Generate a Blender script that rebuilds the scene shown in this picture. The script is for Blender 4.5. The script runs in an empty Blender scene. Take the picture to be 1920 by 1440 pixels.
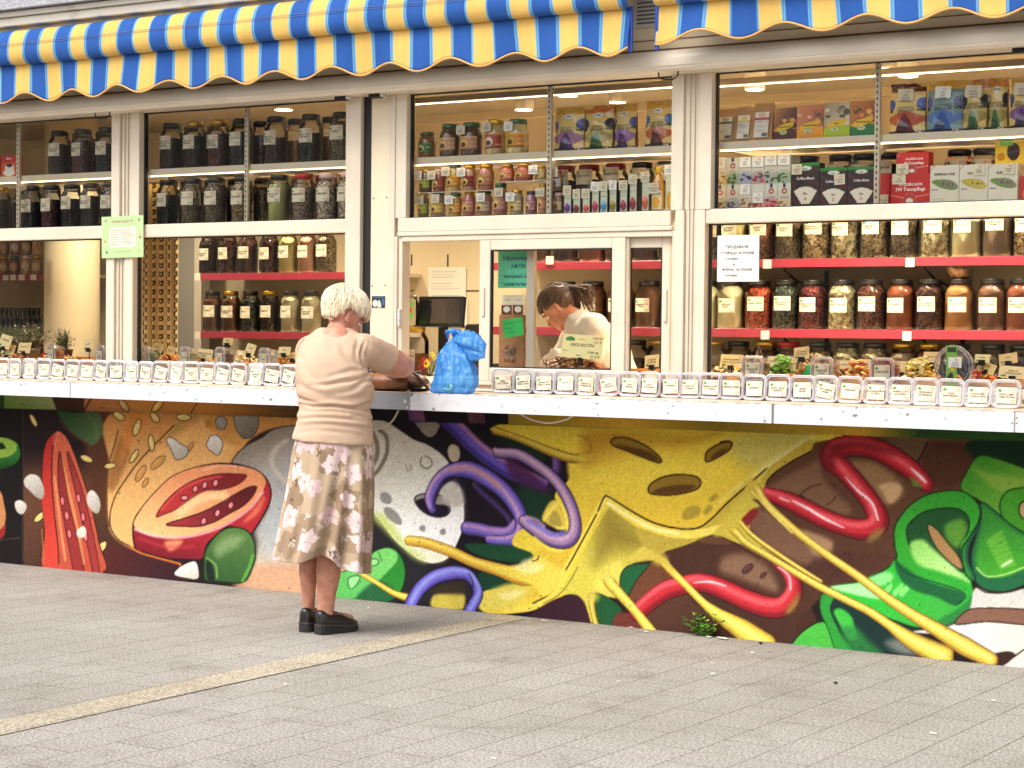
import bpy, bmesh, math, random
import numpy as np
from mathutils import Vector, Matrix, Euler, noise as mnoise
random.seed(7)
S = bpy.context.scene
COL = S.collection
R = math.radians
# ---------------------------------------------------------------- camera (solved from the photo's vanishing points)
YAW, PIT, ROL, F, H = 0.57767, 0.02631, 0.009888, 3727.0, 1.35
def _rot():
 cy, sy, cp, sp, cr, sr = math.cos(YAW), math.sin(YAW), math.cos(PIT), math.sin(PIT), math.cos(ROL), math.sin(ROL)
 Ry = np.array([[cy, 0, sy], [0, 1, 0], [-sy, 0, cy]]); Rx = np.array([[1, 0, 0], [0, cp, -sp], [0, sp, cp]]); Rz = np.array([[cr, -sr, 0], [sr, cr, 0], [0, 0, 1]])
 return Rz @ Rx @ Ry
MR = _rot()
D = 7.9105
CPOS = np.array([0.0, -D, H])
def ray(px, py):
 d = MR.T @ np.array([(px - 960) / F, (py - 720) / F, 1.0]); return np.array([d[0], d[2], -d[1]])
def ony(px, py, y):
 r = ray(px, py); return CPOS + r * ((y + D) / r[1])
def onz(px, py, z):
 r = ray(px, py); return CPOS + r * ((z - H) / r[2])
def proj(p):
 q = np.asarray(p, float) - CPOS
 c = MR @ np.array([q[..., 0], -q[..., 2], q[..., 1]]); return 960 + F * c[0] / c[2], 720 + F * c[1] / c[2]
cam = bpy.data.cameras.new('camera'); cam.sensor_width = 36; cam.lens = 36 * F / 1920; cam.clip_start = .1; cam.clip_end = 500
co = bpy.data.objects.new('camera', cam); COL.objects.link(co); S.camera = co
rt, dn, fw = (np.array([MR[i][0], MR[i][2], -MR[i][1]]) for i in range(3))
m = Matrix.Identity(4)
for i in range(3): m[i][0] = rt[i]; m[i][1] = -dn[i]; m[i][2] = -fw[i]; m[i][3] = CPOS[i]
co.matrix_world = m
# ---------------------------------------------------------------- sky, sun, exposure (bright overcast day)
W = bpy.data.worlds.new('World'); S.world = W; W.use_nodes = True
nt = W.node_tree; sky = nt.nodes.new('ShaderNodeTexSky'); sky.sky_type = 'NISHITA'; sky.sun_disc = False
SUN_EL, SUN_AZ = R(52), R(-150)      # sun behind the camera, high
sky.sun_elevation = SUN_EL; sky.sun_rotation = R(200); sky.air_density = 1.0; sky.dust_density = 4.0; sky.ozone_density = 1.0
hs = nt.nodes.new('ShaderNodeHueSaturation'); hs.inputs['Saturation'].default_value = .35
nt.links.new(sky.outputs[0], hs.inputs['Color']); nt.links.new(hs.outputs[0], nt.nodes['Background'].inputs[0]); nt.nodes['Background'].inputs[1].default_value = .15
sl = bpy.data.lights.new('sun', 'SUN'); sl.energy = .9; sl.angle = R(35); sl.color = (1, .95, .88)
so = bpy.data.objects.new('sun', sl); COL.objects.link(so)
sd = Vector((math.sin(R(200)) * math.cos(SUN_EL), math.cos(R(200)) * math.cos(SUN_EL), math.sin(SUN_EL)))
so.rotation_euler = sd.to_track_quat('Z', 'Y').to_euler(); so.location = (0, -10, 12)
S.view_settings.view_transform = 'Standard'; S.view_settings.look = 'None'; S.view_settings.gamma = 1; S.view_settings.exposure = 1.05
S.render.engine = 'CYCLES'; S.cycles.max_bounces = 10; S.cycles.transparent_max_bounces = 24; S.cycles.caustics_reflective = False; S.cycles.caustics_refractive = False
# ---------------------------------------------------------------- materials
def lin3(c):
 return tuple((v / 255 / 12.92) if v / 255 <= .04045 else ((v / 255 + .055) / 1.055) ** 2.4 for v in c[:3])
MATS = {}
def mat(name, rgb, rough=.5, metal=0.0, var=0.0, vs=20.0, bump=0.0, bs=60.0, spec=.5, rgb2=None, th=None, emit=0.0, coat=0.0, sss=0.0, trans=0.0, vcol=False, vorn=0.0, stretch=None):
 """rgb is sRGB 0-255 albedo; var = amount of noise towards rgb2 (or darker)"""
 if name in MATS: return MATS[name]
 M = bpy.data.materials.new(name); M.use_nodes = True; t = M.node_tree; b = t.nodes['Principled BSDF']
 c = (*lin3(rgb), 1); b.inputs['Base Color'].default_value = c; b.inputs['Roughness'].default_value = rough; b.inputs['Metallic'].default_value = metal
 b.inputs['Specular IOR Level'].default_value = spec; b.inputs['Coat Weight'].default_value = coat
 if sss: b.inputs['Subsurface Weight'].default_value = sss; b.inputs['Subsurface Radius'].default_value = (.02, .008, .004)
 tc = t.nodes.new('ShaderNodeTexCoord'); src = tc.outputs['Object']
 if stretch:
  mp = t.nodes.new('ShaderNodeMapping'); mp.inputs['Scale'].default_value = stretch; t.links.new(src, mp.inputs[0]); src = mp.outputs[0]
 base = None
 if vcol:
  a = t.nodes.new('ShaderNodeAttribute'); a.attribute_name = 'paint'; base = a.outputs['Color']
 if var or rgb2:
  if vorn: n = t.nodes.new('ShaderNodeTexVoronoi'); n.inputs['Scale'].default_value = vs; fac = n.outputs['Color']
  else: n = t.nodes.new('ShaderNodeTexNoise'); n.inputs['Scale'].default_value = vs; n.inputs['Detail'].default_value = 5; fac = n.outputs['Fac']
  t.links.new(src, n.inputs['Vector'])
  r = t.nodes.new('ShaderNodeValToRGB'); lo, hi = th or (.35, .65); r.color_ramp.elements[0].position = lo; r.color_ramp.elements[1].position = hi
  t.links.new(fac, r.inputs[0])
  mx = t.nodes.new('ShaderNodeMix'); mx.data_type = 'RGBA'
  if rgb2: r.color_ramp.elements[0].color = (0, 0, 0, 1)
  mx.inputs[6].default_value = c; mx.inputs[7].default_value = (*lin3(rgb2), 1) if rgb2 else (c[0] * (1 - var), c[1] * (1 - var), c[2] * (1 - var), 1)
  t.links.new(r.outputs[0], mx.inputs[0])
  if vcol:
   mx.blend_type = 'MULTIPLY'; t.links.new(base, mx.inputs[6]); mx.inputs[7].default_value = (1 - var,) * 3 + (1,)
  t.links.new(mx.outputs[2], b.inputs['Base Color'])
 elif vcol: t.links.new(base, b.inputs['Base Color'])
 if bump:
  n2 = t.nodes.new('ShaderNodeTexVoronoi' if vorn else 'ShaderNodeTexNoise'); n2.inputs['Scale'].default_value = bs
  if not vorn: n2.inputs['Detail'].default_value = 6
  t.links.new(src, n2.inputs['Vector']); bp = t.nodes.new('ShaderNodeBump'); bp.inputs['Strength'].default_value = min(1, bump * 2); bp.inputs['Distance'].default_value = bump * .02
  t.links.new(n2.outputs[0], bp.inputs['Height']); t.links.new(bp.outputs[0], b.inputs['Normal'])
 if emit: b.inputs['Emission Color'].default_value = c; b.inputs['Emission Strength'].default_value = emit
 if trans: b.inputs['Transmission Weight'].default_value = trans
 MATS[name] = M; return M
def glassmat(name, tint=(1, 1, 1), refl=1.0, haze=0.0, hazecol=(.8, .8, .8), rough=.02, ior=1.45):
 """thin sheet glass or clear plastic: fresnel reflection over see-through, with a little milky haze"""
 if name in MATS: return MATS[name]
 M = bpy.data.materials.new(name); M.use_nodes = True; t = M.node_tree
 for n in list(t.nodes): t.nodes.remove(n)
 o = t.nodes.new('ShaderNodeOutputMaterial'); tr = t.nodes.new('ShaderNodeBsdfTransparent'); tr.inputs[0].default_value = (*tint, 1)
 gl = t.nodes.new('ShaderNodeBsdfGlossy'); gl.inputs['Roughness'].default_value = rough; gl.inputs[0].default_value = (1, 1, 1, 1)
 fr = t.nodes.new('ShaderNodeFresnel'); fr.inputs[0].default_value = ior
 ml = t.nodes.new('ShaderNodeMath'); ml.operation = 'MULTIPLY'; ml.inputs[1].default_value = refl; t.links.new(fr.outputs[0], ml.inputs[0])
 mx = t.nodes.new('ShaderNodeMixShader'); t.links.new(ml.outputs[0], mx.inputs[0]); t.links.new(tr.outputs[0], mx.inputs[1]); t.links.new(gl.outputs[0], mx.inputs[2])
 last = mx
 if haze:
  df = t.nodes.new('ShaderNodeBsdfDiffuse'); df.inputs[0].default_value = (*hazecol, 1); m2 = t.nodes.new('ShaderNodeMixShader'); m2.inputs[0].default_value = haze
  t.links.new(mx.outputs[0], m2.inputs[1]); t.links.new(df.outputs[0], m2.inputs[2]); last = m2
 t.links.new(last.outputs[0], o.inputs[0]); MATS[name] = M; return M
# ---------------------------------------------------------------- mesh building
class MB:
 def __init__(s): s.v = []; s.f = []; s.m = []; s.mats = []; s.cur = 0; s.sm = []; s.smooth = False
 def use(s, m, smooth=None):
  if m not in s.mats: s.mats.append(m)
  s.cur = s.mats.index(m)
  if smooth is not None: s.smooth = smooth
  return s
 def add(s, vs, fs, M=None):
  o = len(s.v)
  s.v += [tuple(M @ Vector(v)) for v in vs] if M is not None else [tuple(v) for v in vs]
  for f in fs: s.f.append(tuple(i + o for i in f)); s.m.append(s.cur); s.sm.append(s.smooth)
  return s
 def box(s, x0, x1, y0, y1, z0, z1, c=0.0, M=None):
  if x1 < x0: x0, x1 = x1, x0
  if c <= 0:
   return s.add([(x0,y0,z0),(x1,y0,z0),(x1,y1,z0),(x0,y1,z0),(x0,y0,z1),(x1,y0,z1),(x1,y1,z1),(x0,y1,z1)], [(0,3,2,1),(4,5,6,7),(0,1,5,4),(1,2,6,5),(2,3,7,6),(3,0,4,7)], M)
  b = bmesh.new(); bmesh.ops.create_cube(b, size=1, matrix=Matrix.Translation(((x0+x1)/2, (y0+y1)/2, (z0+z1)/2)) @ Matrix.Diagonal((x1-x0, y1-y0, z1-z0, 1)))
  bmesh.ops.bevel(b, geom=list(b.edges), offset=c, segments=1 if c < .004 else 2, affect='EDGES', profile=.5)
  b.verts.index_update(); s.add([v.co[:] for v in b.verts], [[v.index for v in f.verts] for f in b.faces], M); b.free(); return s
 def lathe(s, prof, n=24, M=None, cx=0, cy=0):
  vs = []; fs = []
  for r, z in prof:
   for k in range(n): a = 2 * math.pi * k / n; vs.append((cx + r * math.cos(a), cy + r * math.sin(a), z))
  for j in range(len(prof) - 1):
   for k in range(n): fs.append((j*n+k, j*n+(k+1) % n, (j+1)*n+(k+1) % n, (j+1)*n+k))
  fs.append(tuple(reversed(range(n)))); fs.append(tuple(range((len(prof)-1)*n, len(prof)*n)))
  return s.add(vs, fs, M)
 def tube(s, pts, r, n=8, M=None, caps=True):
  pts = [Vector(p) for p in pts]; rs = r if hasattr(r, '__len__') else [r] * len(pts); vs = []; fs = []; up = None
  for i, p in enumerate(pts):
   d = (pts[min(i+1, len(pts)-1)] - pts[max(i-1, 0)]).normalized()
   if up is None: up = d.orthogonal().normalized()
   up = (up - d * up.dot(d)); up = up.normalized() if up.length > 1e-6 else d.orthogonal().normalized()
   q = d.cross(up)
   for k in range(n): a = 2 * math.pi * k / n; vs.append(p + (up * math.cos(a) + q * math.sin(a)) * rs[i])
  for j in range(len(pts) - 1):
   for k in range(n): fs.append((j*n+k, j*n+(k+1) % n, (j+1)*n+(k+1) % n, (j+1)*n+k))
  if caps: fs.append(tuple(reversed(range(n)))); fs.append(tuple(range((len(pts)-1)*n, len(pts)*n)))
  return s.add(vs, fs, M)
 def loft(s, rings, caps=True, M=None):
  n = len(rings[0]); vs = [p for r in rings for p in r]; fs = []
  for j in range(len(rings) - 1):
   for k in range(n): fs.append((j*n+k, j*n+(k+1) % n, (j+1)*n+(k+1) % n, (j+1)*n+k))
  if caps: fs.append(tuple(reversed(range(n)))); fs.append(tuple(range((len(rings)-1)*n, len(rings)*n)))
  return s.add(vs, fs, M)
 def sweep(s, prof, x0, x1, n=1):
  """open (y,z) profile swept along X"""
  xs = [x0 + (x1 - x0) * i / n for i in range(n + 1)]; k = len(prof)
  vs = [(x, y, z) for x in xs for y, z in prof]
  return s.add(vs, [(i*k+j, (i+1)*k+j, (i+1)*k+j+1, i*k+j+1) for i in range(n) for j in range(k-1)])
 def bar(s, prof, x0, x1):
  """closed (y,z) profile extruded along X"""
  k = len(prof); vs = [(x0, y, z) for y, z in prof] + [(x1, y, z) for y, z in prof]
  return s.add(vs, [(j, (j+1) % k, k + (j+1) % k, k + j) for j in range(k)] + [tuple(reversed(range(k))), tuple(range(k, 2*k))])
 def sphere(s, c, r, n=12, M=None):
  rx, ry, rz = r if hasattr(r, '__len__') else (r, r, r)
  prof = []; vs = []; fs = []
  for j in range(1, n // 2 + 1):
   t = math.pi * j / (n // 2 + 1)
   for k in range(n): a = 2 * math.pi * k / n; vs.append((c[0] + rx * math.sin(t) * math.cos(a), c[1] + ry * math.sin(t) * math.sin(a), c[2] - rz * math.cos(t)))
  L = n // 2
  vs += [(c[0], c[1], c[2] - rz), (c[0], c[1], c[2] + rz)]
  for j in range(L - 1):
   for k in range(n): fs.append((j*n+k, j*n+(k+1) % n, (j+1)*n+(k+1) % n, (j+1)*n+k))
  for k in range(n): fs.append((L*n, (k+1) % n, k)); fs.append((L*n+1, (L-1)*n+k, (L-1)*n+(k+1) % n))
  return s.add(vs, fs, M)
 def build(s, name, parent=None, world=True, smooth=None):
  me = bpy.data.meshes.new(name); vs = s.v
  if parent is not None and world:
   L = parent_world(parent); vs = [(v[0]-L[0], v[1]-L[1], v[2]-L[2]) for v in vs]
  me.from_pydata(vs, [], s.f)
  for mm in s.mats: me.materials.append(mm)
  me.polygons.foreach_set('material_index', s.m)
  me.polygons.foreach_set('use_smooth', [True] * len(s.f) if smooth else s.sm if smooth is None else [False] * len(s.f)); me.update()
  o = bpy.data.objects.new(name, me); COL.objects.link(o)
  if parent is not None: o.parent = parent
  return o
def parent_world(o):
 v = Vector((0, 0, 0))
 while o is not None: v = v + Vector(o.location); o = o.parent
 return v
def recenter(o):
 """move a top-level mesh's origin to its own base"""
 co_ = np.array([v.co[:] for v in o.data.vertices]); c = Vector(((co_[:,0].min()+co_[:,0].max())/2, (co_[:,1].min()+co_[:,1].max())/2, co_[:,2].min()))
 o.data.transform(Matrix.Translation(-c)); o.location = c; return o
def thing(name, label, cat, loc=(0, 0, 0), rz=0.0, group=None):
 o = bpy.data.objects.new(name, None); COL.objects.link(o); o.location = loc; o.rotation_euler = (0, 0, rz); o.empty_display_size = .1
 return tag(o, label, cat, group)
def tag(o, label=None, cat=None, group=None, kind=None):
 if label: o['label'] = label
 if cat: o['category'] = cat
 if group: o['group'] = group
 if kind: o['kind'] = kind
 return o
def child(name, me, parent, slots=None):
 o = bpy.data.objects.new(name, me); COL.objects.link(o); o.parent = parent
 if slots:
  for i, mm in slots.items(): o.material_slots[i].link = 'OBJECT'; o.material_slots[i].material = mm
 return o
def local(mb, name):
 """mesh datablock only (shared between copies)"""
 me = bpy.data.meshes.new(name); me.from_pydata(mb.v, [], mb.f)
 for mm in mb.mats: me.materials.append(mm)
 me.polygons.foreach_set('material_index', mb.m); me.polygons.foreach_set('use_smooth', mb.sm); me.update(); return me
# ---------------------------------------------------------------- lettering
TXT = {}
FONT_BOLD = None
def text2d(body, size=1.0, bold=0.0, align='LEFT', slant=0.0):
 k = (body, bold, slant)
 if k not in TXT:
  cu = bpy.data.curves.new('t', 'FONT'); cu.body = body; cu.size = 1; cu.resolution_u = 1; cu.offset = bold; cu.shear = slant
  ob = bpy.data.objects.new('t', cu); me = bpy.data.meshes.new_from_object(ob)
  vs = [v.co[:2] for v in me.vertices]; fs = [tuple(p.vertices) for p in me.polygons]
  bpy.data.objects.remove(ob); bpy.data.curves.remove(cu); bpy.data.meshes.remove(me); TXT[k] = (vs, fs)
 vs, fs = TXT[k]
 if not vs: return [], []
 w = max(v[0] for v in vs); dx = 0 if align == 'LEFT' else -w * size / 2 if align == 'CENTER' else -w * size
 return [(v[0] * size + dx, v[1] * size) for v in vs], fs
def tw(body, size, bold=0.0):
 v, f = text2d(body, size, bold); return max(a[0] for a in v) if v else 0
# ---------------------------------------------------------------- painted mural (a numpy "spray can" that colours the wall's vertices)
CX0, CY0, CW, CH = -60, 725, 2060, 560
CAN = np.zeros((CH, CW, 3), dtype=np.float32)
SEC = {'A': (0, 730, 3.4286), 'B': (620, 760, 3.348), 'C': (1000, 770, 3.131), 'D': (1400, 790, 3.0635), 'P': (0, 0, 1.0)}
def mpts(sec, s):
 ox, oy, k = SEC[sec]
 out = []
 for t in s.split():
  a, b = t.split(',')
  out.append((ox + float(a) / k - CX0, oy + float(b) / k - CY0))
 return np.array(out, dtype=np.float64)
def catmull(p, closed, n=6):
 p = np.asarray(p, float); m = len(p); out = []
 rng = range(m) if closed else range(m - 1)
 for i in rng:
  if closed: a, b, c, d = p[(i-1) % m], p[i], p[(i+1) % m], p[(i+2) % m]
  else: a, b, c, d = p[max(i-1, 0)], p[i], p[i+1], p[min(i+2, m-1)]
  for j in range(n):
   t = j / n
   out.append(0.5 * ((2*b) + (c-a)*t + (2*a-5*b+4*c-d)*t*t + (3*b-a-3*c+d)*t**3))
 if not closed: out.append(p[-1])
 return np.array(out)
def seg_dist(X, Y, p, closed, widths=None):
 best = np.full(X.shape, 1e9, dtype=np.float32)
 m = len(p)
 for i in range(m if closed else m - 1):
  a, b = p[i], p[(i+1) % m]
  d = b - a; L = d @ d + 1e-9
  t = np.clip(((X - a[0]) * d[0] + (Y - a[1]) * d[1]) / L, 0, 1)
  r = np.hypot(X - a[0] - t * d[0], Y - a[1] - t * d[1])
  if widths is not None: r = r - (widths[i] * (1 - t) + widths[(i+1) % m] * t)
  best = np.minimum(best, r)
 return best
def window_of(p, pad):
 x0 = max(int(p[:, 0].min() - pad), 0); x1 = min(int(p[:, 0].max() + pad) + 2, CW)
 y0 = max(int(p[:, 1].min() - pad), 0); y1 = min(int(p[:, 1].max() + pad) + 2, CH)
 if x1 <= x0 or y1 <= y0: return None
 Y, X = np.mgrid[y0:y1, x0:x1].astype(np.float32)
 return x0, x1, y0, y1, X, Y
WOB = np.random.RandomState(5)
def lin(c):
 c = np.array(c, dtype=np.float64) / 255.0
 return np.where(c <= 0.04045, c / 12.92, ((c + 0.055) / 1.055) ** 2.4)
def comp(w, a, col):
 x0, x1, y0, y1 = w[:4]
 CAN[y0:y1, x0:x1] = CAN[y0:y1, x0:x1] * (1 - a[..., None]) + col * a[..., None]
def FI(sec, s, col, blur=0.7, g=None, alpha=1.0, ol=None, sm=True, clip=None):
 p = mpts(sec, s)
 if sm: p = catmull(p, True)
 w = window_of(p, blur * 2 + 2)
 if w is None: return
 X, Y = w[4], w[5]
 ins = np.zeros(X.shape, bool); m = len(p)
 for i in range(m):
  a, b = p[i], p[(i+1) % m]
  if a[1] == b[1]: continue
  c = ((a[1] > Y) != (b[1] > Y)) & (X < (b[0]-a[0]) * (Y-a[1]) / (b[1]-a[1]) + a[0])
  ins ^= c
 d = seg_dist(X, Y, p, True)
 sd = np.where(ins, d, -d)
 al = np.clip(0.5 + sd / (2 * blur), 0, 1); al = al * al * (3 - 2 * al) * alpha
 c = np.array(col, np.float32) / 255
 if g is not None:
  c2, gx0, gy0, gx1, gy1 = g
  q = mpts(sec, '%f,%f %f,%f' % (gx0, gy0, gx1, gy1)); dd = q[1] - q[0]
  t = np.clip(((X - q[0, 0]) * dd[0] + (Y - q[0, 1]) * dd[1]) / (dd @ dd), 0, 1)[..., None]
  c = c * (1 - t) + np.array(c2, np.float32) / 255 * t
 comp(w, al.astype(np.float32), c)
 if ol:
  lc, lw = ol
  a2 = np.clip((lw / 2 - d) / 1.2 + 0.5, 0, 1) * 0.9
  comp(w, a2.astype(np.float32), np.array(lc, np.float32) / 255)
def ST(sec, s, col, wd, blur=0.7, alpha=1.0, taper=None, closed=False):
 """painted line; wd in photo px (full width); taper = list of relative widths along it"""
 p0 = mpts(sec, s); p = catmull(p0, closed) if len(p0) > 2 else p0
 n = len(p); t = np.linspace(0, 1, n)
 wds = np.full(n, wd / 2.0)
 if taper: wds = wds * np.interp(t, np.linspace(0, 1, len(taper)), taper)
 w = window_of(p, wd + blur * 2 + 2)
 if w is None: return
 d = seg_dist(w[4], w[5], p, closed, wds)
 al = np.clip(0.5 - d / (2 * blur), 0, 1); al = al * al * (3 - 2 * al) * alpha
 comp(w, al.astype(np.float32), np.array(col, np.float32) / 255)
def TUBE(sec, s, wd, base, hi, lo, taper=None, ol=(30, 18, 25), side=(-.22, -.22)):
 """a painted round strand: outline, body, darker lower side, lighter upper side"""
 ST(sec, s, ol, wd + (3.2 if sum(ol) < 120 else 1.6), .8, 1, taper)
 ST(sec, s, lo, wd, .8, 1, taper)
 k = SEC[sec][2]
 def shift(dx, dy):
  return ' '.join('%f,%f' % (float(a.split(',')[0]) + dx * k, float(a.split(',')[1]) + dy * k) for a in s.split())
 ST(sec, shift(side[0] * wd * .5, side[1] * wd * .5), base, wd * .72, wd * .14, 1, taper)
 ST(sec, shift(side[0] * wd, side[1] * wd), hi, wd * .30, wd * .13, .8, taper)
def SEED(sec, x, y, rx, ry, ang, col=(235, 220, 170), ol=(45, 25, 15), ow=1.6):
 a = math.radians(ang); pts = []
 for i in range(10):
  t = 2 * math.pi * i / 10; u, v = rx * math.cos(t), ry * math.sin(t)
  pts.append('%f,%f' % (x + u * math.cos(a) - v * math.sin(a), y + u * math.sin(a) + v * math.cos(a)))
 FI(sec, ' '.join(pts), col, .8, ol=(ol, ow) if ol else None)
 k = SEC[sec][2]
 ST(sec, '%f,%f %f,%f' % (x - rx*.4*math.cos(a) - ry*.3, y - rx*.4*math.sin(a) - ry*.3, x + rx*.4*math.cos(a) - ry*.3, y + rx*.4*math.sin(a) - ry*.3),
 tuple(min(255, c + 25) for c in col), ry * .5 / k, 1.2, .7)
def E_(cx, cy, rx, ry, n=12, a0=0):
 return ' '.join('%.1f,%.1f' % (cx + rx * math.cos(2*math.pi*i/n + a0), cy + ry * math.sin(2*math.pi*i/n + a0)) for i in range(n))
def paint_mural():
 BK = (24, 12, 18)
 # grounds
 FI('P', '-60,700 2000,700 2000,1300 -60,1300', (34, 20, 20), sm=False)
 FI('A', '-200,600 700,560 900,1400 -200,1400', (104, 66, 42), 40, g=((70, 40, 28), 300, 700, 500, 1150))
 FI('A', '560,80 760,100 720,700 640,800 560,500', (92, 52, 28), 9)
 FI('A', '-240,-40 150,-40 150,1400 -240,1400', (20, 12, 12), 1, sm=False)
 ST('A', '20,330 120,300', (60, 40, 30), 2, 2, .5)
 FI('A', '640,1000 1130,1080 1160,1260 620,1170', (88, 34, 30), 8, g=((60, 26, 34), 640, 1100, 1100, 1150))
 # far left slices
 FI('A', '-160,330 0,308 70,320 120,360 128,440 60,500 -160,540', (46, 128, 44), 1, g=((20, 70, 24), 60, 420, 60, 510), ol=((14, 30, 12), 2))
 FI('A', '-160,320 0,310 70,325 112,360 90,410 20,440 -160,450', (150, 186, 66), 1)
 FI('A', '-160,350 0,342 20,352 34,368 20,384 -160,390', (24, 40, 14), 1.2)
 FI('A', '-100,640 0,650 30,740 40,830 10,900 -100,910', (196, 132, 76), 1.5, ol=(BK, 2))
 FI('A', '-100,905 0,900 34,870 30,930 0,960 -100,960', (150, 28, 30), 1)
 ST('A', '0,968 130,955', (150, 110, 90), 1.2, .8, .7)
 ST('A', '146,130 148,560 142,900 146,1100', (100, 80, 70), 2.0, 1.0, .5)
 # green leaf, top
 FI('A', '370,140 480,150 620,150 658,210 655,290 620,345 580,360 520,330 450,270 400,210', (46, 78, 40), 3, g=((86, 112, 66), 440, 170, 640, 300))
 ST('A', '385,200 440,270 500,315 560,350', (96, 30, 26), 4, 3, .8)
 ST('A', '560,160 610,230 620,320', (110, 134, 86), 4, 3, .5)
 # orange bun
 FI('A', '770,130 1950,110 1940,240 1750,250 1600,330 1500,470 1300,500 1100,620 980,760 860,860 860,1010 760,970 700,880 685,700 700,480', (206, 140, 66), 2.5, g=((236, 184, 110), 1000, 170, 950, 800))
 FI('A', '690,560 760,330 800,330 830,420 740,640 700,640', (150, 94, 40), 6, alpha=.7)
 FI('A', '1050,140 1300,150 1200,260 1080,330 960,420 900,480 820,600 740,700 715,900 800,990 860,1010 856,880 900,800 1000,700 1100,600 1260,500 1430,470 1500,400 1560,310 1420,260 1360,170', (232, 178, 104), 9, alpha=.85)
 FI('A', '1300,160 1500,170 1900,170 1900,235 1750,245 1600,320 1500,360 1400,300', (204, 146, 66), 8, alpha=.9)
 FI('A', '840,160 1000,150 900,250 800,420 770,440', (216, 130, 40), 8, alpha=.7)
 ST('A', '1120,230 1030,320 960,390 880,480 800,590 740,690 708,800 712,890 760,965 840,1010', (60, 34, 16), 2.4, .8, .9)
 ST('A', '760,260 735,360 700,480 688,620 690,800 700,880', (70, 40, 20), 2.2, 1, .8)
 for s in ('1140,240 1200,190 1260,170', '1090,300 1130,260 1170,250'): ST('A', s, (150, 150, 70), 7, 4, .5)
 for x, y, rx, ry, a in ((215, 200, 45, 16, 62), (765, 172, 40, 24, 32), (880, 245, 56, 22, -72), (995, 180, 38, 22, 50), (1180, 180, 48, 22, 3), (973, 345, 54, 19, 84), (862, 430, 50, 17, -58), (556, 446, 42, 20, 24), (708, 492, 38, 19, -8), (256, 820, 46, 20, -42), (650, 1018, 50, 24, -50)):
  SEED('A', x, y, rx, ry, a, (226, 200, 116))
 for x, y, rx, ry, a in ((905, 540, 60, 22, -60), (1015, 470, 60, 24, -42), (935, 600, 34, 14, -60), (1225, 370, 34, 12, -60)):
  SEED('A', x, y, rx, ry, a, (206, 150, 74), (110, 70, 30), 1.6)
 FI('A', '1330,200 1365,215 1355,250 1320,240', (186, 116, 30), 3, alpha=.8)
 # garlic / mushroom, upper right of the section
 FI('A', '1490,470 1540,400 1600,350 1680,310 1750,260 1850,236 1960,240 2300,300 2400,700 1900,900 1740,760 1720,640 1650,560 1560,490', (150, 138, 124), 3, g=((196, 190, 182), 1700, 330, 1850, 560), ol=((50, 34, 28), 2))
 FI('A', '1700,520 2000,480 2300,600 2400,1290 1590,1280 1600,1240 1650,1000 1640,900 1740,700', (176, 172, 168), 10, g=((220, 190, 160), 1800, 900, 1800, 1200))
 FI('A', '1700,1120 2400,1100 2400,1330 1560,1290 1600,1180', (206, 158, 120), 12, alpha=.9)
 ST('A', '1840,330 1760,400 1750,480 1800,560 1850,610', (216, 206, 190), 9, 5, .7)
 ST('A', '1790,600 1850,700 1900,900', (150, 140, 136), 10, 7, .5)
 FI('A', '1860,600 2000,600 2100,1000 1800,1100 1680,980', (170, 186, 190), 25, alpha=.6)
 # tomato half
 FI('A', '858,860 930,740 1010,650 1110,560 1250,505 1400,478 1540,488 1650,520 1715,580 1742,660 1725,750 1650,880 1600,930 1480,880 1400,930 1330,1000 1300,1090 1200,1095 1060,1085 930,1050 870,1020', (178, 26, 40), .8, g=((120, 14, 34), 1100, 860, 1050, 1090), ol=(BK, 3))
 FI('A', '862,850 930,740 1010,650 1110,560 1250,505 1400,482 1540,492 1650,522 1706,580 1690,650 1600,760 1450,860 1280,925 1100,950 960,935 880,900', (232, 150, 96), .8, g=((240, 186, 120), 1200, 560, 1050, 930))
 FI('A', '1005,818 1050,740 1140,650 1260,580 1400,545 1520,545 1585,555 1530,610 1420,645 1320,650 1230,700 1130,770 1060,800', (186, 42, 44), 1, g=((130, 24, 30), 1300, 560, 1400, 640), ol=((90, 20, 22), 2.4))
 FI('A', '1070,870 1180,830 1300,790 1420,730 1520,670 1600,630 1648,628 1620,690 1560,750 1470,800 1380,850 1280,880 1180,880', (168, 46, 50), 1, g=((96, 20, 26), 1100, 860, 1560, 700), ol=((70, 24, 24), 2.8))
 ST('A', '1150,800 1240,730 1330,690 1440,680', (250, 206, 150), 16, 6, .8)
 ST('A', '1040,770 1160,650 1280,590 1420,560', (220, 90, 80), 4, 3, .7)
 for x, y in ((1186, 698), (1256, 640), (1316, 616), (1386, 602), (1484, 746), (1398, 796), (1310, 848)): SEED('A', x, y, 24, 17, -70 if x > 1200 else 0, (226, 130, 130), (60, 10, 20), 2.2)
 ST('A', '870,900 980,940 1120,955 1290,930 1450,870 1600,770 1690,660', (240, 200, 196), 5, 2.5, .8)
 FI('A', '1620,780 1690,690 1700,720 1650,810 1560,860', (240, 140, 90), 6, alpha=.7)
 FI('A', '1060,980 1170,970 1150,1010 1090,1040', (236, 170, 110), 5, alpha=.8)
 ST('A', '900,960 1060,1010 1250,1010', (200, 60, 70), 6, 4, .5)
 ST('A', '1300,520 1420,492 1560,500', (250, 190, 170), 4, 3, .6)
 ST('A', '840,1015 900,1050 1000,1080 1110,1110 1160,1130 1130,1190', (214, 120, 30), 3.5, 1.6)
 # olive
 FI('A', '1310,1130 1320,1040 1370,960 1440,900 1520,888 1590,910 1630,970 1642,1060 1620,1150 1560,1240 1400,1235 1320,1225', (84, 124, 60), .9, g=((52, 92, 44), 1500, 920, 1400, 1200), ol=((20, 40, 20), 3))
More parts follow.
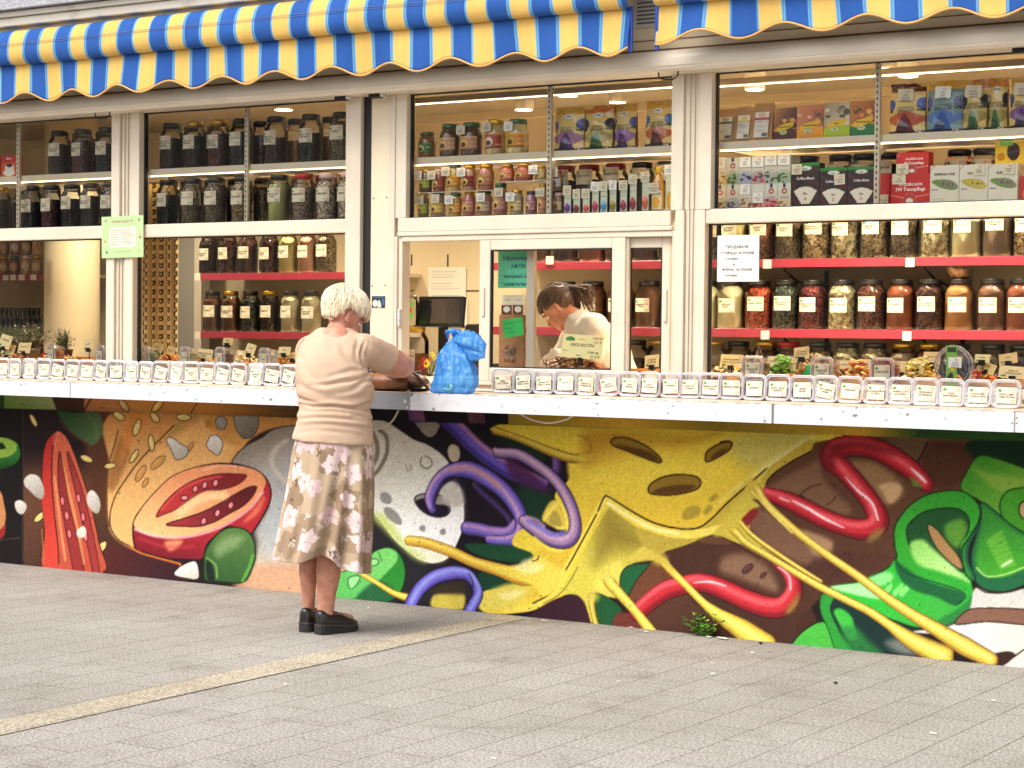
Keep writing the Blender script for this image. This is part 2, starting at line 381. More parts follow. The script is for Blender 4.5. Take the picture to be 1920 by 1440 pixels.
 FI('A', '1380,1010 1470,940 1560,950 1530,1010 1470,1040 1400,1080', (146, 170, 116), 10, alpha=.7)
 FI('A', '1330,1090 1360,1120 1380,1200 1370,1230 1335,1220 1325,1150', (24, 40, 30), 2)
 ST('A', '1330,1085 1385,1130 1395,1210', (120, 164, 70), 4, 1.5, .9)
 ST('A', '1560,1230 1600,1150 1625,1070', (100, 180, 60), 6, 2.5, .8)
 # pepper
 FI('A', '370,268 430,310 480,420 530,560 575,700 610,850 640,1000 665,1180 290,1180 288,900 268,720 272,560 280,430 305,330', (214, 100, 62), .9, g=((186, 76, 52), 400, 400, 560, 1100), ol=((60, 14, 14), 2.4))
 FI('A', '368,270 345,320 330,420 332,600 345,760 362,960 380,1160 296,1160 288,900 268,720 272,560 280,430 305,330', (196, 42, 30), .9, g=((206, 60, 40), 300, 400, 320, 1100))
 ST('A', '360,290 336,400 334,600 348,780 372,1000 378,1120', (70, 14, 16), 2.2, .8)
 FI('A', '384,400 372,500 378,640 410,840 440,1000 480,1180 540,1180 500,960 440,720 410,520', (150, 44, 42), 1, ol=((80, 16, 20), 1.8))
 FI('A', '436,402 440,470 480,640 530,860 570,1040 600,1180 640,1180 600,940 550,720 490,530', (160, 50, 46), 1, ol=((80, 16, 20), 1.8))
 ST('A', '400,440 440,640 490,860 540,1120', (226, 150, 80), 5, 2, .9, [.3, 1, 1, .6])
 ST('A', '352,560 378,800 420,1100', (236, 150, 90), 4, 1.8, .9)
 ST('A', '350,350 356,300 372,280', (240, 150, 120), 5, 2.5, .6)
 for x, y in ((402, 718), (430, 812), (446, 930), (505, 700), (534, 820), (550, 950)): SEED('A', x, y, 30, 14, 84, (226, 110, 110), (80, 10, 20), 1.8)
 ST('A', '268,900 275,1000 285,1110', (180, 110, 40), 2, 1, .9)
 # white nuts
 for s in ('155,580 190,548 240,555 270,600 285,660 270,705 230,690 190,650 160,620', '95,730 120,712 150,722 172,750 158,790 135,804 105,780', '560,680 585,650 615,665 640,710 645,760 625,798 590,780 560,730',
   '495,910 530,880 552,900 553,940 525,956 498,945', '1072,330 1090,308 1130,325 1160,350 1205,375 1208,410 1175,445 1130,450 1110,410', '1330,345 1360,295 1400,300 1430,340 1425,385 1400,425 1360,400 1332,375',
   '1385,200 1410,175 1440,180 1457,215 1440,255 1400,250', '1515,165 1650,165 1655,250 1620,305 1570,315 1525,270 1508,210', '1120,1190 1160,1140 1240,1105 1270,1130 1275,1215 1200,1215'):
  x0 = float(s.split()[0].split(',')[0]); y0 = float(s.split()[0].split(',')[1])
  dk = y0 < 240
  c = (176, 170, 160) if dk else (232, 226, 214)
  FI('A', s, c, .9, g=((c[0]-60, c[1]-64, c[2]-66), x0 + 30, y0 - 30, x0 + 90, y0 + 120), ol=((50, 36, 30), 1.4) if x0 > 1000 else None)
 # ---- section B
 FI('B', '240,60 1560,60 1560,900 1400,1400 240,1400', (22, 12, 26), 6)
 FI('B', '250,700 420,880 700,1000 1000,1080 1000,1280 420,1250 200,1180', (34, 34, 38), 20)
 FI('B', '1180,500 1400,560 1380,700 1280,760 1180,680', (18, 52, 34), 14)
 FI('B', '1020,160 1400,150 1330,360 1200,330', (16, 60, 30), 14, alpha=.7)
 FI('B', '1010,70 1700,60 1700,130 1100,120', (200, 150, 30), 6)
 # pale garlic bulb
 FI('B', '60,140 260,88 350,100 430,150 520,210 600,240 680,290 735,345 750,380 800,470 835,600 838,740 800,860 740,960 650,995 560,975 480,920 400,850 330,760 270,690 80,540', (206, 200, 184), 1.2, g=((246, 246, 242), 480, 300, 620, 800), ol=((30, 20, 26), 2.6))
 FI('B', '260,700 330,780 420,870 520,960 600,985 560,930 480,870 400,760 330,680', (196, 214, 110), 9, alpha=.85)
 ST('B', '300,150 350,200 352,300 310,390 270,440', (116, 108, 92), 7, 1.5, .9)
 ST('B', '262,170 290,240 290,320 262,380', (104, 94, 78), 8, 2, .8)
 for s in ('310,560 345,545 378,570 380,610 345,618 318,600', '335,650 370,640 420,680 450,735 430,750 385,730 345,690', '560,760 590,755 590,790 560,785', '685,785 715,775 722,805 695,812'):
  FI('B', s, (146, 144, 138), 1.8)
 ST('B', '345,632 400,640 450,700 452,740', (240, 240, 238), 2.4, 1.2, .9)
 ST('B', '470,370 480,405 505,400 500,370', (150, 140, 120), 2.4, 1.2, .8)
 ST('B', '570,330 565,370 600,395 635,375 625,335 590,318', (120, 110, 96), 3, 1.3, .9)
 FI('B', '480,830 620,880 740,940 700,985 600,975 540,940', (226, 222, 170), 8, alpha=.5)
 FI('B', '680,500 800,480 830,600 830,700 780,760 740,640', (236, 236, 232), 12, alpha=.6)
 # hole in bulb
 FI('B', '526,590 560,560 640,555 720,580 748,640 740,680 690,702 620,690 560,650', (150, 146, 136), 1.2, ol=((40, 30, 40), 2.6))
 FI('B', '535,600 600,585 660,620 735,630 735,680 690,700 620,688 560,645', (26, 14, 36), 2)
 # white lumps, top
 FI('B', '530,95 680,95 665,170 625,200 590,185 560,150', (150, 140, 130), 1.5)
 FI('B', '735,275 760,245 800,260 812,310 795,350 760,352 740,320', (190, 176, 150), 1.4)
 FI('B', '268,45 330,50 345,85 275,80', (150, 146, 140), 1.4)
 # purple onions
 PU, PH, PL = (92, 66, 168), (176, 118, 160), (58, 34, 96)
 TUBE('B', '1260,100 1340,180 1400,280 1420,400 1370,470', 17, (96, 66, 130), (120, 84, 150), (50, 30, 70))
 FI('B', '450,20 540,20 580,100 500,100', (70, 50, 150), 2); FI('B', '520,20 550,20 600,100 570,100', (130, 70, 110), 2)
 FI('B', '830,40 900,40 950,105 880,105', (130, 80, 100), 2)
 TUBE('B', '690,60 790,150 900,260 1030,360 1150,430 1250,470 1330,510', 27, (100, 80, 186), (190, 124, 156), (62, 46, 130), [1, 1, 1, 1, .95, .8, .5], side=(.3, -.35))
 TUBE('B', '1060,300 1180,310 1300,380 1400,460 1480,570 1530,700 1530,800 1480,850 1390,840 1290,780 1210,720', 20, (166, 130, 170), (206, 172, 196), (100, 72, 136), [.8, 1, 1, 1, 1, 1, 1.1, 1.3, 1.3, 1.2, 1])
 FI('B', '1100,320 1240,400 1340,490 1380,520 1350,545 1250,520 1130,440', (74, 26, 76), 8, alpha=.9)
 TUBE('B', '905,500 960,560 1030,620 1110,700 1140,770', 12, (60, 40, 90), (84, 60, 120), (40, 24, 60))
 TUBE('B', '1180,740 1120,800 1020,800 930,780 860,770', 24, (122, 104, 190), (196, 140, 190), (80, 60, 150))
 TUBE('B', '640,660 625,580 680,470 770,410 870,405 970,450 1080,530 1160,630 1200,730 1180,820 1100,850 1000,845', 22, (126, 104, 200), (206, 158, 190), (80, 60, 150), [.5, .9, 1, 1.2, 1.4, 1.4, 1.3, 1.2, 1, 1, .9, .7])
 ST('B', '760,405 860,395 960,435 1060,510', (190, 140, 150), 9, 3, .9)
 FI('B', '720,455 800,450 840,480 820,520 760,480 700,520 650,620 640,640 660,560', (26, 14, 36), 4, alpha=.8)
 FI('B', '700,520 790,490 830,560 833,620 760,640 700,590', (196, 188, 176), 6, alpha=.9)
 # green slice bottom left
 FI('B', '-20,1180 40,1060 240,1000 260,930 320,900 380,895 430,930 465,1010 465,1090 430,1180 330,1240 160,1230', (40, 140, 44), 1, ol=((16, 50, 22), 2))
 FI('B', '-20,1180 40,1060 240,1010 262,935 320,902 375,900 415,930 415,980 360,1040 290,1110 180,1190 100,1220', (120, 206, 104), 1.2, g=((90, 186, 90), 300, 930, 80, 1150))
 for s in ('110,1090 150,1070 185,1080 160,1130 120,1150', '250,970 290,965 300,990 260,1010'): FI('B', s, (150, 220, 140), 1.5, ol=((30, 90, 50), 2))
 ST('B', '300,920 320,980', (40, 90, 40), 2, 1, .8)
 FI('B', '180,1180 300,1100 420,1180 330,1240 190,1230', (30, 90, 60), 4, alpha=.8)
 # green voids right/middle
 FI('B', '1330,120 1500,120 1600,180 1610,240 1560,290 1470,290 1400,240', (14, 52, 26), 3, ol=((20, 24, 14), 2))
 FI('B', '850,870 1000,870 1180,890 1270,930 1280,970 1200,985 1080,980 950,950 870,910', (22, 74, 46), 2)
 FI('B', '940,1040 1080,1080 1200,1110 1240,1135 1180,1165 1080,1170 960,1170', (20, 66, 44), 5)
 # ---- yellow cheese body (photo px)
 FI('P', '972,790 1060,790 1560,800 1700,812 1590,826 1520,850 1440,900 1420,935 1400,1000 1330,1010 1240,1000 1230,1040 1180,1050 1160,1100 1120,1140 1105,1170 1080,1120 1060,1115 1040,1130 960,1150 905,1146 905,1110 985,1098 1000,1075 1000,1040 960,1020 985,990 1060,1000 1040,930 1066,900 1068,870 1060,858 1020,840 930,812 925,800', (234, 208, 46), 1.4, sm=True)
 FI('C', '-180,1150 -60,1100 60,1080 200,900 400,520 420,505 560,610 720,680 920,700 1060,620 1200,500 1380,340 1600,170 1628,60 0,60 330,130 330,240 210,250 210,420 270,640 260,780 120,780 0,850', (236, 208, 40), 6, g=((224, 190, 34), 700, 100, 700, 600))
 FI('C', '300,130 500,120 900,150 1100,130 850,220 700,240 480,300 300,330', (200, 150, 20), 14, alpha=.9)
 FI('C', '560,200 1000,250 1200,300 1000,440 640,470 300,420', (246, 220, 60), 30, alpha=.7)
 FI('C', '1150,170 1600,90 1620,190 1420,330 1250,330', (196, 190, 110), 22, alpha=.7)
 FI('C', '1000,620 1120,520 1380,340 1628,190 1628,150 1500,220 1340,330 1180,450', (230, 226, 170), 6, alpha=.5)
 ST('C', '260,140 330,180 330,240 250,255', (90, 70, 10), 1.6, 1, .6)
 # cheese holes
 for s, hl in (('455,180 490,157 560,162 650,200 720,250 752,290 735,305 660,280 560,240 480,210', '490,200 580,215 680,240 740,290 690,290 580,250'), ('1010,290 1020,240 1080,200 1130,184 1165,188 1150,230 1090,270 1030,298', '1040,280 1080,240 1140,220 1100,265'), ('675,470 690,430 760,390 860,374 950,385 984,420 960,460 880,485 780,497 700,490', '700,480 760,450 860,435 950,440 900,475 780,492')):
  FI('C', s, (150, 118, 24), 1.2, ol=((50, 26, 8), 3)); FI('C', hl, (92, 60, 14), 3, alpha=.9)
 ST('C', '1100,184 1150,180 1168,200', (50, 26, 8), 3.4, .8)
 for s in ('870,620 890,580 940,558 980,570 975,610 930,635 885,640', '1000,590 1030,555 1052,560 1045,590 1010,614', '1030,520 1060,490 1085,492 1080,515 1045,533'):
  FI('C', s, (176, 152, 40), 2)
 # lower membrane of cheese
 FI('C', '200,1000 430,590 470,590 600,680 760,750 900,760 780,830 700,860 600,890 520,960 500,1040 520,1100 430,1090 360,1070 350,1120 400,1260 350,1250 310,1140 230,1080 180,1080', (176, 160, 50), 2, g=((214, 200, 66), 600, 700, 400, 1000))
 FI('C', '430,620 560,700 700,760 840,790 760,830 640,800 480,820 360,900', (140, 118, 34), 22, alpha=.8)
 FI('C', '420,930 520,880 520,1000 460,1060 360,1040', (232, 216, 90), 12, alpha=.8)
 ST('C', '-170,1180 0,1150 130,1060 200,920 300,740 380,590 432,520 500,570 620,650 760,710 900,730 980,720', (240, 216, 74), 14, 1.4, 1, [.6, 1, 1, .8, .8, .9, 1, 1, 1, .9, .7])
 ST('C', '440,545 560,620 700,690 850,720', (248, 240, 180), 5, 2, .8)
 ST('C', '0,1130 90,1080 140,1010 200,920 300,740 380,590 415,510 445,508 560,580 700,655 840,690 960,690 1040,640 1130,550 1220,470 1370,340', (44, 26, 14), 3, .9, .9)
 ST('C', '60,1130 150,1080 215,1000 260,920', (100, 76, 20), 2, 1.4, .7)
 FI('C', '-60,880 60,870 80,920 10,960 -80,950', (252, 236, 180), 6, alpha=.8)
 FI('B', '1120,1120 1260,1150 1200,1230 1100,1270 1000,1290 930,1270 950,1190', (224, 206, 80), 6)
 FI('B', '1060,1180 1200,1160 1180,1200 1090,1220', (252, 240, 180), 6, alpha=.6)
 FI('B', '1385,600 1450,620 1480,700 1478,770 1420,775 1340,730 1330,690', (226, 196, 60), 3); FI('B', '1400,660 1440,700 1445,760 1370,735', (176, 156, 60), 3)
 TUBE('B', '1040,285 1060,300 1180,310 1300,380 1400,460 1480,570 1530,700 1530,800 1480,850 1390,840 1290,780 1215,725', 20, (166, 130, 170), (206, 172, 196), (100, 72, 136), [.5, .9, 1, 1, 1, 1, 1, 1.1, 1.3, 1.3, 1.2, 1])
 ST('B', '1240,725 1300,760 1390,810 1470,800', (130, 120, 206), 9, 3, .8); ST('B', '1230,700 1290,720 1340,760', (206, 160, 190), 6, 3, .8)
 # yellow strands
 TUBE('B', '495,850 600,865 760,920 900,985 1050,1030 1200,1080 1290,1060', 19, (226, 186, 48), (248, 220, 96), (196, 140, 24), [.9, 1, 1, 1, 1.2, 1.5, 1.8], ol=(96, 66, 14))
 FI('B', '1000,1020 1200,1000 1330,960 1400,1000 1480,1040 1440,1130 1350,1200 1260,1130 1150,1080', (238, 214, 70), 5)
 FI('B', '1150,1010 1300,990 1340,1020 1240,1060', (252, 240, 180), 6, alpha=.7)
 TUBE('B', '1035,160 1130,190 1260,240 1380,290 1500,330 1600,340', 14, (206, 176, 44), (226, 200, 70), (150, 110, 20), [1, .8, .9, 1.1, 1.2, .8], ol=(96, 66, 14))
 TUBE('B', '200,1060 300,1120 400,1180 490,1210', 10, (236, 206, 60), (250, 230, 120), (196, 150, 30), [.9, .8, 1, 1.5], ol=(96, 66, 14))
 # purple bow bottom
 FI('B', '640,1200 700,1180 830,1180 840,1260 800,1285 640,1270', (206, 186, 66), 4)
 TUBE('B', '500,1250 560,1150 650,1080 760,1050 850,1060 900,1110 925,1180 900,1240 870,1290', 19, (120, 112, 210), (150, 160, 230), (86, 66, 170), [1.1, 1.2, 1.3, 1.3, 1, .8, .9, 1, 1], side=(.1, -.25))
 ST('B', '870,1060 895,1120 880,1170 850,1230', (40, 26, 60), 2.4, 1, .9)
 FI('B', '640,1160 720,1120 820,1110 850,1150 830,1185 700,1180', (60, 46, 30), 6, alpha=.9)
 # ring details
 ST('B', '1340,720 1400,640 1440,620 1480,700 1478,770 1420,770', (240, 224, 90), 5, 2.5, .8)
 ST('B', '1280,830 1370,900 1450,915', (238, 222, 90), 6, 3, .8)
 ST('B', '1270,980 1300,965 1305,945', (40, 30, 14), 2, .8)
 # ---- brown patty and lower right
 FI('C', '775,830 900,790 1030,735 1090,735 1200,790 1330,870 1430,960 1500,1040 1628,1140 1628,1500 660,1400 600,1240 570,1120 560,1090 620,990 660,900 700,890 760,850', (104, 66, 42), 1.5, g=((70, 40, 30), 900, 800, 1100, 1350))
 FI('P', '1420,905 1455,868 1510,838 1560,824 1700,816 1840,822 1820,930 1760,960 1700,1000 1690,1060 1560,1110 1500,1160 1480,1210 1420,1190 1300,1130 1240,1000 1330,1020 1400,1010 1405,950', (100, 64, 42), 1.4, g=((72, 42, 30), 1600, 900, 1450, 1180))
 FI('D', '120,400 200,330 380,240 420,230 440,330 520,420 600,500 560,540 430,500 250,420', (128, 92, 66), 8)
 FI('D', '560,240 700,230 820,290 900,380 880,440 800,480 720,380 640,290', (150, 112, 74), 8)
 FI('D', '760,370 840,350 890,380 870,440 820,470 790,420', (206, 166, 118), 4, alpha=.9)
 FI('D', '1040,130 1260,130 1310,180 1290,300 1180,380 1080,380 1010,260', (86, 48, 30), 8)
 FI('D', '820,100 1040,100 1000,200 960,230', (110, 84, 56), 8, alpha=.8)
 ST('D', '1040,120 990,220 950,250', (26, 14, 12), 3, 1.2, .9)
 FI('D', '10,520 120,520 260,640 420,700 490,740 420,800 330,770 200,690 60,640', (150, 116, 90), 12, alpha=.8)
 FI('D', '300,620 480,680 480,740 400,780 330,700', (196, 158, 120), 6, alpha=.7)
 for s in ('210,740 240,715 290,720 260,790 230,780', '460,860 500,810 570,760 600,780 540,850 480,890', '200,470 300,430 330,440', '1,840 40,810 30,850 10,870', '80,890 110,870 100,900'):
  ST('D', s, (60, 28, 40), 4, 2, .8)
 FI('D', '100,860 300,780 600,760 820,780 700,860 500,930 380,880 300,860', (78, 46, 36), 14, alpha=.6)
 ST('D', '310,420 360,380 430,360', (76, 40, 26), 3, 1.4, .8)
 ST('D', '460,480 500,450 510,430', (76, 40, 26), 3, 1.4, .7)
 FI('C', '1120,860 1240,840 1350,900 1420,990 1430,1060 1350,1040 1200,980 1100,940', (140, 106, 80), 10, alpha=.9)
 for x, y, r in ((1258, 928, 40), (1350, 966, 24)): SEED('C', x, y, r, r * .5, -40, (90, 50, 50), (60, 30, 36), 1.4)
 ST('C', '1460,830 1520,790 1560,800 1520,860', (66, 34, 44), 4, 2, .8)
 ST('C', '1530,890 1600,880 1620,930', (66, 34, 44), 5, 3, .7)
 FI('C', '640,930 760,900 860,1000 780,1040 660,1090 560,1120 570,1060', (112, 66, 40), 4)
 FI('C', '1250,600 1330,600 1500,700 1620,800 1620,900 1480,860 1320,740', (124, 88, 66), 8)
 FI('C', '1215,640 1220,580 1260,565 1320,590 1290,640 1250,680', (140, 30, 36), 3)
 FI('C', '900,760 980,700 1060,620 1220,480 1380,345 1500,250 1628,170 1628,235 1500,305 1400,375 1362,440 1375,500 1320,520 1265,515 1225,560 1212,600 1215,650 1180,650 1160,650 1175,700 1230,780 1150,760 1090,732 1030,735', (196, 172, 44), 1.4)
 FI('C', '775,830 900,790 1030,735 960,720 860,735 740,720 650,700 600,700 640,790 700,850', (186, 164, 50), 3)
 ST('C', '380,590 432,520 500,570 620,650 760,710 900,730 1000,715 1080,690', (238, 214, 80), 14, 1.4, 1, [.8, .8, .9, 1, 1, 1, .8])
 ST('C', '440,545 560,620 700,690 850,720', (248, 240, 180), 5, 2, .8)
 ST('C', '380,590 415,510 445,508 560,580 700,655 840,690 960,690 1040,640 1130,550 1220,470 1370,340', (44, 26, 14), 3, .9, .9)
 ST('C', '1628,238 1500,308 1400,380 1362,440 1368,500', (44, 26, 14), 2.6, .9, .9)
 ST('C', '775,830 900,792 1030,738 1090,735 1200,790 1330,870', (44, 26, 14), 2.2, .9, .8)
 FI('P', '1300,1000 1350,985 1380,960 1400,935 1420,900 1440,880 1400,940 1385,970 1395,985 1360,1000', (226, 206, 90), 3, alpha=.8)
 # green + dark bits between the roots
 FI('C', '510,1040 515,960 560,910 640,898 680,905 610,990 560,1080 540,1090', (28, 96, 54), 1.2, ol=((30, 30, 12), 2))
 FI('C', '360,1100 380,1072 460,1110 520,1170 500,1240 480,1290 400,1270 370,1180', (24, 86, 46), 1.5, ol=((30, 30, 12), 1.6))
 FI('C', '20,1170 120,1110 230,1078 290,1110 320,1180 340,1250 360,1270 -80,1260', (58, 26, 40), 2)
 FI('C', '480,1200 560,1190 640,1290 480,1280', (110, 50, 40), 4)
 # red chillies
 RD, RH, RL = (198, 32, 46), (240, 96, 104), (136, 12, 30)
 TUBE('C', '610,1190 700,1110 790,1050 900,1020 1000,1010 1120,1050 1250,1110 1370,1150 1460,1150 1520,1090 1530,1020 1490,950 1440,910', 34, RD, RH, RL, [.8, .9, 1, 1, 1, 1.05, 1.1, 1.15, 1.1, .95, .8, .6, .4], ol=(40, 8, 16))
 ST('C', '940,1010 1040,1005 1130,1030', (255, 220, 224), 4, 1.2, .95, [.4, 1, .5]); ST('C', '1440,920 1500,970 1510,1050', (255, 220, 224), 2.6, 1.2, .9)
 FI('C', '1480,1180 1540,1090 1560,1070 1555,1130 1510,1190', (150, 140, 50), 6, alpha=.8)
 TUBE('D', '120,420 220,450 330,500 450,560 560,600 660,620 740,600 750,540 710,460 640,370 560,280 490,220 520,160 620,140 740,160 860,220 960,290 1030,360 1045,390', 34, RD, RH, RL, [.7, .9, 1, 1, 1, 1.1, 1.2, 1.1, 1, 1, 1.05, 1.1, 1.15, 1.1, 1.1, 1.1, 1, .8, .3], ol=(40, 8, 16))
 FI('D', '430,150 560,110 720,120 860,190 760,180 620,150 520,200 500,270 440,260', (110, 10, 20), 9, alpha=.7)
 ST('D', '262,455 350,500 450,560 560,612', (255, 226, 226), 5, 1.4, .95, [.4, 1, 1, .4]); ST('D', '565,318 640,400 720,470 755,568', (255, 226, 226), 4.5, 1.2, .95, [.3, 1, 1, .7])
 ST('D', '945,270 1000,320 1030,350', (255, 236, 236), 6, 1.8, .9, [.4, 1, .6]); ST('D', '190,440 240,460', (255, 200, 200), 4, 1.4, .8)
 FI('D', '690,680 730,630 790,610 770,660 720,690', (150, 130, 60), 6, alpha=.8); FI('D', '940,320 990,350 1010,380 960,370', (110, 150, 40), 3, alpha=.8)
 # ---- greens right
 FI('D', '1290,110 1700,110 1700,400 1593,300 1420,240 1300,210', (10, 50, 24), 4)
 FI('D', '1260,300 1330,200 1440,215 1593,270 1720,330 1720,560 1593,640 1500,590 1420,520 1330,450 1230,390', (70, 150, 34), 1.4, g=((110, 170, 46), 1300, 300, 1500, 480), ol=((18, 40, 12), 2))
 FI('D', '1300,270 1400,300 1593,330 1560,390 1460,400 1380,350', (146, 180, 60), 8, alpha=.8)
 FI('D', '1593,380 1500,400 1455,470 1470,550 1540,610 1640,650 1720,600 1720,360', (70, 156, 30), 1.2, ol=((18, 50, 14), 2.6))
 FI('D', '1720,450 1593,460 1565,500 1580,550 1640,570 1720,560', (190, 160, 110), 2, ol=((16, 30, 12), 3))
 FI('D', '1340,470 1420,510 1500,580 1593,640 1720,700 1720,880 1593,940 1500,975 1400,975 1330,940 1300,880 1290,760 1320,640', (30, 108, 66), 1.2, ol=((14, 40, 26), 2.6))
 FI('D', '1345,480 1460,560 1560,640 1700,700 1700,820 1593,850 1500,890 1420,895 1350,870 1315,800 1330,690 1350,600', (52, 140, 44), 6, g=((70, 170, 40), 1400, 560, 1480, 860))
 for i in range(7): ST('D', '%d,%d %d,%d' % (1390 + i*12, 690 + i*24, 1460 + i*12, 640 + i*30), (130, 200, 60), 9, 3, .6)
 ST('D', '1320,840 1380,890 1480,880 1590,840', (190, 236, 120), 3, 1.4, .9)
 ST('D', '1470,830 1520,800', (230, 250, 200), 5, 2, .9)
 TUBE('D', '1290,900 1250,800 1260,700 1310,600 1320,500 1260,440', 15, (40, 120, 60), (60, 150, 60), (20, 90, 60))
 # big curl
 FI('D', '850,720 848,620 880,550 940,480 1030,425 1130,400 1230,400 1300,440 1340,500 1330,580 1270,680 1235,740 1250,860 1290,920 1305,1000 1280,1080 1200,1150 1120,1180 1000,1190 800,1130 620,1080 500,1040 440,1000 480,950 640,920 780,860 860,790', (52, 158, 38), 1.2, g=((44, 178, 50), 900, 500, 1000, 1100), ol=((16, 40, 18), 3))
 FI('D', '930,700 920,620 950,570 1020,520 1120,500 1220,505 1275,560 1270,640 1230,700 1225,780 1250,860 1180,850 1100,830 1010,800 960,760', (30, 84, 40), 1.2, ol=((10, 34, 20), 2.6))
 FI('D', '940,700 1010,680 1080,740 1150,800 1280,920 1220,900 1100,860 1000,830 950,770', (150, 216, 100), 5, g=((190, 236, 140), 960, 720, 1150, 860))
 FI('D', '1140,600 1230,560 1265,620 1220,720 1160,690', (100, 160, 50), 6, alpha=.9)
 FI('D', '1040,590 1090,620 1150,690 1220,780 1240,850 1180,820 1100,740 1055,660', (176, 134, 80), 1.4, ol=((20, 44, 20), 2.4))
 FI('D', '640,925 800,860 850,800 900,850 1000,900 1130,920 1240,980 1250,1010 1210,1050 1170,1100 1090,1150 980,1180 800,1120 620,1070 500,1010', (40, 190, 50), 3, g=((60, 176, 60), 700, 900, 1100, 1130))
 FI('D', '480,950 640,930 700,920 790,1010 740,1020 600,990', (170, 240, 160), 3)
 FI('D', '660,920 790,866 835,880 830,920 740,960 700,960', (150, 236, 140), 4, alpha=.9)
 for x in (780, 840, 880): FI('D', '%d,980 %d,930 %d,960 %d,1010' % (x, x+50, x+55, x+10), (150, 236, 130), 3, alpha=.8)
 FI('D', '850,810 900,830 1000,900 1100,940 1230,980 1250,1010 1200,1060 1090,1010 960,970 880,900', (22, 96, 56), 3, alpha=.95)
 ST('D', '850,780 900,860 1000,900 1100,930 1200,960 1250,990 1252,1020 1210,1050', (14, 60, 34), 2.4, 1, .9)
 FI('D', '1090,1150 1190,1090 1260,1040 1300,990 1290,1070 1200,1150 1110,1180', (40, 120, 60), 4, alpha=.8)
 FI('D', '440,1030 520,1010 700,1080 900,1170 1000,1210 900,1260 1010,1340 830,1330 520,1310 470,1180 420,1060', (22, 50, 46), 4)
 FI('D', '250,1290 330,1200 440,1150 500,1240 600,1320 250,1310', (70, 180, 60), 2, ol=((20, 30, 20), 3))
 FI('D', '420,1040 440,990 500,1010 480,1080 520,1180 560,1250 620,1330 520,1330 470,1200 430,1110', (40, 150, 50), 1.4, ol=((10, 50, 30), 1.6))
 FI('D', '500,1090 540,1075 600,1120 620,1180 640,1240 600,1260 560,1210 520,1140', (60, 186, 60), 3)
 FI('D', '540,1200 620,1180 700,1260 780,1340 620,1330', (40, 130, 60), 8, alpha=.8)
 # white and brown bottom right
 FI('D', '1310,960 1400,985 1500,985 1600,960 1760,940 1760,1500 1400,1500 1440,1400 1390,1340 1200,1240 950,1210 1100,1190 1200,1160 1280,1080', (214, 206, 200), 2, g=((222, 214, 200), 1300, 1000, 1500, 1400))
 FI('D', '1160,1190 1300,1160 1480,1170 1700,1180 1700,1300 1500,1330 1400,1330 1300,1280', (214, 226, 226), 6, g=((232, 226, 200), 1250, 1200, 1500, 1220))
 FI('D', '1270,1085 1400,1072 1560,1078 1740,1090 1740,1180 1560,1165 1380,1150 1200,1165', (134, 96, 76), 1.6, ol=((50, 24, 22), 2.6))
 FI('D', '1400,1340 1500,1320 1545,1340 1520,1370 1480,1400 1440,1410 1430,1360', (56, 34, 30), 2)
 ST('D', '1310,940 1370,980 1460,985 1560,965', (60, 26, 22), 2.6, 1, .9)
 FI('D', '800,1270 950,1240 1050,1330 900,1340', (150, 146, 140), 10, alpha=.7)
 ST('D', '1540,1350 1593,1310', (30, 20, 20), 3, 1.2, .9)
 # long yellow strings
 TUBE('C', '740,870 820,950 900,1030 1000,1130 1090,1200 1220,1280 1360,1370', 15, (230, 206, 66), (246, 232, 120), (196, 160, 36), [.8, .9, .8, .9, 1.5, 2.4, 2.6], side=(-.05, -.2), ol=(96, 66, 14))
 TUBE('C', '430,960 450,1010 520,1090 600,1180 670,1270 720,1340', 17, (230, 206, 66), (246, 232, 120), (186, 160, 36), [.8, 1.2, 1, .9, 1.1, 1.3], side=(-.05, -.2), ol=(96, 66, 14))
 TUBE('C', '340,1090 350,1180 370,1260 380,1330', 8, (216, 196, 60), (240, 220, 110), (166, 140, 36), [1.5, 1, 1, 1], ol=(96, 66, 14))
 FI('C', '640,800 720,840 790,880 830,960 760,900 700,880 600,890 560,870', (206, 186, 66), 3)
 FI('C', '1060,730 1120,640 1220,500 1300,450 1360,440 1290,520 1230,560 1210,640 1260,720 1350,800 1480,900 1400,880 1250,800 1150,740', (206, 186, 56), 4)
 TUBE('D', '-110,600 -60,640 0,700 100,760 250,850 420,950 560,1020 700,1090 820,1170 950,1260 1130,1350', 13, (226, 200, 66), (246, 230, 120), (176, 140, 40), [.7, 1, .8, .8, .9, 1, 1, 1.1, 1.3, 2.3, 3.2], side=(-.05, -.2), ol=(96, 66, 14))
 TUBE('D', '-50,560 30,650 150,740 300,840 430,920', 7, (226, 200, 66), (246, 230, 120), (176, 140, 40), [1, 1, 1, 1, .6], ol=(96, 66, 14))
 TUBE('D', '20,350 60,390 110,470 200,560 330,670 480,780 640,890 800,1010 950,1110 1100,1200 1250,1290 1400,1370', 15, (230, 200, 66), (248, 232, 120), (180, 140, 40), [.7, 1, .9, 1, .9, .9, 1, 1.1, 1.3, 1.7, 2.2, 1.8], side=(-.05, -.2), ol=(96, 66, 14))
 ST('D', '30,400 120,500 260,640', (250, 236, 130), 3, 1.4, .8)
 for sx_, x, y, c in (('C', 742, 872, (206, 184, 60)), ('C', 434, 968, (222, 204, 80)), ('D', 24, 362, (206, 182, 50)), ('D', -104, 606, (206, 182, 50)), ('B', 1590, 338, (214, 184, 40)), ('C', 342, 1092, (206, 186, 70))): FI(sx_, E_(x, y, 40, 30), c, 9)
 FI('C', '1130,640 1200,560 1270,520 1330,560 1280,580 1220,640 1170,700', (206, 186, 56), 3)
 # ---- band painted on the concrete ledge above the wall
 def yb(x): return 765.3 + .0322 * x
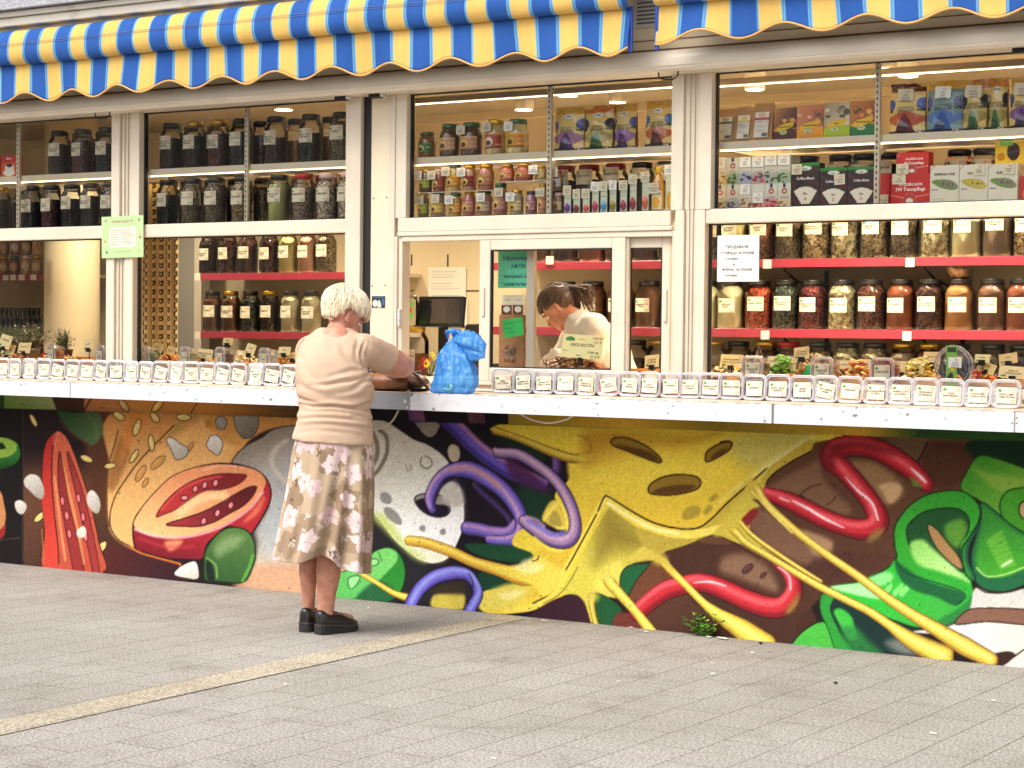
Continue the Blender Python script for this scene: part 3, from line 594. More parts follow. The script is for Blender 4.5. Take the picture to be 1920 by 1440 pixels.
 def BAND(x0, x1, c, c2=None, sl=0, sl2=None):
  sl2 = sl if sl2 is None else sl2
  s = '%f,%f %f,%f %f,%f %f,%f' % (x0 - 2, 726, x1 + 2, 726, x1 + sl2 + 2, yb(x1), x0 + sl - 2, yb(x0))
  FI('P', s, c, 1.2, g=((c2 or c), x0, 750, x1, 750), sm=False)
 BAND(-60, 2000, (60, 44, 20))
 BAND(-60, 12, (30, 60, 24), (40, 76, 26)); BAND(10, 95, (110, 140, 60), (150, 160, 100), 0, 16); BAND(92, 150, (60, 38, 24), (70, 40, 20), 16, 10)
 BAND(160, 235, (180, 116, 60), (190, 130, 70)); BAND(235, 400, (196, 134, 60), (190, 126, 40)); BAND(400, 560, (188, 124, 40), (90, 64, 26)); BAND(560, 692, (90, 64, 26), (24, 14, 22))
 ST('P', '170,748 158,770', (70, 36, 16), 3, 1); SEED('P', 232, 760, 14, 6, 55, (206, 170, 100)); SEED('P', 296, 760, 16, 6, -50, (226, 180, 90)); ST('P', '372,752 358,774', (110, 70, 20), 3, 1)
 BAND(690, 960, (22, 12, 24)); BAND(756, 782, (70, 52, 130), (120, 70, 110), 14, 14); BAND(868, 895, (110, 70, 90), (90, 50, 70), 14, 14)
 BAND(955, 1180, (150, 130, 30), (206, 166, 34), 0, 0); BAND(1180, 1350, (206, 166, 34), (140, 120, 28)); BAND(1350, 1620, (140, 120, 28), (200, 160, 30)); BAND(1620, 1730, (200, 160, 30), (44, 76, 30)); BAND(1720, 2000, (40, 76, 30), (40, 96, 30))
 # rough paint speckle: chips and dark pores in the render coat
 rs = np.random.RandomState(3)
 n = rs.rand(CH, CW).astype(np.float32)
 n = (n + np.roll(n, 1, 0) + np.roll(n, 1, 1) + np.roll(n, (1, 1), (0, 1)) + np.roll(n, (-1, 1), (0, 1))) / 5
 CAN[:] *= (1 + (n[..., None] - .5) * .32)
 for i in range(900):
  x, y = rs.randint(4, CW - 5), rs.randint(30, CH - 5); r = rs.choice([1, 1, 1, 2])
  CAN[y:y+r, x:x+r+rs.randint(0, 2)] *= .35
 np.clip(CAN, 0, 1, out=CAN)
def mural_color(px, py):
 """sample the painting at photo coordinates (bilinear), returned linear"""
 x = np.clip(px - CX0, 0, CW - 1.001); y = np.clip(py - CY0, 0, CH - 1.001)
 xi = x.astype(int); yi = y.astype(int); fx = (x - xi)[:, None]; fy = (y - yi)[:, None]
 c = CAN[yi, xi] * (1-fx) * (1-fy) + CAN[yi, xi+1] * fx * (1-fy) + CAN[yi+1, xi] * (1-fx) * fy + CAN[yi+1, xi+1] * fx * fy
 return np.where(c <= 0.04045, c / 12.92, ((c + 0.055) / 1.055) ** 2.4)
# ---------------------------------------------------------------- shared materials
ALU = mat('painted_aluminium', (216, 203, 182), .38, var=.16, vs=5, th=(.3, .8))
ALUG = mat('grey_aluminium', (196, 196, 194), .35, var=.15, vs=6)
CREAM = mat('cream_panel', (224, 208, 178), .5, var=.10, vs=4, th=(.3, .8))
RUBBER = mat('black_rubber', (14, 12, 11), .6)
GLASS = glassmat('window_glass', (.97, .975, .965), .85)
SHELFW = mat('white_shelf_board', (212, 198, 172), .5, var=.06, vs=5)
LED = mat('led_strip_light', (255, 236, 200), emit=2.6)
LAMP = mat('lamp_disc_light', (255, 240, 212), emit=8)
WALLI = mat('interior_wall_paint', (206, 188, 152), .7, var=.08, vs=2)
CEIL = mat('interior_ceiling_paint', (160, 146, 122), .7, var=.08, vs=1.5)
REDS = mat('red_shelf_strip', (154, 48, 62), .35, var=.1, vs=8)
PAPER = mat('paper_tag', (222, 212, 184), .7)
PAPERW = mat('white_paper', (240, 238, 228), .7)
PAPERY = mat('yellow_price_card', (238, 232, 170), .6)
INK = mat('black_ink', (24, 22, 22), .7)
INKR = mat('red_ink', (196, 40, 52), .7)
INKG = mat('green_ink', (70, 140, 60), .7)
WOOD = mat('pale_wood', (206, 150, 80), .5, rgb2=(180, 120, 56), vs=9, stretch=(1, 8, 8))
DMET = mat('dark_metal', (30, 28, 28), .4, metal=.6)
# ---------------------------------------------------------------- ground
def paving_mat(name, base, dark):
 M = bpy.data.materials.new(name); M.use_nodes = True; t = M.node_tree; b = t.nodes['Principled BSDF']; b.inputs['Roughness'].default_value = .85
 b.inputs['Specular IOR Level'].default_value = .25
 tc = t.nodes.new('ShaderNodeTexCoord'); mp = t.nodes.new('ShaderNodeMapping'); mp.inputs['Rotation'].default_value = (0, 0, R(90)); mp.inputs['Location'].default_value = (-.016, -.016, 0)
 nz = t.nodes.new('ShaderNodeTexNoise'); nz.inputs['Scale'].default_value = 1.3; av = t.nodes.new('ShaderNodeMixRGB'); av.blend_type = 'ADD'; av.inputs[0].default_value = .012
 t.links.new(tc.outputs['Object'], mp.inputs[0]); t.links.new(mp.outputs[0], av.inputs[1]); t.links.new(tc.outputs['Object'], nz.inputs[0]); t.links.new(nz.outputs['Color'], av.inputs[2])
 br = t.nodes.new('ShaderNodeTexBrick'); br.inputs['Scale'].default_value = 1; br.inputs['Brick Width'].default_value = .40; br.inputs['Row Height'].default_value = .20; br.inputs['Mortar Size'].default_value = .0028
 br.inputs['Mortar Smooth'].default_value = .3; br.offset = .5; br.inputs['Color1'].default_value = (*lin3(base), 1); br.inputs['Color2'].default_value = (*[c * .93 for c in lin3(base)], 1); br.inputs['Mortar'].default_value = (*lin3(dark), 1)
 t.links.new(av.outputs[0], br.inputs['Vector'])
 gr = t.nodes.new('ShaderNodeTexNoise'); gr.inputs['Scale'].default_value = 105; gr.inputs['Detail'].default_value = 3; t.links.new(tc.outputs['Object'], gr.inputs[0])
 rp = t.nodes.new('ShaderNodeValToRGB'); rp.color_ramp.elements[0].position = .40; rp.color_ramp.elements[1].position = .60; rp.color_ramp.elements[0].color = (.50, .48, .47, 1); rp.color_ramp.elements[1].color = (1.0, 1.0, 1.0, 1); t.links.new(gr.outputs[0], rp.inputs[0])
 st = t.nodes.new('ShaderNodeTexNoise'); st.inputs['Scale'].default_value = .9; st.inputs['Detail'].default_value = 6; t.links.new(tc.outputs['Object'], st.inputs[0])
 rp2 = t.nodes.new('ShaderNodeValToRGB'); rp2.color_ramp.elements[0].position = .3; rp2.color_ramp.elements[1].position = .7; rp2.color_ramp.elements[0].color = (.80, .78, .75, 1); rp2.color_ramp.elements[1].color = (1, 1, 1, 1); t.links.new(st.outputs[0], rp2.inputs[0])
 m1 = t.nodes.new('ShaderNodeMixRGB'); m1.blend_type = 'MULTIPLY'; m1.inputs[0].default_value = 1; t.links.new(br.outputs[0], m1.inputs[1]); t.links.new(rp.outputs[0], m1.inputs[2])
 m2 = t.nodes.new('ShaderNodeMixRGB'); m2.blend_type = 'MULTIPLY'; m2.inputs[0].default_value = 1; t.links.new(m1.outputs[0], m2.inputs[1]); t.links.new(rp2.outputs[0], m2.inputs[2])
 # dirt gathered in a band along the foot of the wall
 gm = t.nodes.new('ShaderNodeTexVoronoi'); gm.inputs['Scale'].default_value = 2.3; t.links.new(tc.outputs['Object'], gm.inputs[0]); gp = t.nodes.new('ShaderNodeValToRGB'); gp.color_ramp.elements[0].position = .035; gp.color_ramp.elements[1].position = .05; gp.color_ramp.elements[0].color = (.66, .65, .64, 1); t.links.new(gm.outputs['Distance'], gp.inputs[0])
 sn = t.nodes.new('ShaderNodeTexNoise'); sn.inputs['Scale'].default_value = 3.2; sn.inputs['Detail'].default_value = 8; sn.inputs['Roughness'].default_value = .7; t.links.new(tc.outputs['Object'], sn.inputs[0]); sp = t.nodes.new('ShaderNodeValToRGB'); sp.color_ramp.elements[0].position = .30; sp.color_ramp.elements[1].position = .48; sp.color_ramp.elements[0].color = (.74, .72, .69, 1); t.links.new(sn.outputs[0], sp.inputs[0])
 m3 = t.nodes.new('ShaderNodeMixRGB'); m3.blend_type = 'MULTIPLY'; m3.inputs[0].default_value = 1; t.links.new(m2.outputs[0], m3.inputs[1]); t.links.new(gp.outputs[0], m3.inputs[2])
 m4 = t.nodes.new('ShaderNodeMixRGB'); m4.blend_type = 'MULTIPLY'; m4.inputs[0].default_value = 1; t.links.new(m3.outputs[0], m4.inputs[1]); t.links.new(sp.outputs[0], m4.inputs[2]); t.links.new(m4.outputs[0], b.inputs[0])
 ad = t.nodes.new('ShaderNodeMath'); ad.operation = 'MULTIPLY_ADD'; ad.inputs[1].default_value = -1.2; t.links.new(br.outputs['Fac'], ad.inputs[0]); t.links.new(gr.outputs[0], ad.inputs[2])
 bp = t.nodes.new('ShaderNodeBump'); bp.inputs['Strength'].default_value = .5; bp.inputs['Distance'].default_value = .004; t.links.new(ad.outputs[0], bp.inputs['Height']); t.links.new(bp.outputs[0], b.inputs['Normal'])
 return M
PAVE = paving_mat('grey_granite_pavers', (184, 179, 171), (128, 122, 114))
PAVEY = paving_mat('beige_pavers', (202, 192, 170), (146, 136, 118))
g = MB().use(PAVE); g.add([(-80, -90, 0), (80, -90, 0), (80, 0.3, 0), (-80, .3, 0)], [(0, 1, 2, 3)])
tag(g.build('pavement'), kind='structure')
# the pale guide strip laid into the paving: runs square to the wall
pl = onz(0, 1351.7, 0); ph_ = onz(930, 1153.3, 0); pr = onz(985, 1160.7, 0); q0 = onz(0, 1380, 0)
g = MB().use(PAVEY); xl = (pl[0] + ph_[0]) / 2; xr = (pr[0] + q0[0]) / 2
g.add([(pl[0] - (ph_[0]-pl[0])*1.2, pl[1] - (ph_[1]-pl[1])*1.2, .003), (q0[0] - (pr[0]-q0[0])*1.2, q0[1] - (pr[1]-q0[1])*1.2, .003), (pr[0], min(pr[1], -.004), .003), (ph_[0], min(ph_[1], -.004), .003)], [(0, 1, 2, 3)])
tag(g.build('guide_strip_paving'), kind='structure')
# ---------------------------------------------------------------- kiosk
KIOSK = thing('kiosk', 'long white market kiosk with a painted food mural below its counter', 'kiosk', (-5.3, .6, 0))
XL, XR = -10.4, -1.2
paint_mural()
def painted_grid(name, x0, x1, z0, z1, y, st, rough=.75, bump=.25):
 nx = int((x1 - x0) / st) + 1; nz = max(2, int((z1 - z0) / st) + 1)
 X, Z = np.meshgrid(np.linspace(x0, x1, nx), np.linspace(z0, z1, nz)); X = X.ravel(); Z = Z.ravel()
 P = np.stack([X, np.full_like(X, y), Z]); q = P - CPOS[:, None]; c = MR @ np.stack([q[0], -q[2], q[1]]); px = 960 + F * c[0] / c[2]; py = 720 + F * c[1] / c[2]
 col = mural_color(px, py) ** 1.06 * 1.0
 rs = np.random.RandomState(1)
 V = P.T - np.array(KIOSK.location)[None, :]
 i = np.arange(nx * nz).reshape(nz, nx); fs = np.stack([i[:-1, :-1].ravel(), i[:-1, 1:].ravel(), i[1:, 1:].ravel(), i[1:, :-1].ravel()], 1)
 me = bpy.data.meshes.new(name); me.vertices.add(len(V)); me.vertices.foreach_set('co', V.ravel().astype(np.float32))
 me.loops.add(fs.size); me.loops.foreach_set('vertex_index', fs.ravel().astype(np.int32)); me.polygons.add(len(fs)); me.polygons.foreach_set('loop_start', np.arange(0, fs.size, 4, dtype=np.int32)); me.update(calc_edges=True)
 lum = col.mean(1, keepdims=True); col = np.clip(col * .93 + lum * .07 + .003, 0, 1)
 a = me.color_attributes.new('paint', 'FLOAT_COLOR', 'POINT'); a.data.foreach_set('color', np.concatenate([col, np.ones((len(col), 1))], 1).ravel().astype(np.float32))
 me.materials.append(mat('mural_paint_on_render', (200, 200, 200), rough, vcol=True, bump=bump, bs=170, spec=.15))
 o = bpy.data.objects.new(name, me); COL.objects.link(o); o.parent = KIOSK; return o
painted_grid('mural_wall', -9.6, -1.9, -.02, .93, 0.0, .005)
painted_grid('painted_ledge', -9.6, -1.9, .915, .985, -.06, .006)
mu = mat('dark_render', (46, 34, 30), .8, bump=.2, bs=90)
g = MB().use(mu); g.box(XL, -9.601, 0, .15, -.02, .93); g.box(-1.899, XR, 0, .15, -.02, .93); g.box(-9.601, -1.899, .006, .15, -.02, .92); g.box(XL, XR, -.058, 0.3, .9155, .984)
g.box(XL, XL + .15, .15, 1.9, -.02, .93); g.box(XR - .15, XR, .15, 1.9, -.02, .93)
g.build('base_core', KIOSK)
# counter: thin-edged white board on the ledge, its paint chipped
CT, CF = 1.063, -.45
def chip_paint():
 x0, x1 = -9.8, -1.7; nx = int((x1 - x0) / .006); zs = np.linspace(.982, CT, 15)
 X, Z = np.meshgrid(np.linspace(x0, x1, nx), zs); X = X.ravel(); Z = Z.ravel(); col = np.tile(np.array(lin3((206, 206, 210)))[None], (len(X), 1))
 n = np.array([mnoise.fractal((x * 9, 0, z * 14), .7, 2, 5) for x, z in zip(X, Z)]); n2 = np.array([mnoise.noise((x * 40, 3, z * 60)) for x, z in zip(X, Z)])
 xc = ony(712, 750, CF)[0]
 wear = np.exp(-((X - xc - .02) / .20) ** 2) * 1.15
 m = (n * .55 + n2 * .35 + wear) > .62
 grey = np.array(lin3((126, 128, 132))); col[m] = grey
 m2 = (n2 > .56) & (n > .05); col[m2] = np.array(lin3((120, 110, 104)))
 ew = np.clip(np.array([mnoise.fractal((x * 16, 9, 0), .6, 2, 4) for x in X]) * 1.6 + .35, 0, .85) * (Z > CT - .0045); col = col * (1 - ew[:, None]) + np.array(lin3((96, 54, 46))) * ew[:, None]
 for pxs in (132, 1449, 1903):
  xs = ony(pxs, 770, CF)[0]; col[np.abs(X - xs) < .0032] = np.array(lin3((110, 104, 100)))
 col *= (.93 + .07 * (n[:, None] > -.2))
 return X, Z, nx, col
X_, Z_, nx_, col_ = chip_paint()
V_ = np.stack([X_, np.full_like(X_, CF), Z_], 1) - np.array(KIOSK.location)[None]
i_ = np.arange(len(X_)).reshape(-1, nx_); fs_ = np.stack([i_[:-1, :-1].ravel(), i_[:-1, 1:].ravel(), i_[1:, 1:].ravel(), i_[1:, :-1].ravel()], 1)
me = bpy.data.meshes.new('counter_front'); me.from_pydata(V_.tolist(), [], fs_.tolist())
a = me.color_attributes.new('paint', 'FLOAT_COLOR', 'POINT'); a.data.foreach_set('color', np.concatenate([col_, np.ones((len(col_), 1))], 1).ravel())
me.materials.append(mat('chipped_white_paint', (230, 230, 230), .45, vcol=True, bump=.06, bs=30)); child('counter_front', me, KIOSK)
g = MB().use(mat('counter_top_paint', (206, 184, 160), .5, rgb2=(170, 144, 120), vs=14, th=(.5, .8))); g.box(XL, XR, CF + .002, -.051, .984, CT - .001); g.build('counter_top', KIOSK)
g = MB().use(mat('counter_top_paint', (0, 0, 0))); g.box(XL, XR, -.051, .35, 1.0, CT - .004)
g.build('counter_inner', KIOSK)
for px, py in ((1897, 792), (1906, 782), (1906, 792)):
 p = ony(px, py, CF); g = MB().use(ALUG); g.sphere((p[0], CF, p[2]), (.006, .004, .006), 8); g.build('counter_rivet', KIOSK, smooth=True)
# fascia: flat panel, dark groove, rounded shutter box
g = MB().use(CREAM)
g.bar([(-.10, 3.6), (-.10, 2.617), (.3, 2.617), (.3, 3.6)], XL, XR)
g.build('fascia_panel', KIOSK)
g = MB().use(mat('brown_groove', (120, 84, 60), .7)); g.box(XL, XR, -.098, .2, 2.604, 2.617); g.box(XL, XR, -.104, -.1, 2.655, 2.659); g.build('fascia_groove', KIOSK)
g = MB().use(mat('shutter_box_paint', (232, 222, 204), .35, var=.14, vs=4, th=(.3, .8)), True)
prof = [(.2, 2.604), (-.125, 2.604)] + [(-.125 - .055 * math.sin(t), 2.552 + .052 * math.cos(t)) for t in np.linspace(.2, math.pi / 2, 7)] + [(-.18, 2.53), (-.172, 2.526), (-.172, 2.518), (-.155, 2.506), (.02, 2.506), (.02, 2.55), (.2, 2.55)]
g.smooth = False; g.bar(prof, XL, XR); sb = g.build('shutter_box', KIOSK)
g = MB().use(RUBBER)     # pull loops and latches hanging at the shutter box
def loop_at(px, py, w):
 p = ony(px, py, -.15); g = MB().use(DMET, True)
 pts = [(p[0] - w, -.15, 2.507), (p[0] - w * .95, -.15, 2.485), (p[0] - w * .5, -.15, 2.472), (p[0] + w * .5, -.15, 2.472), (p[0] + w * .95, -.15, 2.485), (p[0] + w, -.15, 2.507)]
 g.tube(pts, .0035, 6); g.build('pull_loop', KIOSK)
for px, py, w in ((192, 212, .055), (1253, 136, .05)): loop_at(px, py, w)
for px, py in ((640, 184), (704, 176), (1914, 80)):
 p = ony(px, py, -.10); g = MB().use(DMET); g.box(p[0] - .03, p[0] + .035, -.12, -.08, 2.486, 2.507, .003); g.use(ALUG).box(p[0] + .036, p[0] + .06, -.115, -.085, 2.49, 2.507, .002); g.build('shutter_latch', KIOSK)
# posts and window frames
def post(name, bxs, m=ALU, c=.004):
 g = MB().use(m)
 for b in bxs: g.box(*b, c)
 return g.build(name, KIOSK)
def upright(x0, x1, z0, z1):
 w = x1 - x0; a = x0 + w * .30; b = x0 + w * .70
 return [(x0, a, -.05, .03, z0, z1), (a + .0005, b - .0005, -.034, .03, z0, z1), (b, x1, -.05, .03, z0, z1), (a + w * .12, a + w * .15, -.043, -.034, z0, z1), (a + w * .24, a + w * .27, -.043, -.034, z0, z1)]
ZB = 1.112
post('window_post', upright(-7.733, -7.528, 1.90, 2.506) + upright(-7.769, -7.571, ZB, 1.8995))
post('window_post', [(-6.128, -6.100, -.05, .03, ZB, 2.506), (-6.0995, -6.028, -.058, .03, ZB, 2.506)])
post('rubber_gap', [(-6.0275, -5.980, -.031, .03, ZB - .01, 2.506)], RUBBER, 0)
post('corner_pillar', [(-5.9795, -5.868, -.034, .03, ZB - .02, 2.506)], CREAM)
post('window_post', [(-5.8675, -5.845, -.04, .03, ZB, 2.506), (-5.8445, -5.822, -.05, .03, ZB, 2.506), (-5.8215, -5.757, -.045, .03, 1.90, 2.506), (-5.8215, -5.805, -.05, .03, ZB, 1.81), (-5.8045, -5.781, -.038, .03, ZB, 1.81)])
post('window_post', upright(-4.286, -4.085, 1.90, 2.506) + upright(-4.262, -4.111, ZB, 1.8995) + [(-4.2775, -4.2625, -.045, .03, ZB, 1.81)])
# horizontal rails, butted between the posts
post('window_rail', [(XL, -7.7695, -.045, .03, 1.836, 1.905), ])
post('window_rail', [(-7.5705, -6.1285, -.045, .03, 1.836, 1.905)])
post('window_rail', [(-5.8045, -4.2865, -.047, .03, 1.832, 1.90), (-5.8045, -4.2785, -.05, .03, 1.812, 1.8315), (-5.7805, -4.2785, -.042, .03, 1.785, 1.8115)])
post('window_rail', [(-4.1105, XR, -.045, .03, 1.838, 1.902)])
# sill under all windows: three thin ridges
g = MB().use(ALU); g.box(XL, XR, -.05, .03, CT, 1.078, .003); g.box(XL, XR, -.038, .03, 1.0785, 1.094, .003); g.box(XL, XR, -.056, .03, 1.0945, ZB, .003); g.build('window_sill', KIOSK)
for q_ in ((XL, -7.7695), (-7.5705, -6.1285), (-4.1105, XR)): post('window_rail', [(q_[0], q_[1], -.04, .03, ZB, 1.136)])
# glass panes with their thin black gaskets, each pane its own part
def pane(x0, x1, z0, z1, y=0.0, gk=.006):
 g = MB().use(RUBBER)
 g.box(x0, x0 + gk, y - .012, y + .012, z0, z1); g.box(x1 - gk, x1, y - .012, y + .012, z0, z1); g.box(x0 + gk, x1 - gk, y - .012, y + .012, z0, z0 + gk * .8); g.box(x0 + gk, x1 - gk, y - .012, y + .012, z1 - gk * .8, z1)
 f = g.build('window_gasket', KIOSK)
 g = MB().use(GLASS); g.add([(x0 + gk, y, z0 + gk * .8), (x1 - gk, y, z0 + gk * .8), (x1 - gk, y, z1 - gk * .8), (x0 + gk, y, z1 - gk * .8)], [(0, 1, 2, 3)])
 g.build('pane', f)
for a in ((XL, -7.734, 1.906, 2.505), (-7.527, -6.129, 1.906, 2.505), (-5.756, -4.287, 1.901, 2.505), (-4.084, XR, 1.903, 2.505),
  (XL, -7.770, 1.137, 1.835), (-7.570, -6.129, 1.137, 1.835), (-4.110, XR, 1.137, 1.837)): pane(*a)
# sliding sashes
def sash(px0, px1, gx0, gx1, y, gz0, gz1, z0=ZB + .002, z1=1.784):
 x0, x1, a, b = (ony(p, 580, y)[0] for p in (px0, px1, gx0, gx1)); g = MB().use(ALU)
 g.box(x0, a, y - .014, y + .014, z0, z1, .003); g.box(b, x1, y - .014, y + .014, z0, z1, .003); g.box(a + .0005, b - .0005, y - .0135, y + .0135, z0, gz0, .003); g.box(a + .0005, b - .0005, y - .0135, y + .0135, gz1, z1, .003)
 f = g.build('sliding_sash', KIOSK)
 g = MB().use(RUBBER)
 for bx in ((a, a + .007, gz0, gz1), (b - .007, b, gz0, gz1), (a + .007, b - .007, gz0, gz0 + .006), (a + .007, b - .007, gz1 - .006, gz1)): g.box(bx[0], bx[1], y - .009, y + .009, bx[2], bx[3])
 g.build('gasket', f)
 g = MB().use(GLASS); g.add([(a + .006, y, gz0 + .005), (b - .006, y, gz0 + .005), (b - .006, y, gz1 - .005), (a + .006, y, gz1 - .005)], [(0, 1, 2, 3)]); g.build('pane', f)
 return f, x0, x1
f, x0, x1 = sash(901, 1174, 921, 1149, -.028, 1.178, 1.737)
g = MB().use(ALU); g.box(x0 + .018, x0 + .034, -.05, -.0425, 1.42, 1.56, .003); g.build('handle', f)
f, x0, x1 = sash(1168, 1259, 1180, 1243, .006, 1.170, 1.737)
g = MB().use(ALU); g.box(x1 - .03, x1 - .014, -.018, -.0085, 1.40, 1.55, .003); g.build('handle', f)
g = MB().use(ALU); p = ony(1172, 560, -.02)[0]; g.box(p - .004, p + .02, -.03, -.009, ZB + .002, 1.784, .002); g.build('sash_overlap', KIOSK)
g = MB().use(ALUG); p = ony(749, 590, -.045); g.box(p[0] - .008, p[0] + .008, -.054, -.0385, 1.37, 1.455, .002); g.box(p[0] + .002, p[0] + .016, -.062, -.0545, 1.405, 1.412); g.build('lock_plate', KIOSK)
# screws on the pillar
for px, py in ((700, 372), (725, 370), (698, 536), (722, 535)):
 p = ony(px, py, -.034); g = MB().use(DMET); g.sphere((p[0], -.034, p[2]), .004, 6); g.build('screw', KIOSK)
# ---------------------------------------------------------------- inside of the kiosk
ZC = ony(900, 211, 1.8)[2]
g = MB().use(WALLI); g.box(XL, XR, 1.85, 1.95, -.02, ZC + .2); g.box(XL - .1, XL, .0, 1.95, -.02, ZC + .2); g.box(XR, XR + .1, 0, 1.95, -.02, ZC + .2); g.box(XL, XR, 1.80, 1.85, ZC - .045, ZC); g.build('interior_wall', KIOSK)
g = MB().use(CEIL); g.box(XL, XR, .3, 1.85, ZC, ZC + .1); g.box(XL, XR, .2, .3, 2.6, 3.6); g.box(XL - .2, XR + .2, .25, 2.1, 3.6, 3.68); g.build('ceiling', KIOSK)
g = MB().use(mat('interior_floor', (90, 80, 70), .6)); g.box(XL, XR, .3, 1.85, -.02, .01); g.build('interior_floor', KIOSK)
# tile joints on the wall behind the till
g = MB().use(mat('tile_joint', (60, 52, 44), .8))
for px, py, px1, py1 in ((771, 478, 773, 498), (839, 478, 841, 500), (810, 545, 816, 547), (874, 545, 900, 546), (770, 545, 776, 546)):
 a, b = ony(px, py, 1.85), ony(px1, py1, 1.85); g = MB().use(MATS['tile_joint']); g.box(a[0], max(b[0], a[0] + .005), 1.846, 1.849, b[2], a[2] + .003); g.build('tile_joint', KIOSK)
# partition walls: right of the till, and beside the curtain
g = MB().use(WALLI)
# downlights
for px, py, y, rr, hh in ((1415, 168, .5, .045, .2), (1703, 143, .5, .045, .2), (982, 206, 1.15, .05, .02), (1158, 192, 1.2, .045, .02), (1420, 700, 5, 0, 0)):
 if rr == 0: continue
 p = ony(px, py, y); zb = min(p[2], ZC - .02)
 g = MB().use(mat('lamp_housing', (214, 204, 184), .4), True); g.lathe([(rr, zb), (rr + .004, zb + .002), (rr + .004, ZC)], 24, cx=p[0], cy=y); h = g.build('downlight', KIOSK)
 g = MB().use(LAMP); g.lathe([(rr * .92, zb - .002), (rr * .92, zb - .0005)], 24, cx=p[0], cy=y); g.build('lamp_disc', h)
 L = bpy.data.lights.new('downlight_lamp', 'AREA'); L.spread = R(125); L.shape = 'DISK'; L.size = rr * 1.8; L.energy = 15 if px > 1300 else 8; L.color = (1, .88, .70); lo = bpy.data.objects.new('downlight_lamp', L); COL.objects.link(lo); lo.location = (p[0], y, zb - .01)
# unseen ceiling lamps, added to brighten the shelves behind the windows
for X, y in ((-8.4, .8), (-7.4, 1.0), (-6.5, .8), (-5.6, 1.2), (-3.7, 1.0), (-2.9, 1.0), (-2.2, .9)):
 g = MB().use(mat('lamp_housing', (214, 204, 184), .4), True); g.lathe([(.055, ZC - .02), (.059, ZC - .018), (.059, ZC)], 24, cx=X, cy=y); h = g.build('downlight', KIOSK)
 g = MB().use(LAMP); g.lathe([(.05, ZC - .022), (.05, ZC - .0205)], 24, cx=X, cy=y); g.build('lamp_disc', h)
 L = bpy.data.lights.new('downlight_lamp', 'AREA'); L.spread = R(125); L.shape = 'DISK'; L.size = .1; L.energy = 9; L.color = (1, .86, .66); lo = bpy.data.objects.new('downlight_lamp', L); COL.objects.link(lo); lo.location = (X, y, ZC - .03)
# upper display shelves just behind the glass
def display(x0, x1, ups, z=2.207):
 g = MB().use(SHELFW); g.box(x0, x1, .03, .40, z - .033, z, .002); g.build('shelf_board', KIOSK)
 g = MB().use(LED); g.box(x0, x1, .034, .042, z - .0405, z - .036); g.build('led_strip', KIOSK)
 for k in range(3):
  pass
 for px in ups:
  X = ony(px, 300, .03)[0]; g = MB().use(SHELFW); g.box(X - .012, X + .012, .010, .028, 1.905, 2.50, .002); g.use(RUBBER)
  for k in range(22): g.box(X - .0025, X + .0025, .0075, .0098, 1.93 + k * .026, 1.942 + k * .026)
  g.build('slotted_upright', KIOSK)
  g = MB().use(SHELFW); g.bar([(.03, z - .034), (.03, z - .09), (.06, z - .08), (.11, z - .055), (.16, z - .034)], X - .006, X + .006); g.build('shelf_bracket', KIOSK)
 g = MB().use(SHELFW); g.box(x0, x1, .03, .42, 1.872, 1.903, .002); g.build('shelf_board', KIOSK)
display(XL, -7.734, (38,)); display(-7.527, -6.129, (466,)); display(-5.756, -4.287, (1033,), 2.200); display(-4.084, XR, (1647,), 2.203)
# bright strips along the head of each display
for xa, xb, px, py in ((XL, -7.75, 100, 223), (-7.749, -6.35, 400, 200), (-6.20, -4.36, 900, 188), (-4.355, XR, 1600, 146)):
 z = ony(px, py, .30)[2]; g = MB().use(LED); g.box(xa, xb, .295, .305, z - .002, z + .002); g.use(CEIL).box(xa, xb, .27, .295, z + .003, z + .03); g.build('led_strip', KIOSK)
# red-edged shelves on the back wall
def redshelf(x0, x1, y, z0, z1, dz=0.0):
 g = MB().use(SHELFW); g.box(x0, x1, y + .006, 1.85, z1 - .022, z1 - .002); b = g.build('wall_shelf', KIOSK)
 g = MB().use(REDS); g.box(x0, x1, y, y + .005, z0, z1, .001); g.use(PAPER)
 g.build('price_rail', b)
for z0, z1 in ((1.690, 1.732), (1.333, 1.378)): redshelf(ony(906, 560, 1.3)[0], XR, 1.30, z0, z1)
for z0, z1 in ((1.650, 1.693), (1.292, 1.334)): redshelf(-8.42, -7.02, 1.40, z0, z1)
redshelf(XL, -9.42, 1.40, 1.655, 1.70)
redshelf(XL, -9.42, 1.42, 1.22, 1.235)
# little clips and brackets
for px, py, y in ((1438, 495, 1.29), (1706, 492, 1.29), (1434, 628, 1.29), (1700, 630, 1.29), (1030, 488, 1.29), (370, 519, 1.39), (370, 628, 1.39)):
 p = ony(px, py, y); g = MB().use(PAPER); g.box(p[0] - .022, p[0] + .022, y, y + .008, p[2] - .022, p[2] + .022); g.build('price_clip', KIOSK)
for px, py, y in ((1475, 500, 1.35), (1740, 497, 1.35), (1475, 640, 1.35), (1738, 642, 1.35)):
 p = ony(px, py, y); z = 1.69 if py < 560 else 1.333; g = MB().use(DMET, True); g.tube([(p[0] - .04, 1.4, z - .004), (p[0] - .02, 1.5, z - .06), (p[0], 1.83, z - .12)], .006, 6); g.box(p[0] - .01, p[0] + .01, 1.835, 1.849, z - .22, z); g.build('shelf_bracket', KIOSK)
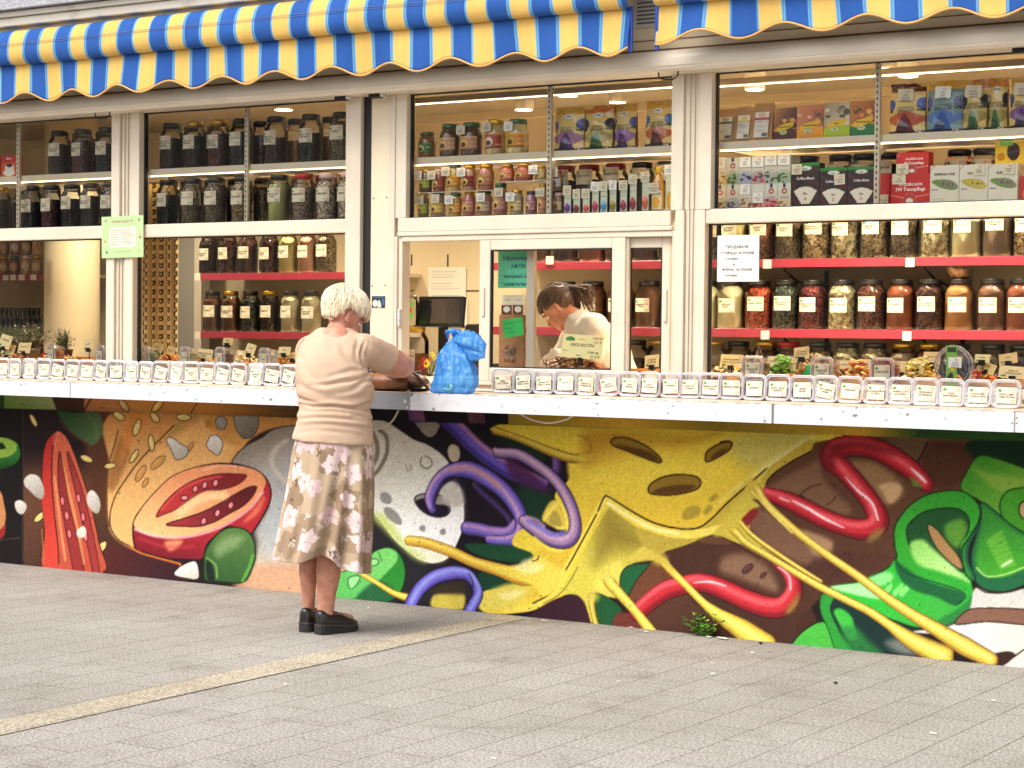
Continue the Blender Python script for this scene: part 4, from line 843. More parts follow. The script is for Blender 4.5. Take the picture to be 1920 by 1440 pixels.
# wooden display tray along the sill, inside the glass
TZ = 1.158
for x0, x1 in ((XL, -7.77), (-7.57, -6.13), (-5.25, -4.52), (-4.11, XR)):
 g = MB().use(WOOD); g.box(x0 + .01, x1 - .01, .12, .135, 1.125, TZ + .012, .002); g.box(x0 + .01, x1 - .01, .135, .48, 1.125, TZ - .012); g.box(x0 + .01, x1 - .01, .48, .495, 1.125, TZ + .02); g.build('wooden_tray', KIOSK)
g = MB().use(SHELFW); g.box(XL, XR, .031, .5, 1.10, 1.1245); g.box(XL, XR, .5, .9, 1.06, 1.12); g.build('inner_worktop', KIOSK)
g = MB().use(WALLI); g.box(XL, XR, .34, .36, 0.01, 1.06); g.build('worktop_front', KIOSK)
# round column and service door seen through the left windows
p0, p1 = ony(78, 560, .95), ony(170, 560, .95); rc = (p1[0] - p0[0]) / 2 * .80
g = MB().use(mat('column_paint', (226, 208, 166), .55, var=.1, vs=3), True); g.lathe([(rc, .01), (rc, ZC)], 48, cx=(p0[0] + p1[0]) / 2, cy=.95 + rc * .3); g.build('round_column', KIOSK)
g = MB().use(mat('grey_door', (150, 146, 136), .5)); a, b = ony(333, 560, 1.6), ony(368, 560, 1.6); g.box(a[0] - .2, b[0], 1.6, 1.64, .01, 2.1); g.use(ALU).box(b[0], b[0] + .06, 1.58, 1.66, .01, 2.15); g.build('service_door', KIOSK)
# ---------------------------------------------------------------- upper left: awning cassette and roof edge
g = MB().use(mat('cassette_paint', (206, 200, 186), .4, rgb2=(150, 140, 126), vs=8, th=(.55, .9)))
a = ony(0, 57, -.30)[2]; b = ony(0, 30, -.34)[2]
g.box(XL, -5.4, -.36, -.10, 2.975, 3.02, .006); g.box(XL, -5.4, -.38, -.10, 3.022, 3.05, .004)
g.box(XL, XR, -.31, -.10, 2.935, 2.974, .004)
g.build('awning_cassette', KIOSK)
g = MB().use(mat('rough_stucco', (196, 196, 198), .9, rgb2=(140, 142, 150), vs=160, th=(.4, .6), bump=.6, bs=120)); g.box(XL, XR, -.42, -.101, 3.055, 3.6); g.build('stucco_band', KIOSK)
# vent grille between the awnings
p = ony(1218, 22, -.10); g = MB().use(ALUG); g.box(p[0] - .07, p[0] + .09, -.115, -.1, p[2] - .07, p[2] + .12, .003)
g.use(mat('vent_dark', (90, 86, 80), .7))
for k in range(9): g.box(p[0] - .055, p[0] + .075, -.118, -.1155, p[2] - .055 + k * .018, p[2] - .048 + k * .018)
g.build('vent_grille', KIOSK)
# loose cable hanging under the counter
def cable(name, pts, r, m, label, cat):
 g = MB().use(m, True); P = catmull(np.array(pts), False, 8); g.tube([tuple(q) for q in P], r, 8); o = g.build(name); recenter(o); return tag(o, label, cat)
cm = mat('grey_cable', (190, 186, 170), .5)
P1 = [ony(747, 770, -.16), ony(735, 790, -.16), ony(715, 802, -.16), ony(690, 806, -.15), ony(660, 800, -.12)]
cable('cable', P1, .005, cm, 'pale cable looping out below the counter beside the woman in beige', 'cable')
P2 = [ony(975, 776, -.2), ony(1000, 788, -.2), ony(1030, 793, -.2), ony(1060, 787, -.2), ony(1075, 779, -.2)]
cable('cable', P2, .004, mat('white_cable', (226, 220, 210), .5), 'thin white cable sagging in an arc under the counter right of the blue bag', 'cable')
# unseen building across the square, added to put a faint reflection in the panes
BD = thing('building', 'unseen pale building across the square, added for a faint reflection in the panes', 'building', (-26, -34, 0))
g = MB().use(mat('pale_facade', (206, 196, 178), .8, var=.15, vs=1)); g.box(-50, 2, -42, -34, 0, 9.5); g.build('wall', BD)
for i in range(13):
 for j in range(3): g = MB().use(mat('dark_window', (40, 46, 54), .15)); g.box(-48.5 + i * 3.9, -46.7 + i * 3.9, -33.99, -33.9, .6 + j * 3.1, 2.7 + j * 3.1); g.build('window', BD)
# ---------------------------------------------------------------- striped awnings: fabric roll over the front bar, scalloped valance below
def awn_colors(u, period):
 """u = metres along the cloth; returns sRGB stripe colour"""
 k = (u / period) % 1.0
 Bl, Ye, Lb, Wh = (46, 92, 168), (234, 192, 106), (120, 180, 208), (226, 226, 200)
 e = .035
 out = np.zeros((len(u), 3))
 out[:] = Ye
 out[k < .5] = Bl
 for c in (.0, .5, 1.0):
  d = np.abs(k - c); out[d < e] = Lb; out[d < e * .33] = Wh if False else (70, 130, 200)
 return out
AWF = mat('awning_canvas', (200, 200, 200), .85, vcol=True, bump=.12, bs=700, spec=.2)
TRIM = mat('yellow_piping', (214, 160, 90), .7)
def awning(x0, x1, period, phase, scal, sph, label, edge):
 A = thing('awning', label, 'awning', ((x0 + x1) / 2, -.35, 2.57), group='striped awnings over the counter')
 yv = -.35; zt, zb = 2.771, 2.573
 # cloth over the roll: profile from the cassette, over the nose and tucked back behind the valance head
 prof = [(-.30, 2.952), (-.335, 2.950), (-.368, 2.938), (-.392, 2.908), (-.405, 2.865), (-.408, 2.825), (-.402, 2.795), (-.388, 2.772), (-.368, 2.764), (-.352, 2.768)]
 def grid(name, rows, nx, fn, shade=None):
  u = np.linspace(0, x1 - x0, nx); V = []; Cc = []
  for j in range(rows):
   P = fn(j, u); V.append(P); Cc.append(awn_colors(u - phase, period))
  V3 = np.concatenate([np.stack([v[0], v[1], v[2]], 1) for v in V]); C3 = np.concatenate(Cc)
  C3 = np.array([lin3(c) for c in C3]) * np.array([.82 + .12 * mnoise.noise((v[0] * 2.2, v[2] * 6, 1)) + .05 * mnoise.noise((v[0] * 30, v[2] * 8, 3)) for v in V3])[:, None]
  i = np.arange(rows * nx).reshape(rows, nx); fs = np.stack([i[:-1, :-1].ravel(), i[:-1, 1:].ravel(), i[1:, 1:].ravel(), i[1:, :-1].ravel()], 1)
  me = bpy.data.meshes.new(name); me.from_pydata((V3 - np.array(A.location)).tolist(), [], fs.tolist())
  a = me.color_attributes.new('paint', 'FLOAT_COLOR', 'POINT'); a.data.foreach_set('color', np.concatenate([C3, np.ones((len(C3), 1))], 1).ravel())
  me.materials.append(AWF); me.polygons.foreach_set('use_smooth', [True] * len(fs)); o = child(name, me, A)
  sd_ = o.modifiers.new('thick', 'SOLIDIFY'); sd_.thickness = .002; return o
 nx = int((x1 - x0) / .006)
 PR = catmull(np.array(prof), False, 3)
 rs = np.random.RandomState(4); ph = rs.rand(6) * 6
 def sag(u): return .004 * np.sin(u * 2.1 + ph[0]) + .003 * np.sin(u * 5.3 + ph[1])
 def froll(j, u):
  y, z = PR[j]; w = sag(u) * (j / len(PR)); k = .004 * np.sin(u * 9 + j * .5)
  return x0 + u, y - w + k * .3, z + w * .6, np.zeros_like(u) + .0
 grid('canvas_roll', len(PR), nx, froll)
 g = MB().use(ALUG, True); g.tube([(x0 + .01, -.362, 2.835), (x1 - .01, -.362, 2.835)], .033, 12); g.build('front_bar', A)
 RN = 12
 lo = zb + (.024 if edge < 0 else -.010)
 def zbot(u): return lo + .025 - .025 * np.cos((u - sph) / scal * 2 * math.pi)
 def drift(u): return .010 * np.sin(u * 1.7 + ph[2]) + .006 * np.sin(u * 4.1 + ph[3])
 def fval(j, u):
  t = j / (RN - 1); z = zt * (1 - t) + zbot(u) * t + sag(u) * .5
  y = yv + (.010 * np.sin(u * 6.3 + ph[4]) + .006 * np.sin(u * 15 + ph[5])) * t
  return x0 + u + drift(u) * t, y, z, np.zeros_like(u)
 grid('valance', RN, nx, fval)
 u = np.linspace(0, x1 - x0, int((x1 - x0) / .02)); P = fval(RN - 1, u)
 g = MB().use(TRIM, True); g.tube([(P[0][i], P[1][i], P[2][i]) for i in range(len(u))], .0052, 6); g.build('piping', A)
 # seams and stitching lines on the roll
 g = MB().use(mat('stitching', (120, 120, 140), .8), True)
 for (y, z) in ((-.4095, 2.872), (-.4105, 2.862)):
  g.tube([(x0 + q, y - .0005 - sag(q) * .4, z + sag(q) * .25) for q in np.arange(0, x1 - x0, .05)], .0009, 4)
 g.build('stitching', A)
 if edge:
  g = MB().use(mat('blue_binding', (24, 60, 140), .8)); q = x1 if edge > 0 else x0
  g.box(q - .012, q + .006, yv - .004, yv + .004, zb + .0, zt); g.build('side_binding', A)
 return A
awning(XL, -4.325, .2297, (-8.264 - XL), .3475, -8.249 + 3 * .3475 - XL, 'long blue and yellow striped awning over the left and middle windows', 1)
zoff = .034
awning(-4.195, XR, .2392, (-4.082 + 4.195), .369, -3.799 + 4.195, 'blue and yellow striped awning over the right windows, cut off at the top', -1)
# ---------------------------------------------------------------- printed faces: painted with the same numpy spray can, on small vertex grids
ORD = ['first', 'second', 'third', 'fourth', 'fifth', 'sixth', 'seventh', 'eighth', 'ninth', 'tenth', 'eleventh', 'twelfth', 'thirteenth', 'fourteenth', 'fifteenth', 'sixteenth', 'seventeenth', 'eighteenth', 'nineteenth', 'twentieth', 'twenty-first', 'twenty-second', 'twenty-third', 'twenty-fourth', 'twenty-fifth']
PRINT = mat('printed_card', (200, 200, 200), .45, vcol=True)
PRINTG = mat('printed_glossy_film', (200, 200, 200), .22, vcol=True, bump=.25, bs=28, coat=.3)
def canvas(w, h, bg, fn):
 """paint in millimetres, v downwards; returns sampler(u_mm, v_mm)->linear rgb"""
 global CAN, CW, CH, CX0, CY0
 old = (CAN, CW, CH, CX0, CY0); pad = 2
 CW, CH = int(w) + 2 * pad + 2, int(h) + 2 * pad + 2; CX0 = CY0 = -pad; CAN = np.zeros((CH, CW, 3), np.float32); CAN[:] = np.array(bg, np.float32) / 255
 fn(w, h); c = CAN; CAN, CW, CH, CX0, CY0 = old
 def sample(u, v):
  x = np.clip(np.asarray(u) + pad, 0, c.shape[1] - 1.01); y = np.clip(np.asarray(v) + pad, 0, c.shape[0] - 1.01); xi = x.astype(int); yi = y.astype(int)
  q = c[yi, xi]; return np.where(q <= .04045, q / 12.92, ((q + .055) / 1.055) ** 2.4) ** 1.12 * .9
 return sample
def RC(x0, y0, x1, y1): return '%.1f,%.1f %.1f,%.1f %.1f,%.1f %.1f,%.1f' % (x0, y0, x1, y0, x1, y1, x0, y1)
def printed(name, parent, w, h, samp, pos, st=.0028, m=PRINT, shape=None, texts=()):
 """vertex-coloured face; pos(u,v)->(x,y,z) in the parent's space, u right, v up, metres from the lower left"""
 nx = max(2, int(w / st)); nz = max(2, int(h / st)); V = []; C = []
 us = np.linspace(0, w, nx); vs = np.linspace(0, h, nz)
 for v in vs:
  for u in us: V.append(pos(u, v))
 U, Vv = np.meshgrid(us, vs); C = samp(U.ravel() * 1000, (h - Vv.ravel()) * 1000)
 i = np.arange(nx * nz).reshape(nz, nx); fs = np.stack([i[:-1, :-1].ravel(), i[:-1, 1:].ravel(), i[1:, 1:].ravel(), i[1:, :-1].ravel()], 1).tolist()
 n0 = len(V); mi = [0] * len(fs); mats_ = [m]
 for (s, tx, ty, size, mt, al) in texts:
  tv, tf = text2d(s, size, .025, al)
  if mt not in mats_: mats_.append(mt)
  o = len(V)
  for (a, b) in tv:
   p = pos(tx + a, ty + b, .0009) if True else None; V.append(p)
  for f_ in tf: fs.append([k + o for k in f_]); mi.append(mats_.index(mt))
 me = bpy.data.meshes.new(name); me.from_pydata(V, [], fs)
 a = me.color_attributes.new('paint', 'FLOAT_COLOR', 'POINT'); full = np.ones((len(V), 4)); full[:n0, :3] = C; a.data.foreach_set('color', full.ravel())
 for mm in mats_: me.materials.append(mm)
 me.polygons.foreach_set('material_index', mi); me.polygons.foreach_set('use_smooth', [True] * len(fs)); return child(name, me, parent)
def flatpos(x0, y, z0):
 def f(u, v, off=0.0): return (x0 + u, y - off, z0 + v)
 return f
def bb(px0, py0, px1, py1, Y, base=None):
 """pixel box -> X0, X1, Z0, Z1 on the plane y=Y"""
 ym = (py0 + py1) / 2; xm = (px0 + px1) / 2
 x0, x1 = ony(px0, ym, Y)[0], ony(px1, ym, Y)[0]; z0, z1 = ony(xm, py1, Y)[2], ony(xm, py0, Y)[2]
 if base is not None: z1 = base + (z1 - z0); z0 = base
 return x0, x1, z0, z1
WH = mat('white_ink', (240, 238, 230), .6)
def price_tag(parent, x, y, z, w=.05, h=.042, ang=0.0, red=True, lines=2, seed=0):
 rs = random.Random(seed); g = MB().use(PAPERW if not seed % 3 else PAPER)
 M = Matrix.Translation((x, y, z)) @ Matrix.Rotation(ang, 4, 'Y')
 g.box(-w/2, w/2, -.0006, .0006, -h/2, h/2, M=M)
 def T(s, tx, tz, size, m):
  tv, tf = text2d(s, size, .01, 'CENTER'); g.use(m); g.add([(tx + a, -.0012, tz + b) for a, b in tv], tf, M)
 T('%d,%02d' % (rs.randint(1, 9), rs.choice([20, 50, 80, 98])), w * .12, h * .2, h * .22, INKR)
 ws = ['МЕД', 'ЛЮТЕНИЦА', 'КАЙСИЯ', 'ОЛИО', 'ТАХАН', 'СИРОП', 'МАСЛО', 'КОКОС', 'ЧАЙ', 'БИО', 'ШИПКА', 'ПЕЛИН']
 for k in range(lines): T(rs.choice(ws), 0, -h * (.08 + .22 * k), h * .19, INK)
 return g.build('price_tag', parent, world=False)
# ---------------------------------------------------------------- big storage jars
JARGLASS = glassmat('jar_glass', (.955, .96, .95), 1.0, rough=.03)
LIDB = mat('black_lid', (22, 20, 20), .3, coat=.4); LIDG = mat('gold_lid', (196, 156, 60), .28, metal=.8); LIDR = mat('red_lid', (170, 24, 34), .35, coat=.3); LIDW = mat('pinkish_white_lid', (226, 190, 184), .45); LIDN = mat('green_lid', (40, 96, 44), .35, coat=.3)
LIDS = {'black': LIDB, 'gold': LIDG, 'red': LIDR, 'pale': LIDW, 'green': LIDN}
def jar_profile(r, h):
 k = h / .25
 return [(r * .90, 0), (r * .97, .006 * k), (r, .016 * k), (r, .165 * k), (r * .985, .180 * k), (r * .93, .194 * k), (r * .82, .206 * k), (r * .745, .214 * k), (r * .72, .220 * k), (r * .72, .236 * k)]
JM = {}
def jar_meshes(r, h):
 key = (round(r, 3), round(h, 3))
 if key in JM: return JM[key]
 pr = jar_profile(r, h); k = h / .25
 g = MB().use(JARGLASS, True); vs = pr
 n = 28; V = []; Fc = []
 for a_, z in vs:
  for q in range(n): t = 2 * math.pi * q / n; V.append((a_ * math.cos(t), a_ * math.sin(t), z))
 for j in range(len(vs) - 1):
  for q in range(n): Fc.append((j*n+q, j*n+(q+1) % n, (j+1)*n+(q+1) % n, (j+1)*n+q))
 g.add(V, Fc); body = local(g, 'glass')
 g = MB().use(LIDB, True); rl = r * .755
 g.lathe([(rl, .222 * k), (rl, .243 * k), (rl * .97, .2485 * k), (rl * .9, .25 * k)], 28); g.smooth = False
 for q in range(28): t = 2 * math.pi * (q + .5) / 28;
 lid = local(g, 'lid'); JM[key] = (body, lid, {}); return JM[key]
def contents_mesh(r, h, fill, cache):
 f = round(fill, 2)
 if f in cache: return cache[f]
 pr = [(a - .0035, z + (.003 if i == 0 else 0)) for i, (a, z) in enumerate(jar_profile(r, h)) if z <= h * f]
 pts = pr + [(pr[-1][0] if True else 0, h * f)]
 if h * f > .2 * h / .25: pts[-1] = (np.interp(h * f, [z for a, z in jar_profile(r, h)], [a for a, z in jar_profile(r, h)]) - .004, h * f)
 g = MB().use(MATS['printed_card'], True); g.lathe(pts, 28)
 # lumpy heap on top
 for q in range(14): a = random.random() * 6.28; d = random.random() * pts[-1][0] * .8; g.sphere((d * math.cos(a), d * math.sin(a), h * f), (.012, .012, .006), 6)
 cache[f] = local(g, 'contents'); return cache[f]
GR = {}
def gran(key):
 """contents colours: two tones, grain size"""
 if key in GR: return GR[key]
 c1, c2, s, desc = CONT[key]; c1 = tuple(min(245, c * 1.16 + 6) for c in c1); c2 = tuple(c * 1.12 for c in c2)
 if s == 0: m_ = mat('contents_' + key, c1, .8, rgb2=c2, vs=9, th=(.3, .7), bump=.1, bs=60)
 elif s < 0: m_ = mat('contents_' + key, c1, .5, rgb2=c2, vs=-s, th=(.42, .58), bump=.3, bs=-s, stretch=(1, 1, .4))
 else: m_ = mat('contents_' + key, c1, .75, rgb2=c2, vs=s, th=(.25, .75), vorn=1, bump=.5, bs=s)
 GR[key] = m_; return m_
CONT = {
'tea': ((58, 40, 32), (22, 14, 12), 220, 'dark loose tea'), 'tea2': ((76, 56, 40), (30, 20, 16), 200, 'brown loose tea'), 'fruit': ((96, 40, 34), (30, 16, 18), 90, 'dark red fruit tea'),
'herb': ((136, 118, 84), (66, 52, 36), 150, 'dried greenish herbs'), 'herb2': ((170, 150, 104), (92, 74, 46), 110, 'pale dried herbs'), 'black': ((44, 42, 40), (18, 16, 16), 170, 'black tea leaves'),
'green': ((176, 178, 108), (150, 152, 84), 0, 'pale green powder'), 'pink': ((176, 130, 110), (86, 96, 76), 110, 'pink and green petals'), 'mixw': ((206, 186, 160), (110, 90, 60), 90, 'pale flower tea'),
'brown': ((120, 78, 44), (92, 56, 30), 0, 'brown powder'), 'choc': ((84, 50, 34), (62, 36, 24), 0, 'dark brown powder'), 'yellow': ((226, 206, 130), (206, 180, 104), 0, 'yellow powder'), 'salmon': ((226, 160, 130), (206, 140, 110), 0, 'pink salt'),
'cream': ((226, 206, 160), (206, 184, 136), 0, 'cream coloured powder'), 'white': ((232, 226, 208), (214, 204, 180), 0, 'white powder'), 'seed': ((190, 166, 116), (96, 76, 48), 75, 'mixed pale seeds'), 'seed2': ((216, 196, 150), (120, 100, 66), 60, 'large mixed flakes'),
'cashew': ((236, 214, 164), (150, 120, 76), 62, 'pale cashew pieces'), 'orange': ((196, 92, 52), (130, 40, 26), 95, 'orange lentils'), 'darkgreen': ((78, 84, 66), (34, 40, 30), 95, 'dark green pepper grains'), 'redseed': ((122, 44, 38), (58, 16, 20), 80, 'dark red berries'),
'brownseed': ((122, 66, 40), (64, 28, 18), 100, 'brown seeds'), 'rust': ((140, 74, 40), (118, 56, 28), 0, 'rust coloured powder'), 'cinn': ((176, 126, 70), (150, 98, 50), 0, 'cinnamon coloured powder'), 'grey': ((146, 126, 100), (120, 100, 76), 0, 'grey brown powder'), 'darkmix': ((90, 50, 34), (36, 18, 14), 70, 'dark mixed spice'),
'flour': ((216, 200, 160), (190, 170, 126), 0, 'beige flour'), 'lentil': ((136, 110, 66), (84, 62, 36), 110, 'olive coloured lentils'), 'honey': ((166, 104, 36), (120, 70, 20), 0, 'amber honey'), 'walnut': ((176, 126, 76), (96, 60, 34), 40, 'walnut pieces')}
WORDS = ['ЗЕЛЕН ЧАЙ', 'ЧЕРЕН ЧАЙ С', 'ПЛОДОВ ЧАЙ', 'БИЛКОВ ЧАЙ', 'БЯЛ ЧАЙ', 'ЧАЙ С', 'ЛИПА', 'МЕНТА']
def label_mb(w, h, lines, r=None, seed=0, small=True, z=0.0):
 """white price label: green mark top left, red prices top right, black name, prices lower right; curved to radius r"""
 rs = random.Random(seed); g = MB()
 def W(x, zz, off):
  if r: a = x / r; return ((r + off) * math.sin(a), -(r + off) * math.cos(a), z + zz)
  return (x, -off, z + zz)
 g.use(PAPER); n = 8 if r else 1
 vs = [W(-w/2 + w * i / n, s * h/2, .0012) for i in range(n + 1) for s in (-1, 1)]; g.add(vs, [(2*i, 2*i+2, 2*i+3, 2*i+1) for i in range(n)])
 def T(s, tx, tz, size, m, al='LEFT', b=.015):
  tv, tf = text2d(s, size, b, al); g.use(m); g.add([W(tx + a, tz + bb_, .0018) for a, bb_ in tv], tf)
 g.use(INKG); gx = -w * .44; gz = h * .26; k = 7
 arc = [W(gx + w * .2 * i / k, gz + h * .13 * math.sin(math.pi * i / k), .0018) for i in range(k + 1)] + [W(gx + w * .2, gz - h * .05, .0018), W(gx, gz - h * .05, .0018)]
 g.add(arc, [tuple(range(len(arc)))[::-1]])
 T('%d,%02d лв' % (rs.randint(1, 4), rs.randint(10, 98)), w * .45, h * .30, h * .12, INKR, 'RIGHT'); T('%d,%02d €' % (rs.randint(0, 2), rs.randint(10, 98)), w * .45, h * .15, h * .12, INKR, 'RIGHT')
 for i, l in enumerate(lines[:3]):
  sz = min(h * .16, w * .86 / max(1, len(l)) / .62); T(l, 0, h * (.0 - .17 * i), sz, INK, 'CENTER', .03)
 T('%d,%02d лв' % (rs.randint(9, 39), rs.randint(10, 98)), w * .45, -h * .34, h * .10, INK, 'RIGHT'); T('%d,%02d €' % (rs.randint(5, 19), rs.randint(10, 98)), w * .45, -h * .46, h * .10, INK, 'RIGHT')
 return g
def big_jar(px, py, Y, z, key, fill, lid, lines, where, r=.076, h=.25, lw=.092, lh=.072, lz=.125, back=False, group=None, la=0.0, label=True):
 X = ony(px, py, Y)[0]; body, lidm, cache = jar_meshes(r, h); c = CONT[key]
 t = thing('storage_jar', where, 'jar', (X, Y, z), random.uniform(-.05, .05), group)
 child('glass', body, t); o = child('contents', contents_mesh(r, h, fill, cache), t, {0: gran(key)}); child('lid', lidm, t, {0: LIDS[lid]})
 if label:
  g = label_mb(lw, lh, lines, r + .0005, seed=int(px * 7 + Y * 10), z=lz * h / .25 + random.uniform(-.006, .006)); lo = child('label', local(g, 'label'), t); lo.rotation_euler = (0, 0, la + random.uniform(-.12, .12))
 return t
# lower right: two red-edged shelves and the bench row
def row(items, Y, z, py, shelf, group, r=.076, **kw):
 n = len(items)
 for i, it in enumerate(items):
  px, key, fill, lid, lines = it
  big_jar(px, py, Y, z, key, fill, lid, lines, '%s-lidded jar of %s, %s from left, %s' % (lid, CONT[key][3], ORD[i], shelf), r=r, group=group, **kw)
row([(1339, 'black', .85, 'black', ['ЧЕРЕН']), (1378, 'yellow', .9, 'black', ['НАХУТЕНО', 'БРАШНО']), (1429, 'brownseed', .86, 'black', ['КАФЯВА', 'ЛЕЩА']), (1480, 'herb', .9, 'black', ['БИЛКОВ', 'МИКС']), (1532, 'seed', .9, 'black', ['ПОДПРАВКА ЗА', 'ПЕЧЕНО МЕСО']), (1586, 'seed2', .9, 'black', ['ПОДПРАВКА ЗА', 'РИБА']),
 (1641, 'herb2', .9, 'black', ['ЗДРАВЕЦ', 'ЛИПА']), (1697, 'herb', .86, 'black', ['ЛУК НА ЛЮСПИ']), (1755, 'cashew', .9, 'black', ['БЯЛ БОБ']), (1814, 'cream', .88, 'black', ['ЛУК НА ГРАНУЛИ']), (1872, 'grey', .86, 'black', ['КОРИАНДЪР', 'МЛЯН']), (1930, 'seed', .88, 'black', ['КИМИОН'])], 1.385, 1.732, 455, 'upper right red shelf', 'jars on the upper red shelf behind the right window', lz=.155)
row([(1325, 'cream', .88, 'black', ['БРАШНО']), (1371, 'cream', .9, 'black', ['ЧЕСНОВ', 'ПРАХ']), (1424, 'orange', .84, 'black', ['СЛАДЪК ЧЕРВЕН']), (1474, 'darkgreen', .9, 'black', ['СИНАП ЗЕЛЕНА', 'ГОРЧИЦА']), (1524, 'redseed', .88, 'black', ['ЧЕРВЕНА ЧЕРЕША', 'ГЪБИНА']), (1580, 'cashew', .92, 'black', ['КАШУ СУРОВО']), (1634, 'brownseed', .9, 'black', ['ЧИЛИ ГЪРНЕНО']),
 (1690, 'rust', .9, 'black', ['ПУЛ БИБЕР']), (1744, 'darkmix', .9, 'black', ['ЧИЛИ ЦЯЛА', 'ПЪЛНА ЛЮТА']), (1800, 'cinn', .92, 'black', ['КАЙЕНСКИ ПИПЕР']), (1861, 'brown', .9, 'black', ['ЧИЛИ НА ПРАХ']), (1916, 'rust', .9, 'black', ['ЧЕРВЕН ПИПЕР', 'СЛАДЪК'])], 1.385, 1.378, 580, 'lower right red shelf', 'jars on the lower red shelf behind the right window')
row([(1340, 'walnut', .5, 'gold', ['ОРЕХ']), (1384, 'seed', .7, 'black', ['ЛЕН']), (1436, 'darkmix', .8, 'gold', ['КАКАО']), (1477, 'white', .7, 'red', ['СОЛ']), (1537, 'seed', .8, 'black', ['ЧИА']), (1589, 'cashew', .9, 'black', ['БАДЕМ']), (1640, 'seed2', .9, 'black', ['ОВЕС']), (1695, 'grey', .8, 'gold', ['ТАХАН']), (1745, 'brown', .85, 'gold', ['РОЖКОВ']), (1798, 'seed', .8, 'black', ['СУСАМ']), (1862, 'herb', .8, 'black', ['МАЩЕРКА']), (1916, 'tea2', .8, 'black', ['ЧАЙ'])], 1.42, 1.062, 690, 'bench behind right trays', 'jars on the bench behind the right window', label=False)
# seen through the sliding sash
row([(1012, 'brown', .9, 'black', ['КАКАО']), (1062, 'choc', .9, 'black', ['КАКАО']), (1112, 'rust', .9, 'black', ['КАНЕЛА']), (1160, 'brown', .9, 'black', ['КАФЕ']), (1210, 'choc', .9, 'black', ['КАФЕ']), (1262, 'brown', .9, 'black', ['КАФЕ'])], 1.385, 1.732, 470, 'upper shelf behind sliding window', 'jars on the upper red shelf behind the sliding window')
row([(1060, 'lentil', .9, 'black', ['ЛЕЩА']), (1112, 'brown', .9, 'black', ['СУМАК']), (1165, 'rust', .9, 'black', ['КЪРИ']), (1217, 'brown', .92, 'black', ['ПОДПРАВКА ЗА', 'ГРИЛ']), (1270, 'brown', .9, 'black', ['КИМИОН'])], 1.385, 1.378, 590, 'lower shelf behind sliding window', 'jars on the lower red shelf behind the sliding window')
row([(1192, 'tea', .6, 'black', ['ЧАЙ']), (1236, 'tea2', .6, 'gold', ['ЧАЙ'])], 1.42, 1.062, 680, 'bench behind the small sash', 'jars behind the small sash', label=False)
# left window, wall shelves
row([(392, 'tea2', .8, 'black', ['ЯБЪЛКОВИ', 'РЕЗЕНИ']), (428, 'darkmix', .8, 'black', ['ЧЕРЕН', 'КИМИОН']), (465, 'choc', .85, 'black', ['ЧЕРЕН ПИПЕР', 'НА ЗЪРНА']), (505, 'darkmix', .85, 'black', ['БАХАР', 'ЗЪРНА']), (541, 'yellow', .9, 'gold', ['ЛИМОНЕНА', 'СОЛ']), (577, 'salmon', .88, 'gold', ['ХИМАЛАЙСКА']), (612, 'herb2', .9, 'gold', ['МАГДАНОЗ'])], 1.47, 1.693, 480, 'upper left red shelf', 'jars on the upper red shelf behind the left window', r=.062)
row([(399, 'brown', .8, 'black', ['КАНЕЛА']), (433, 'brown', .8, 'gold', ['ДЖИНДЖИФИЛ', 'НА ПРАХ']), (470, 'darkgreen', .8, 'black', ['РИГАН']), (507, 'tea2', .8, 'gold', ['МАЩЕРКА']), (545, 'flour', .9, 'black', ['ЗАХАР']), (584, 'flour', .88, 'black', ['КОКОСОВО', 'БРАШНО'])], 1.47, 1.334, 590, 'lower left red shelf', 'jars on the lower red shelf behind the left window', r=.062)
# upper display shelves, left windows: front row and the row behind it
def dbl(items, z, py, shelf, group, r=.064):
 for i, (px, key, fill, lid, lines, k2, l2) in enumerate(items):
  big_jar(px, py, .12, z, key, fill, lid, lines, '%s-lidded jar of %s, front row, %s on %s' % (lid, CONT[key][3], ORD[i], shelf), r=r, group=group, lw=.086, lz=.14)
  X = ony(px, py, .12)[0]
  if k2:
   q = proj((X + .012, .27, z + .1)); big_jar(q[0], q[1], .27, z, k2, fill * .96, l2, lines, '%s-lidded jar of %s, back row, %s on %s' % (l2, CONT[k2][3], ORD[i], shelf), r=r, group=group, label=False)
ZS = 2.2072; ZL = 1.9035
dbl([(60, 'tea2', .01 + .6, 'black', ['ЧАЙ'], None, None)][:0] + [(112, 'tea2', .68, 'black', ['ЗЕЛЕН ЧАЙ', 'ЖАСМИН'], 'fruit', 'black'), (156, 'fruit', .74, 'black', ['ПЛОДОВ ЧАЙ', 'ВИШНА'], 'tea', 'black'), (201, 'black', .58, 'black', ['ЧЕРЕН ЧАЙ', 'АСАМ'], 'tea', 'black')], ZS, 270, 'top shelf, first window', 'tea jars on the top left shelf')
dbl([(2, 'tea2', .7, 'gold', ['МЕНТА'], 'tea', 'black'), (60, 'black', .62, 'black', ['ЗЕЛЕН ЧАЙ', 'МЕНТА'], 'tea', 'black'), (97, 'fruit', .66, 'black', ['ЧАЙ С', 'ГОДЖИ'], 'tea', 'black'), (135, 'tea', .66, 'black', ['РОЙБОС', 'ВАНИЛИЯ'], 'tea', 'black'), (171, 'black', .7, 'black', ['ЧЕРЕН ЧАЙ С', 'БЕРГАМОТ'], 'black', 'black'), (209, 'tea', .7, 'black', ['ЧАЙ С', 'ЛИМОН'], None, None)], ZL, 370, 'lower shelf, first window', 'tea jars on the lower left shelf', r=.06)
